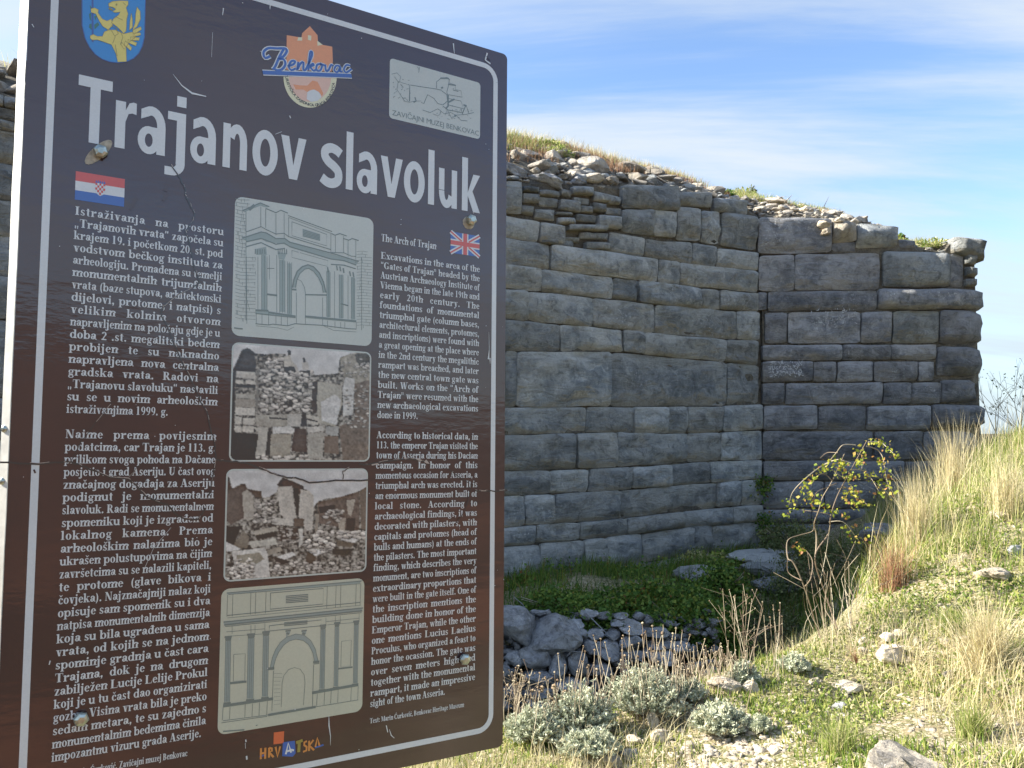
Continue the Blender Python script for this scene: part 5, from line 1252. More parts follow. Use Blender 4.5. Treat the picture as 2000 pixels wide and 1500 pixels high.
def painter(sky_line, shapes, stones, seed):
    def f(U_, V_):
        n = vnoise(U_, V_, 26, seed) * .6 + vnoise(U_, V_, 11, seed + 1) * .4; C = np.zeros(U_.shape + (3,)); C[:] = SK; C *= (.94 + .1 * vnoise(U_, V_, 60, 2))[..., None]
        base = np.array(DK) + (np.array(LT) - np.array(DK)) * (np.clip((n - .25) * 1.7, 0, 1) ** 1.3)[..., None]
        X_ = [p[0] for p in sky_line]; Y_ = [p[1] for p in sky_line]; g = V_ > np.interp(U_, X_, Y_) + 8 * (vnoise(U_, V_, 9, 5) - .5); C[g] = base[g]
        for kind, c, poly in shapes:
            m_ = inside(U_ + 7 * (vnoise(U_, V_, 14, 8) - .5), V_ + 7 * (vnoise(U_, V_, 14, 9) - .5), poly)
            tex = (.8 + .4 * vnoise(U_, V_, 15, 12)) if kind == 's' else (.5 + 1.0 * n)
            C[m_] = (np.array(c) * tex[..., None])[m_]
        r = random.Random(seed)
        for (xa_, ya, xb_, yb, cnt, sz, lo, hi) in stones:
            for k in range(cnt):
                cx_, cy_ = r.uniform(xa_, xb_), r.uniform(ya, yb); rx_ = sz * r.uniform(.6, 1.3); ry_ = sz * r.uniform(.35, .7); a = r.uniform(-.4, .4)
                dx = (U_ - cx_) * math.cos(a) + (V_ - cy_) * math.sin(a); dy_ = -(U_ - cx_) * math.sin(a) + (V_ - cy_) * math.cos(a); d = (dx / rx_) ** 2 + (dy_ / ry_) ** 2
                m2 = (d < 1.7) & (d >= 1) & (dy_ > 0); C[m2] *= .35; m_ = d < 1; v_ = r.uniform(lo, hi); t_ = np.clip(1.15 - .5 * dy_ / ry_, .5, 1.5); C[m_] = (np.array([1, .96, .84]) * v_ * t_[..., None])[m_]
        C *= (.9 + .2 * vnoise(U_, V_, 9, 21))[..., None]; lum = C @ np.array([.3, .5, .2]); C = C * .35 + .65 * lum[..., None] * np.array([1.08, .99, .86])
        return np.clip((C - .02) * 1.12, .012, 1)
    return f
p1 = painter([(100, 430), (200, 330), (270, 140), (330, 118), (400, 160), (430, 190), (560, 200), (690, 190), (800, 200), (780, 330), (900, 350), (960, 400), (1090, 440), (1200, 450), (1440, 430), (1460, 240), (1600, 190), (1700, 170), (1860, 170)],
    [('s', (.05, .06, .08), [(150, 400), (260, 160), (330, 120), (400, 160), (440, 300), (430, 430), (200, 420)]), ('s', LT, [(200, 400), (430, 420), (430, 500), (200, 480)]), ('s', LT, [(190, 510), (285, 510), (285, 560), (190, 550)]), ('s', LT, [(310, 515), (430, 520), (430, 565), (310, 560)]), ('s', DK, [(190, 565), (430, 575), (430, 610), (190, 600)]),
     ('s', (.34, .34, .27), [(190, 680), (430, 680), (430, 740), (190, 740)]), ('s', (.3, .27, .2), [(190, 745), (430, 750), (425, 845), (185, 845)]), ('s', LT, [(185, 850), (425, 855), (420, 945), (180, 940)]), ('s', LT, [(180, 960), (260, 965), (260, 1050), (178, 1050)]), ('s', LT, [(280, 975), (415, 980), (415, 1060), (280, 1060)]), ('s', LT, [(275, 1070), (415, 1080), (410, 1150), (270, 1140)]), ('s', LT, [(175, 1070), (262, 1075), (260, 1150), (175, 1150)]),
     ('s', (.2, .2, .17), [(455, 370), (480, 400), (460, 900), (430, 880)]), ('s', (.45, .44, .36), [(770, 230), (850, 200), (880, 280), (930, 340), (930, 360), (780, 350)]), ('s', (.05, .05, .06), [(820, 160), (845, 148), (868, 170), (862, 210), (830, 215)]), ('s', (.06, .05, .05), [(770, 350), (930, 350), (940, 480), (900, 490), (800, 440)]), ('s', (.45, .42, .36), [(905, 360), (930, 330), (1000, 500), (975, 510)]),
     ('s', (.42, .42, .38), [(1000, 300), (1050, 280), (1085, 320), (1080, 390), (1010, 390)]), ('s', (.08, .08, .1), [(1005, 245), (1035, 240), (1045, 290), (1015, 300)]), ('s', (.06, .06, .05), [(975, 400), (1100, 395), (1095, 460), (1000, 500)]), ('n', (.3, .27, .18), [(1460, 240), (1600, 190), (1860, 170), (1860, 560), (1640, 560), (1500, 470)]), ('n', (.09, .08, .06), [(1650, 200), (1860, 170), (1850, 330), (1720, 360), (1660, 280)]),
     ('s', (.09, .06, .05), [(1120, 540), (1190, 520), (1180, 920), (1120, 900)]), ('s', (.36, .36, .27), [(1190, 530), (1480, 580), (1490, 800), (1400, 1080), (1200, 1040), (1180, 800)]), ('s', (.46, .52, .54), [(1230, 780), (1400, 690), (1480, 760), (1420, 1060), (1240, 1010)]), ('s', (.45, .5, .5), [(1530, 480), (1640, 500), (1620, 940), (1500, 960), (1500, 600)]), ('n', (.2, .13, .08), [(1640, 560), (1860, 500), (1860, 1500), (1500, 1500), (1450, 1080), (1640, 1000)]),
     ('s', (.34, .33, .25), [(430, 940), (820, 935), (820, 1080), (600, 1090), (440, 1060)]), ('s', DK, [(600, 965), (820, 985), (820, 1000), (600, 985)]), ('s', (.4, .41, .36), [(820, 930), (1020, 925), (1000, 1080), (820, 1080)]), ('s', (.4, .4, .32), [(1050, 940), (1200, 960), (1200, 1060), (1050, 1050)]), ('s', DK, [(1050, 980), (1190, 1010), (1190, 1030), (1050, 1000)]),
     ('s', (.48, .52, .5), [(640, 1090), (850, 1080), (905, 1110), (900, 1160), (640, 1170)]), ('s', (.33, .3, .2), [(620, 1175), (875, 1170), (850, 1460), (610, 1440)]), ('s', (.03, .03, .02), [(560, 1120), (620, 1090), (610, 1430), (550, 1420)]), ('s', (.46, .46, .4), [(1060, 1085), (1260, 1080), (1270, 1140), (1070, 1160)]), ('s', (.36, .36, .29), [(1070, 1165), (1255, 1150), (1250, 1480), (1070, 1470)]), ('s', (.11, .06, .045), [(905, 1110), (1050, 1110), (1060, 1400), (870, 1380)]),
     ('s', (.42, .42, .34), [(385, 1090), (590, 1090), (550, 1430), (420, 1440), (470, 1150)]), ('s', (.03, .03, .03), [(100, 1150), (470, 1170), (420, 1500), (100, 1500)]), ('s', (.3, .34, .33), [(1290, 1080), (1450, 1080), (1440, 1200), (1290, 1180)]), ('s', (.2, .12, .07), [(1270, 1200), (1440, 1200), (1450, 1420), (1270, 1400)]), ('s', (.06, .07, .08), [(1020, 720), (1045, 730), (1060, 1080), (980, 1080)]),
     ('s', (.06, .04, .02), [(120, 430), (185, 400), (175, 1150), (115, 1150)])],
    [(490, 400, 1120, 900, 150, 32, .25, .5), (580, 240, 760, 400, 22, 34, .3, .5), (450, 1440, 1080, 1500, 26, 34, .35, .5), (1520, 560, 1830, 1100, 50, 20, .15, .4), (1480, 260, 1830, 470, 30, 22, .2, .4)], 4)
photo_print('excavation_photo_frame', [(453, 669), (725, 687), (722, 903), (447, 900)], 430, 660, p1, .014)
p2 = painter([(60, 180), (110, 200), (150, 340), (240, 285), (300, 275), (340, 345), (510, 370), (510, 450), (600, 440), (690, 380), (720, 280), (760, 200), (880, 240), (1020, 310), (1020, 340), (1090, 370), (1140, 430), (1140, 560), (1190, 500), (1300, 460), (1460, 440), (1560, 410), (1700, 370), (1810, 300), (1900, 290)],
    [('s', (.14, .09, .07), [(70, 190), (150, 340), (300, 275), (330, 350), (270, 400), (290, 700), (130, 780), (60, 700)]), ('s', (.38, .36, .28), [(270, 390), (330, 350), (400, 420), (420, 700), (340, 740), (290, 690)]), ('s', (.14, .09, .06), [(340, 350), (510, 375), (510, 450), (430, 440)]), ('s', (.03, .035, .03), [(60, 800), (260, 800), (160, 1040), (60, 1000)]),
     ('s', (.11, .06, .045), [(690, 300), (760, 200), (1020, 310), (980, 430), (900, 330), (720, 310)]), ('s', (.45, .43, .36), [(700, 320), (880, 310), (900, 500), (930, 700), (820, 730), (730, 650)]), ('s', (.03, .02, .02), [(890, 330), (960, 340), (960, 680), (930, 640)]), ('s', (.44, .42, .35), [(980, 350), (1090, 370), (1140, 430), (1130, 830), (1060, 860), (960, 680)]), ('n', (.16, .10, .07), [(1190, 510), (1700, 380), (1700, 860), (1200, 760)]),
     ('s', (.04, .03, .03), [(1200, 560), (1400, 540), (1400, 620), (1220, 640)]), ('s', (.18, .12, .07), [(1700, 370), (1810, 300), (1800, 850), (1720, 830)]), ('s', (.4, .34, .24), [(1540, 480), (1650, 470), (1600, 680), (1560, 650)]), ('s', (.38, .32, .22), [(1420, 700), (1530, 700), (1520, 870), (1470, 880)]), ('s', (.05, .03, .02), [(1540, 700), (1650, 700), (1640, 860), (1540, 860)]),
     ('s', (.46, .45, .38), [(640, 690), (890, 720), (890, 800), (640, 770)]), ('s', (.16, .1, .06), [(900, 700), (1030, 710), (1020, 800), (900, 800)]), ('s', (.1, .07, .05), [(700, 810), (950, 820), (960, 1000), (720, 980)]), ('s', (.36, .33, .24), [(410, 860), (670, 800), (700, 850), (430, 910)]), ('s', (.06, .05, .03), [(430, 910), (700, 860), (700, 920), (450, 960)]), ('s', (.2, .17, .11), [(160, 1030), (290, 850), (350, 930), (340, 1060), (250, 1070)]),
     ('s', (.42, .44, .36), [(340, 990), (680, 950), (700, 1020), (390, 1060)]), ('s', (.52, .54, .5), [(140, 1110), (540, 1060), (580, 1130), (610, 1420), (400, 1430), (420, 1300), (180, 1300)]), ('s', (.3, .28, .18), [(200, 1150), (480, 1120), (540, 1200), (420, 1270), (200, 1260)]), ('s', (.5, .54, .55), [(60, 980), (140, 1020), (260, 1080), (80, 1110)]), ('s', (.3, .27, .19), [(570, 1090), (740, 1050), (760, 1100), (600, 1150)]),
     ('s', (.5, .53, .52), [(700, 1170), (880, 1110), (920, 1150), (760, 1220)]), ('s', (.07, .05, .04), [(640, 1180), (700, 1180), (860, 1230), (780, 1270), (700, 1250)]), ('s', (.5, .52, .46), [(960, 830), (1010, 830), (1010, 1000), (960, 1060)]), ('s', (.52, .57, .6), [(1060, 1090), (1190, 1080), (1260, 1130), (1160, 1160)]), ('s', (.12, .08, .05), [(1060, 1110), (1170, 1170), (1150, 1280), (1040, 1240)]),
     ('s', (.52, .55, .55), [(1420, 950), (1560, 890), (1720, 940), (1640, 1000)]), ('s', (.16, .12, .07), [(1420, 970), (1640, 1010), (1600, 1060), (1430, 1040)]), ('s', (.05, .05, .03), [(1360, 1080), (1640, 1070), (1560, 1160), (1380, 1140)]), ('s', (.3, .26, .18), [(1160, 640), (1210, 660), (1190, 870), (1160, 860)])],
    [(420, 480, 680, 760, 60, 26, .25, .48), (700, 820, 960, 1040, 50, 20, .12, .4), (1160, 860, 1780, 960, 50, 34, .3, .55), (60, 1200, 400, 1440, 60, 28, .3, .6), (620, 1240, 1780, 1400, 120, 26, .22, .5), (1020, 960, 1400, 1120, 40, 30, .25, .55), (1240, 600, 1500, 760, 30, 26, .15, .4)], 9)
photo_print('ruin_photo_frame', [(443, 917), (720, 914), (714, 1116), (435, 1137)], 430, 900, p2, .014)

# ---- national tourist board logo
A6 = lambda *p: zb(p, 410, 1260, 6.25)
Fl = Flat(.0005); Fl.poly(A6((780, 1065), (905, 1050), (900, 1195), (775, 1210))); hl = Fl.build('tourist_logo', MP['terracotta'])
Fl = Flat(.0005); Fl.poly(A6((890, 1185), (1035, 1165), (1045, 1320), (1010, 1360), (880, 1355))); Fl.build('logo_blue_square', MP['royal'], hl)
def strokes(name, mat, ss, w=.0042, off=.0009):
    f_ = Flat(off)
    for s_ in ss: f_.line(A6(*s_), w)
    f_.build(name, MP[mat], hl)
strokes('logo_letters', 'hrv', [[(622, 1255), (620, 1390)], [(675, 1250), (672, 1385)], [(625, 1320), (670, 1312)], [(722, 1250), (720, 1370)], [(722, 1252), (755, 1260), (755, 1290), (725, 1310), (775, 1365)], [(800, 1240), (825, 1360), (855, 1235)],
    [(1182, 1170), (1150, 1185), (1150, 1220), (1180, 1240), (1175, 1285), (1135, 1300)], [(1210, 1165), (1208, 1290)], [(1262, 1155), (1212, 1225), (1270, 1280)], [(1285, 1240), (1310, 1130), (1335, 1225)]])
strokes('logo_letter_white', 'white', [[(925, 1330), (955, 1195), (990, 1310)], [(925, 1300), (1000, 1275), (1022, 1285)]], .0040)
strokes('logo_letter_green', 'olive', [[(1050, 1190), (1130, 1160)], [(1090, 1175), (1082, 1305)]], .0062)
strokes('logo_wave', 'royal', [[(605, 1360), (650, 1345), (672, 1335)], [(1282, 1250), (1330, 1235), (1385, 1215)]], .0034)

# ---- wear: cracks, scratches, streaks
Z3 = lambda *p: zb(p, 80, 380, 5); Z3b = lambda *p: zb(p, 80, 680, 5); Z3c = lambda *p: zb(p, 80, 980, 5); Z41 = lambda *p: zb(p, 430, 900, 6.25); Zr = lambda *p: zb(p, 700, 830, 6.667)
def jag_line(P, amp=.0012, n=5, seed=0):
    r = random.Random(seed); o = [P[0]]
    for a, b_ in zip(P[:-1], P[1:]):
        for k in range(1, n + 1): t_ = k / n; o.append((a[0] + (b_[0] - a[0]) * t_ + r.uniform(-amp, amp), a[1] + (b_[1] - a[1]) * t_ + r.uniform(-amp, amp)))
    return o
Fl = Flat(.0014)
crk = [
    (bq([(0, 903), (75, 906), (118, 903)]) + Z3b((290, 1110), (400, 1150), (560, 1210), (680, 1262), (850, 1275), (930, 1340), (1020, 1440), (1080, 1480)) + Z3c((1230, 30), (1310, 120), (1400, 165), (1540, 172), (1600, 60)), .0024),
    (A1((1335, 1290), (1410, 1400), (1450, 1490)) + Z3((1410, 10), (1440, 60), (1500, 190), (1480, 260), (1410, 360), (1440, 440), (1500, 720), (1550, 860), (1480, 910), (1330, 980), (1200, 1090), (1170, 1160), (1230, 1290), (1320, 1500)) + Z3b((1400, 180), (1500, 370), (1560, 520), (1620, 620), (1660, 800), (1695, 920), (1705, 1090), (1640, 1440)), .0019),
    (Z3b((1705, 1090), (1800, 1100), (1900, 1110)) + Z41((290, 20), (520, 100), (700, 180), (850, 210), (920, 210), (1090, 265), (1400, 240), (1810, 238)), .0026),
    (Z41((1570, 85), (1500, 130), (1495, 220)), .0016), (Z3b((850, 1275), (960, 1140)), .0013), (Z3b((290, 1110), (400, 900), (480, 800), (600, 650), (700, 520)), .0009), (Zr((0, 510), (120, 520), (300, 480), (600, 440), (780, 445), (920, 505)), .0026), (Zr((1510, 850), (1620, 858), (1700, 858), (1790, 860), (1935, 850)), .0022),
    (Zr((1480, 760), (1440, 900), (1400, 1080), (1330, 1200), (1260, 1290)), .0012), (Zr((1180, 580), (1270, 650), (1440, 760)), .0014)]
for i, (P, w_) in enumerate(crk): Fl.line(jag_line(P, .0011, 4, i), w_ * 1.35)
Fl.build('crack', M.get('blk') or MP['black'])
Fl = Flat(.0016)
for i, (P, w_) in enumerate([(Z3((1480, 910), (1330, 982), (1205, 1088)), .0008), (Z3b((560, 1205), (680, 1255), (850, 1268)), .0010), (Z41((520, 92), (700, 172)), .0008), (Zr((170, 520), (250, 505)), .003), (Zr((590, 425), (620, 440)), .003), (Zr((1590, 857), (1660, 857)), .0016)]): Fl.line(P, w_)
for q in [[(740, 440), (780, 430), (830, 465), (790, 470)], [(850, 480), (880, 450), (925, 505), (880, 500)]]: Fl.poly(Zr(*q))
for i, (P, w_) in enumerate(crk[:8]):                     # pale chipped film and a painted highlight along the cracks
    J = jag_line([(x + .0006, y + .0016) for x, y in P], .0008, 4, i + 40); q = random.Random(i)
    for k in range(len(J) - 2):
        if q.random() < .42: Fl.line([J[k], J[k + 1]], q.uniform(.0004, .0012))
Fl.build('chip_and_highlight', mat_print('print_chip_highlight', (0.42, 0.36, 0.31)))['kind'] = 'stuff'
Fl = Flat(.0011)
Zs = lambda *p: zb(p, 700, 620, 6.667)
for P, w_ in [(A2((110, 30), (108, 75)), [.003, .0008]), (A2((1540, 340), (1548, 420)), [.0035, .001]), (A2((1805, 415), (1790, 470), (1830, 500)), .004), (A1((1745, 65), (1738, 120)), [.0022, .0012]), (A1((1660, 255), (1652, 450)), .0006), (A1((1350, 580), (1420, 670), (1500, 730), (1610, 755)), [.0005, .0022, .004, .002]),
              (Zs((1695, 190), (1700, 420), (1690, 545)), [.0006, .0012, .0042]), (Zs((1710, 530), (1712, 605)), [.003, .0004]), (A6((1450, 860), (1452, 980), (1470, 1110), (1468, 1220)), [.0006, .0026, .0014, .0004]), (zb([(360, 1310), (380, 1400)], 700, 1220, 6.667), .002), (zb([(400, 1360), (425, 1440), (465, 1475)], 700, 1220, 6.667), [.0008, .002, .001]),
              (A6((435, 1150), (440, 1180)), .0022), (A6((430, 1190), (432, 1260)), .0008), (A6((445, 1350), (450, 1395)), .003), (zb([(490, 450), (480, 490)], 0, 1200, 5), .0018), (Z3c((1270, 250), (1100, 450), (1010, 650)), .0006), (zb([(250, 190), (265, 215)], 0, 0, 4), .0014), (A2((262, 905), (268, 925)), .0022), (A2((150, 1050), (200, 1030)), .001)]: Fl.line(P, w_)
rs = random.Random(8)
for k in range(60):
    x, y = rs.uniform(xl, xr), rs.uniform(-BH, 0.05); r_ = rs.uniform(.0005, .0014); Fl.poly([(x + r_ * math.cos(a), y + r_ * math.sin(a)) for a in (0, 1.3, 2.6, 3.9, 5.2)])
Fl.build('scratch', MP['white'])['kind'] = 'stuff'
Fl = Flat(.0012)
for P, w_ in [(Z3((935, 30), (870, 150)), [.008, .004]), (Z3((1230, 0), (1190, 60)), [.008, .005]), (A1((1310, 1430), (1290, 1495)), [.005, .008]), (A2((1800, 440), (1830, 470)), .004), (zb([(330, 1085), (345, 1120)], 0, 700, 5), .003)]: Fl.line(P, w_)
Fl.build('stain', mat_print('print_stain', (0.035, 0.010, 0.010)))['kind'] = 'stuff'
# ------------------------------------------------------------------ plants and loose stones
def proj(x, y, z):
    yy, zz_ = y, z - EYE; cp, sp = math.cos(PITCH), math.sin(PITCH); yf = yy * cp + zz_ * sp; zu = -yy * sp + zz_ * cp
    return 1000 + F * x / yf, 750 - F * zu / yf
HZ = np.vectorize(hz)
def blades(name, P, H, W, lean, mat, parent=None, label=None, cat=None, group=None, kind='stuff', heading=None, rnd=None, hw=None, bend=0.6, seed=0):
    """P base points (n,3); each blade three segments, curved"""
    r = np.random.default_rng(seed); n = len(P)
    if n == 0: return None
    H = np.broadcast_to(H, (n,)); W = np.broadcast_to(W, (n,)); ang = r.uniform(0, 2 * np.pi, n) if heading is None else heading
    ln = np.abs(r.normal(0, 1, n)) * lean; dirx, diry = np.cos(ang), np.sin(ang); fa = r.uniform(0, np.pi, n); fx, fy = np.cos(fa), np.sin(fa)
    Vs = []; ts = (0, .35, .7, 1.0)
    for t_ in ts:
        off = ln * H * (t_ * (1 - bend) + bend * t_ ** 2); up = H * t_ * (1 - 0.22 * np.clip(ln, 0, 1.6) * t_); c = P + np.stack([dirx * off, diry * off, up], -1)
        wd = W * (1 - t_) ** .6 * .5
        if t_ < 1: Vs.append(c - np.stack([fx * wd, fy * wd, 0 * wd], -1)); Vs.append(c + np.stack([fx * wd, fy * wd, 0 * wd], -1))
        else: Vs.append(c)
    V = np.stack(Vs, 1).reshape(-1, 3); b_ = (np.arange(n) * 7)[:, None]
    T = np.concatenate([b_ + np.array([q]) for q in ((0, 1, 3), (0, 3, 2), (2, 3, 5), (2, 5, 4), (4, 5, 6))])
    rn = r.random(n) if rnd is None else rnd
    o = npmesh(name, V, T, mat, parent, rnd=np.repeat(rn, 7)); tag(o, label, cat, group, kind); return o
def leaves(name, C, size, mat, parent=None, normal_bias=None, rnd=None, kind=None, elong=1.8, seed=0, up=0.0):
    """small rhombic leaves folded on the midrib"""
    r = np.random.default_rng(seed); n = len(C); d = r.normal(0, 1, (n, 3)); d[:, 2] += up
    if normal_bias is not None: d += normal_bias
    d /= np.linalg.norm(d, axis=1)[:, None]; s_ = np.cross(d, r.normal(0, 1, (n, 3))); s_ /= np.linalg.norm(s_, axis=1)[:, None]; nn = np.cross(d, s_)
    sz = np.broadcast_to(size, (n,))[:, None] * r.uniform(.6, 1.3, (n, 1)); L_ = d * sz * elong * .5; Wd = s_ * sz * .5; up_ = nn * sz * .15
    V = np.stack([C - L_, C + Wd + up_, C + L_, C - Wd + up_], 1).reshape(-1, 3); b_ = (np.arange(n) * 4)[:, None]
    T = np.concatenate([b_ + np.array([[0, 1, 2]]), b_ + np.array([[0, 2, 3]])]); rn = r.random(n) if rnd is None else rnd
    o = npmesh(name, V, T, mat, parent, rnd=np.repeat(rn, 4))
    if kind: o['kind'] = kind
    return o
ML = {
    'straw': mat_leaf('dry_grass', [(0, (.44, .36, .20)), (.5, (.64, .57, .36)), (.8, (.76, .70, .50)), (1, (.44, .42, .16))], .35),
    'mixed': mat_leaf('mixed_grass', [(0, (.14, .21, .045)), (.45, (.28, .35, .09)), (.7, (.48, .47, .20)), (1, (.68, .62, .38))], .4),
    'green': mat_leaf('green_grass', [(0, (.09, .16, .03)), (.45, (.21, .30, .055)), (.75, (.36, .40, .10)), (1, (.56, .50, .24))], .4),
    'silver': mat_leaf('silver_leaf', [(0, (.28, .32, .22)), (.5, (.50, .54, .40)), (.85, (.64, .66, .52)), (1, (.56, .50, .34))], .25),
    'ivy': mat_leaf('ivy_leaf', [(0, (.045, .10, .022)), (.5, (.11, .21, .04)), (.82, (.24, .31, .06)), (.93, (.20, .17, .03)), (1, (.22, .09, .04))], .25, .5),
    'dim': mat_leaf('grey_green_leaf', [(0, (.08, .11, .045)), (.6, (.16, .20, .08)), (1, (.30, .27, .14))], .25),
    'bramble': mat_leaf('autumn_leaf', [(0, (.17, .24, .03)), (.5, (.34, .38, .05)), (.8, (.47, .42, .08)), (.92, (.45, .24, .10)), (1, (.33, .16, .08))], .45, .5),
    'rust': mat_leaf('rusty_stem', [(0, (.26, .12, .07)), (.6, (.40, .24, .14)), (1, (.50, .38, .24))], .2),
    'twig': mat_leaf('twig', [(0, (.15, .11, .08)), (.6, (.33, .28, .20)), (1, (.50, .45, .34))], .0),
    'seed': mat_leaf('seed_head', [(0, (.16, .11, .07)), (.6, (.34, .26, .17)), (1, (.55, .48, .34))], .1),
}
# polygons in the photo that say what grows where; the plants themselves stand on the ground
def zone(polys):
    def f(X, Y):
        Z = HZ(X, Y); U_, V_ = proj(X, Y, Z); m_ = np.zeros(X.shape, bool)
        for p in polys: m_ |= inside(U_, V_, p)
        return m_ & (Y > 1.5)
    return f
def scatter(n, zf, x=(-3.5, 9), y=(2.6, 12.5), seed=0, clump=0.0, cs=1.5, near_w=True):
    r = np.random.default_rng(seed); X = r.uniform(*x, n * 4); Y = r.uniform(*y, n * 4)
    if near_w: k = r.random(n * 4) < np.clip((3.6 / Y) ** 1.3, 0, 1); X, Y = X[k], Y[k]
    k = zf(X, Y); X, Y = X[k], Y[k]
    if clump > 0:
        nn = np.array([mn.noise((a * cs, b_ * cs, seed + .5)) for a, b_ in zip(X, Y)]); k = nn > (r.random(len(X)) * clump - clump * .45); X, Y = X[k], Y[k]
    X, Y = X[:n], Y[:n]; return np.stack([X, Y, HZ(X, Y) - 0.004], -1) if len(X) else np.zeros((0, 3))
bank_hi = [(1700, 860), (1850, 700), (2500, 700), (2500, 1150), (1990, 1120), (1880, 1080), (1800, 1130), (1700, 1180), (1660, 1150), (1690, 1050)]
bank_lo = [(1690, 1170), (1800, 1130), (1900, 1090), (2500, 1140), (2500, 1420), (1990, 1400), (1700, 1330), (1670, 1240)]
fore = [(-800, 1450), (990, 1400), (1200, 1380), (1400, 1320), (1650, 1235), (2000, 1240), (2600, 1240), (2800, 2600), (-1500, 2600)]
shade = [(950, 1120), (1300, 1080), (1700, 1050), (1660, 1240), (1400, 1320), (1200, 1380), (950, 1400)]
P = scatter(20000, zone([bank_hi]), seed=1, y=(4.5, 12.5), x=(2, 9), near_w=False); r_ = np.random.default_rng(1)
blades('dry_bank_grass', P, r_.uniform(.06, .34, len(P)), .007, .6, ML['mixed'], seed=1, label='dense dry and green grass on the bank rising to the right', cat='grass')
P = scatter(2300, zone([[(1690, 1150), (1720, 1000), (1800, 960), (1830, 880), (1940, 760), (2300, 760), (2300, 980), (1950, 960), (1900, 1060), (1800, 1140)]]), seed=2, y=(4.5, 12.5), x=(2, 9), near_w=False, clump=.9)
blades('tall_dry_grass', P, np.random.default_rng(9).uniform(.2, .66, len(P)), .006, .32, ML['straw'], seed=2, label='tall straw coloured grass standing along the top edge of the bank', cat='grass', bend=.8)
P = scatter(19000, zone([bank_lo, bank_hi]), seed=3, clump=.6, x=(.8, 5.5), y=(3, 9))
blades('green_bank_grass', P, r_.uniform(.02, .08, len(P)), .009, .7, ML['green'], seed=3, label='short bright green herbs on the sunny slope of the bank', cat='ground cover')
P = scatter(27000, zone([fore]), seed=4, clump=.6, cs=1.8, x=(-1.8, 4.2), y=(2.6, 6.5))
blades('short_grass', P, np.random.default_rng(44).uniform(.015, .065, len(P)), .008, .7, ML['green'], seed=4, label='patchy short green grass among the stones in the foreground', cat='grass')
P = scatter(13000, zone([fore]), seed=5, clump=.6, cs=1.1, x=(-1.8, 4.2), y=(2.6, 6.5)); r_ = np.random.default_rng(5)
blades('straw_grass', P, r_.uniform(.05, .19, len(P)), .0042, .55, ML['straw'], seed=5, label='thin bleached straw blades scattered over the foreground', cat='grass')
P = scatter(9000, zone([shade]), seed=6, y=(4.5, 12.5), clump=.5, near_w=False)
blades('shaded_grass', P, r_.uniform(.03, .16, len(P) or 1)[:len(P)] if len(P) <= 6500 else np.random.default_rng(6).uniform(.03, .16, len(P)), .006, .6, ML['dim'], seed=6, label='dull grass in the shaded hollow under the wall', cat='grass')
P = scatter(13000, zone([bank_lo, [(1700, 1150), (1800, 1050), (2300, 1000), (2300, 1200)]]), seed=7, clump=.5, cs=1.4, x=(.8, 5.5), y=(3, 9))
blades('bank_straw', P, np.random.default_rng(7).uniform(.04, .17, len(P)), .0045, .7, ML['straw'], seed=7, label='thin straw mixed into the short herbs of the bank', cat='grass')
P = scatter(9000, zone([[(950, 1100), (1500, 1060), (1720, 1040), (1690, 1250), (1420, 1250), (1300, 1180), (950, 1200)]]), seed=8, clump=.7, cs=1.6, x=(-1.5, 5.5), y=(6.2, 11.5), near_w=False)
blades('wall_foot_weeds', P, np.random.default_rng(8).uniform(.06, .30, len(P)), .009, .45, ML['ivy'], seed=8, label='taller green weeds growing against the foot of the wall', cat='weeds')
# leafy ground cover
for seed, zn, n, sz, mat, nm, lb in ((21, [bank_lo, bank_hi], 28000, .017, 'green', 'herb_mat', 'low leafy herbs in a green mat on the bank'), (22, [fore], 30000, .013, 'mixed', 'ground_herbs', 'tiny yellowish herbs creeping between the pale stones')):
    P = scatter(n, zone(zn), seed=seed, clump=.45, cs=1.3, **({'x': (-1.8, 4.2), 'y': (2.6, 6.5)} if seed == 22 else {'x': (.8, 5.5), 'y': (3, 9)})); P[:, 2] += np.random.default_rng(seed).uniform(.002, .035, len(P))
    o = leaves(nm, P, sz, ML[mat], seed=seed); tag(o, lb, 'ground cover', kind='stuff')
# gravel and litter
def ground_items(n, zn, smin, smax, seed, clump=.6, cs=1.6, y=(2.6, 9), x=(-3.5, 9)):
    P = scatter(n, zone(zn), seed=seed, clump=clump, cs=cs, y=y, x=x); r = random.Random(seed); return [(p, smin + (smax - smin) * r.random() ** 3) for p in P]
o = rock_cloud('gravel', 'pale_rock', ground_items(15000, [fore], .004, .040, 31, .8, 1.0, (2.6, 6.5), (-1.8, 4.2))); tag(o, 'loose pale limestone gravel strewn over the foreground', 'gravel')
o = rock_cloud('gravel_patch', 'pale_rock', ground_items(4200, [[(1100, 1510), (1230, 1425), (1400, 1360), (1500, 1325), (1670, 1300), (1700, 1380), (1560, 1440), (1400, 1560)]], .006, .05, 34, .2, 1.0, (3.2, 5.6), (-.2, 3))); tag(o, 'patch of pale stone chips between the silvery bushes and the grass', 'gravel')
o = rock_cloud('bank_gravel', 'pale_rock', ground_items(3600, [bank_lo, bank_hi], .006, .055, 32, .6, 1.6, (3, 9), (.8, 5.5))); tag(o, 'few small pale stones scattered in the bank grass', 'gravel')
o = rock_cloud('shaded_rubble', 'blue_rock', ground_items(900, [[(950, 1180), (1350, 1190), (1500, 1250), (1400, 1400), (950, 1440)]], .02, .07, 33, .2, y=(4.8, 9))); tag(o, 'small blue grey rubble lying in the shaded hollow', 'rubble')

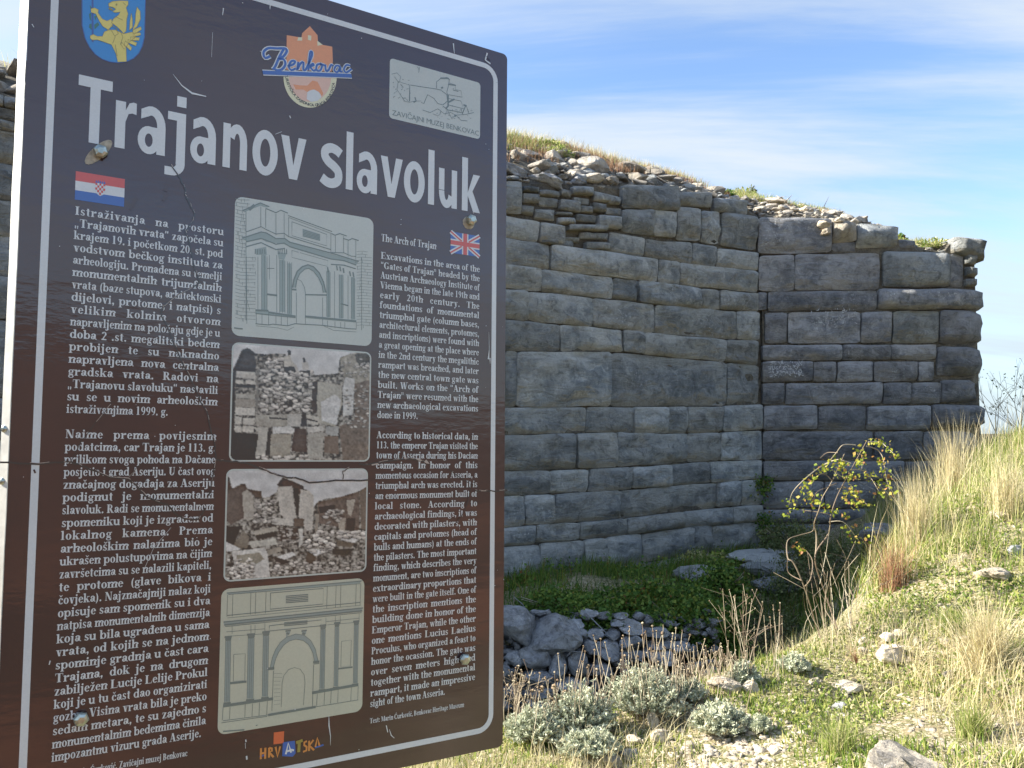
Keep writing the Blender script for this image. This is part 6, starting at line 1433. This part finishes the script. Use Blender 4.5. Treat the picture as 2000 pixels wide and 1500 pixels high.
# ---- single stones in the sun
stones = [
    ((1712, 1866), (1452, 1545), 'spotted_rock', 'boulder', 'large grey boulder spotted with lichen, cut off by the bottom edge of the photo', 11, .9),
    ((1382, 1452), (1322, 1358), 'pale_rock', 'stone', 'long pale stone tilting up beside the dry flower stems', 1, .8),
    ((1452, 1487), (1326, 1358), 'pale_rock', 'stone', 'short pinkish stone just right of the long pale stone', 2, .8),
    ((1263, 1289), (1389, 1428), 'pale_rock', 'stone', 'upright yellowish stone under the biggest silvery shrub', 3, 1.0),
    ((1266, 1312), (1426, 1456), 'pale_rock', 'stone', 'pale lumpy stone just below the upright yellowish one', 4, .8),
    ((1221, 1257), (1440, 1464), 'pale_rock', 'stone', 'small rounded stone left of the pale lumpy one', 5, .8),
    ((1158, 1222), (1482, 1512), 'rubble', 'stone', 'white rough stone at the bottom edge below the grey bushes', 6, .8),
    ((1212, 1250), (1470, 1486), 'blue_rock', 'stone', 'flat dark grey stone right above the bottom edge', 7, .5),
    ((1580, 1609), (1322, 1342), 'pale_rock', 'stone', 'bright white stone in the middle of the gravel patch', 8, .9),
    ((1623, 1704), (1332, 1358), 'pale_rock', 'stone', 'long low whitish slab half sunk in the grass', 9, .5),
    ((1624, 1663), (1373, 1393), 'blue_rock', 'stone', 'small grey slab lying below the long whitish one', 10, .5),
    ((1432, 1472), (1392, 1420), 'spotted_rock', 'stone', 'brown dark stone between two tufts of silvery shrub', 12, .9),
    ((1678, 1701), (1246, 1267), 'pale_rock', 'stone', 'upper one of two pale stones at the edge of the hollow', 13, .9),
    ((1677, 1697), (1263, 1282), 'pale_rock', 'stone', 'lower one of two pale stones at the edge of the hollow', 1, .9),
    ((1722, 1760), (1238, 1262), 'pale_rock', 'stone', 'rounded cream stone resting against the broad rock on the bank', 2, .9),
    ((1746, 1774), (1226, 1250), 'pale_rock', 'stone', 'grey knobbly stone at the top of the small stone pile', 3, .9),
    ((1706, 1790), (1256, 1300), 'pale_rock', 'stone', 'broad flat grey and white rock at the foot of the pile', 4, .55),
    ((1937, 1980), (994, 1016), 'pale_rock', 'stone', 'cream stone high on the bank in the long grass', 5, .8),
    ((1914, 1992), (1110, 1146), 'pale_rock', 'stone', 'long grey rock slanting down the grassy bank', 6, .5),
    ((1972, 2010), (1060, 1086), 'blue_rock', 'stone', 'grey rock half hidden in grass at the right edge', 7, .7),
    ((1840, 1872), (1308, 1334), 'spotted_rock', 'stone', 'mottled brown stone beside the big dry grass tuft', 8, .8),
    ((1500, 1532), (1460, 1478), 'pale_rock', 'stone', 'low pale stone near the bottom, left of the big boulder', 9, .6),
    ((1330, 1362), (1452, 1470), 'pale_rock', 'stone', 'buff stone in front of the small grey bush', 10, .6),
]
for (ua, ub), (va, vb), mat, nm, lb, sd_, fl in stones:
    g0 = G((ua + ub) / 2, vb - 1)
    if g0 is None: continue
    sc_ = g0.y / F; wx = (ub - ua) * sc_ / 2; hz_ = (vb - va) * sc_ / 2
    o = rock(nm, mat, sd_, (g0.x, g0.y + wx * .5, g0.z + hz_ * .55), (wx * 1.1, wx * .8, hz_ * 1.35), 0.3 * ((sd_ % 5) - 2), 0.12 * ((sd_ % 3) - 1), big=True)
    tag(o, lb, 'boulder' if nm == 'boulder' else 'stone', 'loose stones on the sunny ground')

# ---- heap of stones in the hollow
hp = G(1120, 1260, 5.9); heap = empty('stone_heap', (hp.x, hp.y, hp.z)); tag(heap, 'heap of blue grey stones lying in shade below the wall, right beside the sign', 'stone heap')
H2 = lambda x0_, x1_, y0_, y1_: ((980 + x0_ / 4.545, 980 + x1_ / 4.545), (1170 + y0_ / 4.545, 1170 + y1_ / 4.545))
hs = [(-160, 300, 80, 450), (240, 760, 150, 470), (150, 450, 400, 600), (40, 210, 460, 600), (720, 880, 370, 480), (760, 900, 265, 360), (910, 1050, 270, 350), (1050, 1290, 330, 450), (1030, 1250, 190, 320), (700, 860, 100, 190), (850, 980, 110, 180), (250, 400, 90, 150),
      (1250, 1470, 250, 350), (1290, 1560, 370, 440), (780, 1060, 450, 560), (420, 600, 480, 700), (580, 780, 470, 680), (200, 440, 640, 760), (880, 1030, 370, 450), (600, 720, 180, 260), (150, 460, 780, 870), (-100, 150, 600, 760), (460, 700, 700, 800), (1060, 1300, 460, 560), (1300, 1560, 450, 560),
      (20, 180, 760, 900), (780, 960, 570, 680), (-140, 60, 880, 1000), (180, 420, 880, 960), (960, 1100, 180, 240), (1500, 1700, 380, 470), (640, 760, 260, 340), (1000, 1120, 120, 180), (-400, -150, 100, 400), (-420, -160, 420, 640), (-700, -420, 150, 480), (-380, -140, 660, 880)]
r = random.Random(11)
for k, q in enumerate(hs):
    (ua, ub), (va, vb) = H2(*q); d = 6.95 - (vb - 1250) * 0.0035; p = wp((ua + ub) / 2, (va + vb) / 2, d); sc_ = d / F
    p.z = p.z; wx = (ub - ua) * sc_ / 2
    rock('stone', 'blue_rock', 20 + k * 3, p, (wx * 1.34, wx * .9 + .08, (vb - va) * sc_ / 2 * 1.5), r.uniform(-.3, .3), r.uniform(-.16, .16), heap, big=True)
items = []
for k in range(1000):
    u_, v_ = r.uniform(900, 1400), r.uniform(1196, 1440); d = 7.15 - (v_ - 1250) * 0.0033 - r.uniform(0, .25); items.append((wp(u_, v_, d), r.uniform(.03, .1)))
rock_cloud('packing_stones', 'blue_rock', items, heap)
# blocks lying on the ledge under the wall
for (ua, ub, va, vb, d, lb) in [(1304, 1425, 1104, 1136, 8.6, 'long pale block with a ragged top lying in the ivy below the wall'), (1408, 1575, 1072, 1100, 9.4, 'long flat slab at the foot of the wall corner'), (1448, 1560, 1098, 1128, 9.1, 'squared block directly under the long flat slab'),
                              (1455, 1600, 1126, 1160, 8.8, 'lowest of the stepped blocks below the wall corner'), (1678, 1770, 1020, 1068, 8.3, 'grey rounded block behind the tall grass near the right wall')]:
    p = wp((ua + ub) / 2, (va + vb) / 2, d); s_ = d / F
    o = rock('fallen_block', 'blue_rock' if d < 9 else 'ashlar', int(ua) % 13, p, ((ub - ua) * s_ / 2 * 1.15, .3, (vb - va) * s_ / 2 * 1.4), .12, .04, big=True); tag(o, lb, 'stone block', 'fallen blocks under the wall')

# ---- silvery shrubs
def silver_shrub(u, v, wpx, hpx, label, seed, heads=14, grp='silvery grey shrubs along the edge of the hollow'):
    g0 = G(u, v); s_ = g0.y / F; W_, H__ = wpx * s_ / 2, hpx * s_; t_ = empty('silver_shrub', g0 - Vector((0, 0, .03))); tag(t_, label, 'shrub', grp)
    r = np.random.default_rng(seed); ns = int(70 + W_ * 900); C = []; NB = []; mb = MB(); rnl = []
    for k in range(ns):
        th = r.uniform(0, 2 * np.pi); rr_ = math.sqrt(r.random()); el = math.acos(min(1, rr_ * .95)); rad = r.uniform(.8, 1.08) * (1 + .18 * mn.noise((math.cos(th) * 1.7, math.sin(th) * 1.7, seed)))
        e = Vector((math.cos(th) * rr_ * W_ * rad, math.sin(th) * rr_ * W_ * .8 * rad, math.sin(el) * H__ * rad * r.uniform(.75, 1.05))); b_ = Vector((e.x * .25, e.y * .25, 0)); mid = b_.lerp(e, .55) + Vector((0, 0, .02))
        mb.tube([g0 + b_, g0 + mid, g0 + e], [.0022, .0018, .001], 3, r.random()); m_ = int(26); tone = r.normal(.5, .16)
        for j in range(m_):
            q = r.uniform(.35, 1.03); p = b_.lerp(mid, q * 2) if q < .5 else mid.lerp(e, q * 2 - 1); C.append((g0 + p)[:]); dd = (e - b_).normalized(); NB.append((dd * 1.2)[:]); rnl.append(np.clip(tone + r.normal(0, .15) + (q - .8) * .5, 0, 1))
    C = np.array(C) + r.normal(0, .006, (len(C), 3)); leaves('foliage', C, .0085, ML['silver'], t_, np.array(NB), np.array(rnl), 'stuff', 2.6, seed)
    mb.build('stem', ML['twig'], t_)['kind'] = 'stuff'
    if heads: dry_stems(t_, g0, W_, H__, heads, seed, H__ * .5, 'seed_head')
    return t_
def dry_stems(t_, g0, W_, H0, n, seed, extra, nm='seed_head', hr=.0065, mat='twig', lean=.35, branch=False):
    r = random.Random(seed); mb = MB(); sb = MB()
    for k in range(n):
        a = r.uniform(0, 6.28); q = math.sqrt(r.random()) * W_ * .8; b_ = g0 + Vector((math.cos(a) * q, math.sin(a) * q * .8, 0)); h = H0 + extra * r.uniform(.3, 1.4)
        tip = b_ + Vector((r.gauss(0, lean * .5) * h, r.gauss(0, lean * .4) * h, h)); mid = b_.lerp(tip, .5) + Vector((r.gauss(0, .03) * h, 0, 0))
        mb.tube([b_, mid, tip], [.002, .0017, .0013], 3, r.random()); tips = [tip]
        if branch:
            for _ in range(r.randint(2, 5)):
                s_ = r.uniform(.45, .95); st = b_.lerp(mid, s_ * 2) if s_ < .5 else mid.lerp(tip, s_ * 2 - 1); en = st + Vector((r.gauss(0, .16) * h, r.gauss(0, .1) * h, r.uniform(.08, .25) * h)); mb.tube([st, en], [.0012, .0009], 3, r.random()); tips.append(en)
        for tp in tips:
            R_ = hr * r.uniform(.7, 1.3); o_ = []
            for i in range(5): o_.append(tp + Vector((math.cos(i * 1.257) * R_, math.sin(i * 1.257) * R_, R_ * .5 * r.uniform(.3, 1.6))))
            sb.add([tp - Vector((0, 0, R_))] + o_ + [tp + Vector((0, 0, R_ * 1.3))], [(0, (i + 1) % 5 + 1, i + 1) for i in range(5)] + [(6, i + 1, (i + 1) % 5 + 1) for i in range(5)], r.random())
    mb.build('flower_stem', ML[mat], t_)['kind'] = 'stuff'; sb.build(nm, ML['seed'], t_)['kind'] = 'stuff'
silver_shrub(1266, 1404, 180, 100, 'biggest silvery green shrub, topped with dry round flower heads', 1, 44)
silver_shrub(1135, 1440, 150, 92, 'grey green shrub with a few tall dry heads between sign and biggest shrub', 2, 22)
silver_shrub(1045, 1455, 130, 70, 'low silvery shrub right beside the edge of the sign', 3, 16)
silver_shrub(1405, 1436, 118, 66, 'rounded blue grey bush standing in front of the pale stones', 4, 3)
silver_shrub(1452, 1342, 70, 42, 'small dark grey green bush behind the long pale stone', 5, 6)
silver_shrub(1553, 1312, 66, 34, 'smallest tuft of silver leaves at the rim of the dark hollow', 6, 5)
silver_shrub(1150, 1484, 130, 50, 'low grey cushion plant near the bottom edge', 7, 0)
silver_shrub(1486, 1432, 44, 30, 'tiny blue grey sprig beside the brown stone', 8, 2)
silver_shrub(1340, 1376, 80, 46, 'greyish tuft mixed with brown dead stems right of the biggest shrub', 9, 34)
def stem_clump(name, u, v, wpx, hpx, n, label, seed, cat='dry plant', **kw):
    g0 = G(u, v); s_ = g0.y / F; t_ = empty(name, g0); tag(t_, label, cat); dry_stems(t_, g0, wpx * s_ / 2, hpx * s_ * .6, n, seed, hpx * s_ * .4, **kw); return t_
stem_clump('dry_flower_stems', 1392, 1345, 110, 72, 60, 'thick clump of brown dead stems right of the biggest shrub', 12, lean=.45, hr=.005)
stem_clump('dry_branching_plant', 1455, 1338, 56, 165, 12, 'tall pale dead branching plant against the dark hollow', 13, branch=True, hr=.004, lean=.3)
stem_clump('dry_reddish_plant', 1008, 1440, 60, 110, 16, 'reddish brown dead plant right beside the sign edge', 14, branch=True, hr=.005, mat='twig', lean=.25)
stem_clump('dry_reddish_plant', 1066, 1440, 46, 90, 6, 'dead plant with one drooping brown head left of the shrubs', 15, branch=True, hr=.009, mat='twig', lean=.3)
stem_clump('thin_stalks', 1520, 1330, 70, 130, 9, 'few thin straight stalks with tiny heads in front of the dark hollow', 16, hr=.006, lean=.14)
stem_clump('thin_stalks', 1640, 1262, 100, 150, 9, 'bare grey stalks rising from the hollow edge under the leafy cane', 17, hr=.002, lean=.3)

# ---- arching leafy cane
K = lambda *p: [(1480 + x / 3.846, 840 + y / 3.846) for x, y in p]
root = G(1602, 1258); cane = empty('arching_bramble', root); tag(cane, 'arching cane plant with yellow green autumn leaves in front of the dark wall', 'bramble'); DB = root.y + .05
r = random.Random(4); cm = MB()
def crom(P, n=5):
    P = [Vector(p) for p in P]; o = [P[0]]
    for i in range(len(P) - 1):
        p0, p1, p2, p3 = P[max(0, i - 1)], P[i], P[i + 1], P[min(len(P) - 1, i + 2)]
        for k in range(1, n + 1): t_ = k / n; o.append(0.5 * ((2 * p1) + (p2 - p0) * t_ + (2 * p0 - 5 * p1 + 4 * p2 - p3) * t_ ** 2 + (3 * p1 - p0 - 3 * p2 + p3) * t_ ** 3))
    return o
def cpt(p, i=0, dz=0): q = wp(p[0], p[1], DB + .35 * mn.noise((p[0] * .012, p[1] * .012, i)) + dz); return q
canes = [([(500, 1640), (450, 1500), (350, 1180), (270, 1000), (225, 960), (225, 830), (310, 790), (410, 760), (420, 700)], .0055), ([(640, 1620), (520, 1260), (430, 960), (530, 780), (550, 640), (600, 490), (700, 300), (820, 80)], .0062), ([(430, 960), (440, 880), (440, 780), (425, 700), (460, 600), (490, 500), (560, 380), (650, 180)], .0058),
         ([(350, 1180), (400, 1110), (410, 980), (360, 900)], .005), ([(330, 1130), (230, 1070), (225, 960)], .004), ([(820, 120), (900, 150), (940, 210), (960, 330), (985, 430), (1020, 500)], .0042), ([(830, 90), (920, 90), (980, 140), (1050, 200)], .0036), ([(700, 250), (600, 222), (480, 270), (340, 380), (260, 470), (235, 560)], .0045),
         ([(735, 112), (640, 112), (590, 170), (540, 230)], .0036), ([(600, 170), (520, 170), (470, 210)], .003), ([(690, 300), (780, 300), (850, 360), (920, 480)], .0036), ([(600, 440), (700, 440), (780, 520), (820, 560)], .0036), ([(560, 380), (500, 330), (440, 350), (400, 420)], .0034), ([(590, 400), (520, 430), (440, 470), (420, 540)], .0034), ([(550, 640), (480, 620), (330, 600)], .0034), ([(530, 690), (640, 690), (720, 780), (760, 830)], .003), ([(650, 360), (600, 330), (560, 300)], .003), ([(750, 180), (790, 200), (780, 290)], .003),
         ([(700, 1500), (660, 1200), (655, 1010)], .004), ([(560, 1640), (480, 1400), (425, 1240)], .004), ([(640, 1650), (560, 1440), (500, 1300), (580, 1000)], .0035), ([(780, 1640), (700, 1400), (740, 1180), (830, 1000)], .003)]
for i, (ps, w_) in enumerate(canes): q = crom([cpt(p, 0, .02 * (i % 4)) for p in K(*ps)]); cm.tube(q, [w_ * (1 - .55 * j / (len(q) - 1)) for j in range(len(q))], 5, r.random())
for k in range(26):
    x0, y0 = r.uniform(300, 800), r.uniform(1150, 1600); x1, y1 = x0 + r.gauss(0, 130), y0 - r.uniform(150, 520); xm, ym = (x0 + x1) / 2 + r.gauss(0, 40), (y0 + y1) / 2
    cm.tube(crom([cpt(p, 0, r.uniform(-.2, .2)) for p in K((x0, y0), (xm, ym), (x1, y1))], 3), .0014, 3, r.random())
cm.build('cane', ML['twig'], cane)['kind'] = 'stuff'
C = []
for p in [(860, 90), (940, 90), (910, 100), (970, 140), (1030, 190), (1000, 170), (760, 150), (790, 200), (810, 170), (550, 230), (520, 290), (480, 310), (430, 350), (380, 390), (340, 440), (345, 490), (620, 290), (660, 280), (770, 280), (700, 350), (680, 380), (640, 330), (930, 240), (950, 310), (960, 350), (850, 360), (880, 390), (830, 330), (960, 400), (1000, 460), (910, 480), (700, 470), (740, 460), (680, 520), (760, 540), (800, 560), (540, 590), (560, 610), (430, 500), (400, 530), (450, 560), (240, 540), (330, 600), (220, 630), (660, 650), (700, 750), (750, 820), (850, 740), (850, 820), (310, 880), (330, 900), (640, 480), (610, 250), (740, 350), (500, 260), (720, 560)]:
    for k in range(r.randint(7, 13)): q = K((p[0] + r.gauss(0, 19), p[1] + r.gauss(0, 19)))[0]; C.append((cpt(q) + Vector((0, r.gauss(0, .04), 0)))[:])
leaves('foliage', np.array(C), .020, ML['bramble'], cane, None, None, 'stuff', 1.25, 3)

# ---- grass tufts
def tuft(u, v, wpx, hpx, n, label, seed, mat='straw', name='grass_tuft', lean=.55, w_=.004):
    g0 = G(u, v); s_ = g0.y / F; r = np.random.default_rng(seed); P = np.array(g0[:]) + r.normal(0, 1, (n, 3)) * np.array([wpx * s_ * .12, wpx * s_ * .12, 0]); t_ = empty(name, g0); tag(t_, label, 'grass', None)
    P[:, 2] = HZ(P[:, 0], P[:, 1]) - .01
    H_0 = hpx * s_ * r.uniform(.5, 1.1, n); blades('blade', P, H_0, w_, lean, ML[mat], t_, seed=seed, bend=.7); return t_
tuft(1925, 1312, 130, 165, 520, 'big fountain shaped tuft of yellow dry grass at the right', 1)
tuft(1745, 1150, 90, 110, 300, 'rusty dry grass tuft hanging over the hollow edge', 2, 'rust', lean=.5)
tuft(1790, 1060, 120, 150, 380, 'pale tuft of upright grass in front of the right wall', 3, 'straw', lean=.3)
tuft(1860, 980, 110, 170, 360, 'tallest grass tuft at the crest below the wall end', 4, 'straw', lean=.25)
tuft(1640, 1470, 110, 80, 260, 'loose straw coloured tuft left of the big boulder', 5, 'mixed')
tuft(1900, 1440, 120, 90, 260, 'thin green and yellow tuft right of the big boulder', 6, 'mixed')
tuft(1860, 1235, 90, 60, 240, 'bushy green tuft behind the rounded cream stone', 7, 'green', lean=.6)
tuft(1420, 1420, 60, 50, 90, 'sparse straw tuft behind the rounded blue grey bush', 8, 'straw')
tuft(1970, 1010, 120, 130, 340, 'golden grass tuft at the right edge of the photo', 9, 'straw', lean=.3)
st = empty('grass_stalks', G(1850, 1480)); tag(st, 'tall single grass stalks with pale tips leaning over the foreground', 'grass'); mb = MB()
for ps in [((820, 410), (880, 650), (920, 860)), ((945, 560), (1010, 800), (1060, 1150)), ((1045, 610), (1120, 780), (1190, 1010)), ((1320, 480), (1335, 800), (1340, 1200)), ((1490, 440), (1420, 650), (1370, 900)), ((1510, 530), (1700, 820), (1880, 1250)), ((1640, 490), (1600, 760), (1490, 1080)), ((1760, 480), (1830, 850), (1910, 1260)),
           ((505, 580), (570, 760), (640, 1080)), ((1930, 700), (1800, 950), (1690, 1150)), ((1805, 590), (1880, 900), (1960, 1400)), ((1570, 1280), (1560, 1420), (1550, 1600)), ((1220, 1080), (1260, 1300), (1300, 1500)), ((430, 290), (460, 400), (475, 470))]:
    q = [(1560 + x / 4.545, 1170 + y / 4.545) for x, y in ps]; g0 = G(q[2][0], min(q[2][1], 1530)) or G(1850, 1480); d = g0.y
    P_ = [g0, wp(*q[1], d - .03), wp(*q[0], d - .05)]; mb.tube(P_, [.0022, .0018, .0012], 4, r.random()); mb.tube([P_[2] - (P_[2] - P_[1]).normalized() * .03, P_[2], P_[2] + (P_[2] - P_[1]).normalized() * .05], [.001, .0038, .0008], 5, .9)
mb.build('stalk', ML['straw'], st)['kind'] = 'stuff'
g0 = G(1672, 1330); P_ = wp(1672, 1297, g0.y - .1); rr = np.random.default_rng(3); hd = np.array(P_[:]) + np.zeros((150, 3)); o = blades('feather_head', hd, rr.uniform(.04, .13, 150), .0016, .9, ML['rust'], st, seed=3, heading=rr.normal(3.6, .9, 150))

# ---- ivy and creepers in the shade
def ivy(u, v, wpx, hpx, n, label, seed, d=None, mat='ivy', sz=.03, flat=1.0, name='ivy_bush', cat='bush', dx=.8):
    g0 = G(u, v, 6.0) if d is None else wp(u, v, d); s_ = g0.y / F; W_, H__ = wpx * s_ / 2, hpx * s_; r = np.random.default_rng(seed); t_ = empty(name, g0); tag(t_, label, cat)
    th = r.uniform(0, 2 * np.pi, n); z = r.uniform(-.1, 1, n); rad = np.sqrt(np.clip(1 - z * z, .02, 1)); lump = np.array([1 + .5 * mn.noise((math.cos(a) * 2.2 * q, math.sin(a) * 2.2 * q, zz * 2.6 + seed)) + .25 * mn.noise((math.cos(a) * 6, math.sin(a) * 6, zz * 6 + seed)) for a, q, zz in zip(th, rad, z)])
    rd = lump * np.where(r.random(n) < .12, r.uniform(1.0, 1.3, n), r.uniform(.7, 1.03, n)); C = np.stack([np.cos(th) * rad * W_ * rd, np.sin(th) * rad * W_ * dx * rd, z * H__ * rd], -1) + np.array(g0[:])
    rn = np.clip(r.random(n) * .75 + .25 * np.array([mn.noise((c[0] * 3, c[1] * 3, c[2] * 3)) + .5 for c in C]), 0, 1)
    leaves('foliage', C, sz, ML[mat], t_, None, rn, 'stuff', 1.2, seed); mb = MB(); q = random.Random(seed)
    for k in range(14): a = q.uniform(0, 6.28); mb.tube([g0, g0 + Vector((math.cos(a) * W_ * .4, math.sin(a) * W_ * .3, H__ * .5)), g0 + Vector((math.cos(a) * W_ * .8, math.sin(a) * W_ * .6, H__ * q.uniform(.5, .9)))], [.008, .005, .003], 4, q.random())
    mb.build('stem', ML['twig'], t_)['kind'] = 'stuff'; return t_
ivy(1350, 1262, 200, 100, 9000, 'dark green ivy bush in the shaded hollow, beside the stone heap', 1)
ivy(1255, 1205, 200, 56, 6800, 'brighter green creeper mound left of the dark ivy bush', 2)
ivy(1110, 1205, 230, 44, 6000, 'low green creeper behind the stone heap', 3)
ivy(1410, 1180, 110, 76, 3600, 'green creeper climbing round the pale block on the ledge', 4)
ivy(1380, 1112, 100, 34, 2000, 'yellowish green weeds above the pale block at the wall foot', 5, mat='mixed', sz=.022)
ivy(1030, 1180, 110, 50, 2600, 'dark weeds at the wall foot right beside the sign', 6, d=8.3)
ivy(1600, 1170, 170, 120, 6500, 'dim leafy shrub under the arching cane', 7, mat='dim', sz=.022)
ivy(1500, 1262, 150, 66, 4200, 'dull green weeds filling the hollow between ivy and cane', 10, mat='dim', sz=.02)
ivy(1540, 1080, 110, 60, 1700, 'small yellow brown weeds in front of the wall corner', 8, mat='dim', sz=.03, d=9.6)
ivy(1180, 1158, 290, 52, 8000, 'band of green weeds along the foot of the long wall', 9, d=8.9)
for (u, v, w_, h_, n, lb, sd_) in [(1491, 948, 26, 26, 260, 'small green plant rooted in the wall corner joint', 31), (1492, 1026, 24, 26, 220, 'second green plant in the wall corner, close above the ground', 32)]:
    a, z = PR.uv(u, v, .12); p = PR.at(a, z, .12); t_ = empty('wall_plant', p); tag(t_, lb, 'plant', 'plants growing from the wall'); rr = np.random.default_rng(sd_)
    leaves('foliage', np.array(p[:]) + rr.normal(0, 1, (n, 3)) * np.array([.07, .05, .08]), .035, ML['ivy'], t_, None, None, 'stuff', 1.2, sd_); mb = MB(); mb.tube([p - PR.n * .1, p, p + Vector((0, 0, .1))], [.006, .004, .002], 4); mb.build('stem', ML['twig'], t_)

# ---- growth on top of the walls
def top_grass(pl, prof, a0, a1, n, h, mat, seed, label, sr=(.5, 1.3), clump=.6, lean=.5, w_=.008, parent=None):
    r = np.random.default_rng(seed); P = []
    for k in range(n * 3):
        a = r.uniform(a0, a1); s_ = r.uniform(*sr)
        if mn.noise((a * 1.6, s_ * 2, seed)) > (r.random() - .5) * clump: P.append(pl.at(a, bank(prof, a, min(s_, 1)) - .01 - max(0, s_ - 1) * .05, -0.09 - 1.3 * s_)[:])
        if len(P) >= n: break
    P = np.array(P); return blades('top_grass', P, r.uniform(h * .4, h, len(P)), w_, lean, ML[mat], seed=seed, label=label, cat='grass')
aR1 = PR.uv(1870, 440)[0]
top_grass(PL, profL, aL0, -.05, 6500, .18, 'mixed', 1, 'dry and green grass growing along the top of the long wall', (.5, 1.45), .4)
top_grass(PL, profL, aL0, -.05, 4200, .24, 'straw', 2, 'straw coloured grass on the skyline of the long wall', (.8, 1.4), .9)
top_grass(PL, profL, aL0, -.05, 2600, .20, 'rust', 3, 'reddish dead stems among the rubble on the long wall', (.25, .85), .9, .3, .006)
top_grass(PL, profL, LEFT, aL0, 2500, .25, 'mixed', 4, 'grass on the top of the long wall behind the sign', (.6, 1.5), .6)
top_grass(PR, profR, 0, aR1, 4200, .18, 'mixed', 5, 'thin grass on top of the wall end', (.55, 1.2), .7)
top_grass(PR, profR, 0, aR1, 900, .15, 'rust', 6, 'brownish stems on top of the wall end', (.4, 1.1), .9)
def wall_bush(pl, u, v, off, w_, h_, n, mat, label, seed, sz=.02):
    p = on_bank(pl, profL if pl is PL else profR, u, v + 3); t_ = empty('wall_top_plant', p); tag(t_, label, 'plant', 'plants growing from the wall'); rr = np.random.default_rng(seed)
    C = rr.normal(0, 1, (n, 3)); C /= np.linalg.norm(C, axis=1)[:, None]; C[:, 2] = np.abs(C[:, 2]); C *= rr.uniform(.3, 1.0, (n, 1)); leaves('foliage', np.array(p[:]) + C * np.array([w_, w_ * .7, h_]), sz, ML[mat], t_, C * 1.0, None, 'stuff', 2.2, seed)
    mb = MB(); q = random.Random(seed)
    for k in range(6): mb.tube([p - Vector((0, 0, .05)), p + Vector((q.gauss(0, w_ * .4), 0, h_ * .8))], [.005, .002], 4)
    mb.build('stem', ML['twig'], t_)['kind'] = 'stuff'
wall_bush(PR, 1757, 468, -.3, .15, .24, 700, 'ivy', 'dark green bushlet on the sloping top of the wall end', 1, .03)
wall_bush(PR, 1825, 484, -.15, .34, .17, 1100, 'mixed', 'yellowish heathery cushion near the outer end of the wall top', 2)
wall_bush(PR, 1655, 405, -1.0, .15, .2, 420, 'rust', 'reddish spiky plant on the skyline of the wall end', 3)
wall_bush(PR, 1625, 402, -1.1, .2, .14, 420, 'mixed', 'green cushion left of the reddish spiky plant', 4)
wall_bush(PR, 1565, 384, -1.1, .12, .12, 260, 'dim', 'small grey bushlet where the two walls meet on the skyline', 5)
wall_bush(PL, 1468, 352, -1.0, .1, .26, 240, 'dim', 'thin dark spire plant on the skyline of the long wall', 6)
wall_bush(PL, 1448, 372, -.8, .26, .15, 500, 'mixed', 'olive cushion close to the thin dark spire plant', 7)
wall_bush(PL, 1060, 285, -1.2, .3, .12, 600, 'green', 'bright green cushion on the skyline next to the sign', 8)
wall_bush(PL, 1088, 305, -.8, .24, .2, 500, 'mixed', 'green weeds beside the triangular boulder on the wall top', 9)
wall_bush(PL, 1420, 385, -.5, .16, .14, 360, 'ivy', 'dark weed tucked under the rubble near the wall corner', 10, .028)
# bare bush beyond the crest
bb = wp(1985, 870, 11.5); t_ = empty('bare_bush', bb); tag(t_, 'nearly leafless bush beyond the grassy crest at the right edge', 'bush'); mb = MB(); r = random.Random(2); C = []
def grow(p, d, L_, rad, k):
    q = p + d * L_; mb.tube([p, p.lerp(q, .5) + Vector((r.gauss(0, .03), 0, 0)) * L_, q], [rad, rad * .8, rad * .6], 4, r.random())
    if k == 0:
        for _ in range(1): C.append((q + Vector((r.gauss(0, .06), r.gauss(0, .06), r.gauss(0, .06))))[:])
        return
    for _ in range(3): grow(q, (d + Vector((r.gauss(0, .4), r.gauss(0, .4), r.gauss(.1, .25)))).normalized(), L_ * r.uniform(.6, .85), rad * .6, k - 1)
for k in range(7): grow(bb - Vector((0, 0, .4)) + Vector((r.uniform(-.5, .7), 0, 0)), Vector((r.gauss(-.05, .3), r.gauss(0, .2), 1)).normalized(), r.uniform(.45, .75), .010, 3)
mb.build('branch', ML['twig'], t_)['kind'] = 'stuff'; leaves('foliage', np.array(C), .025, ML['dim'], t_, None, None, 'stuff', 1.4, 5)
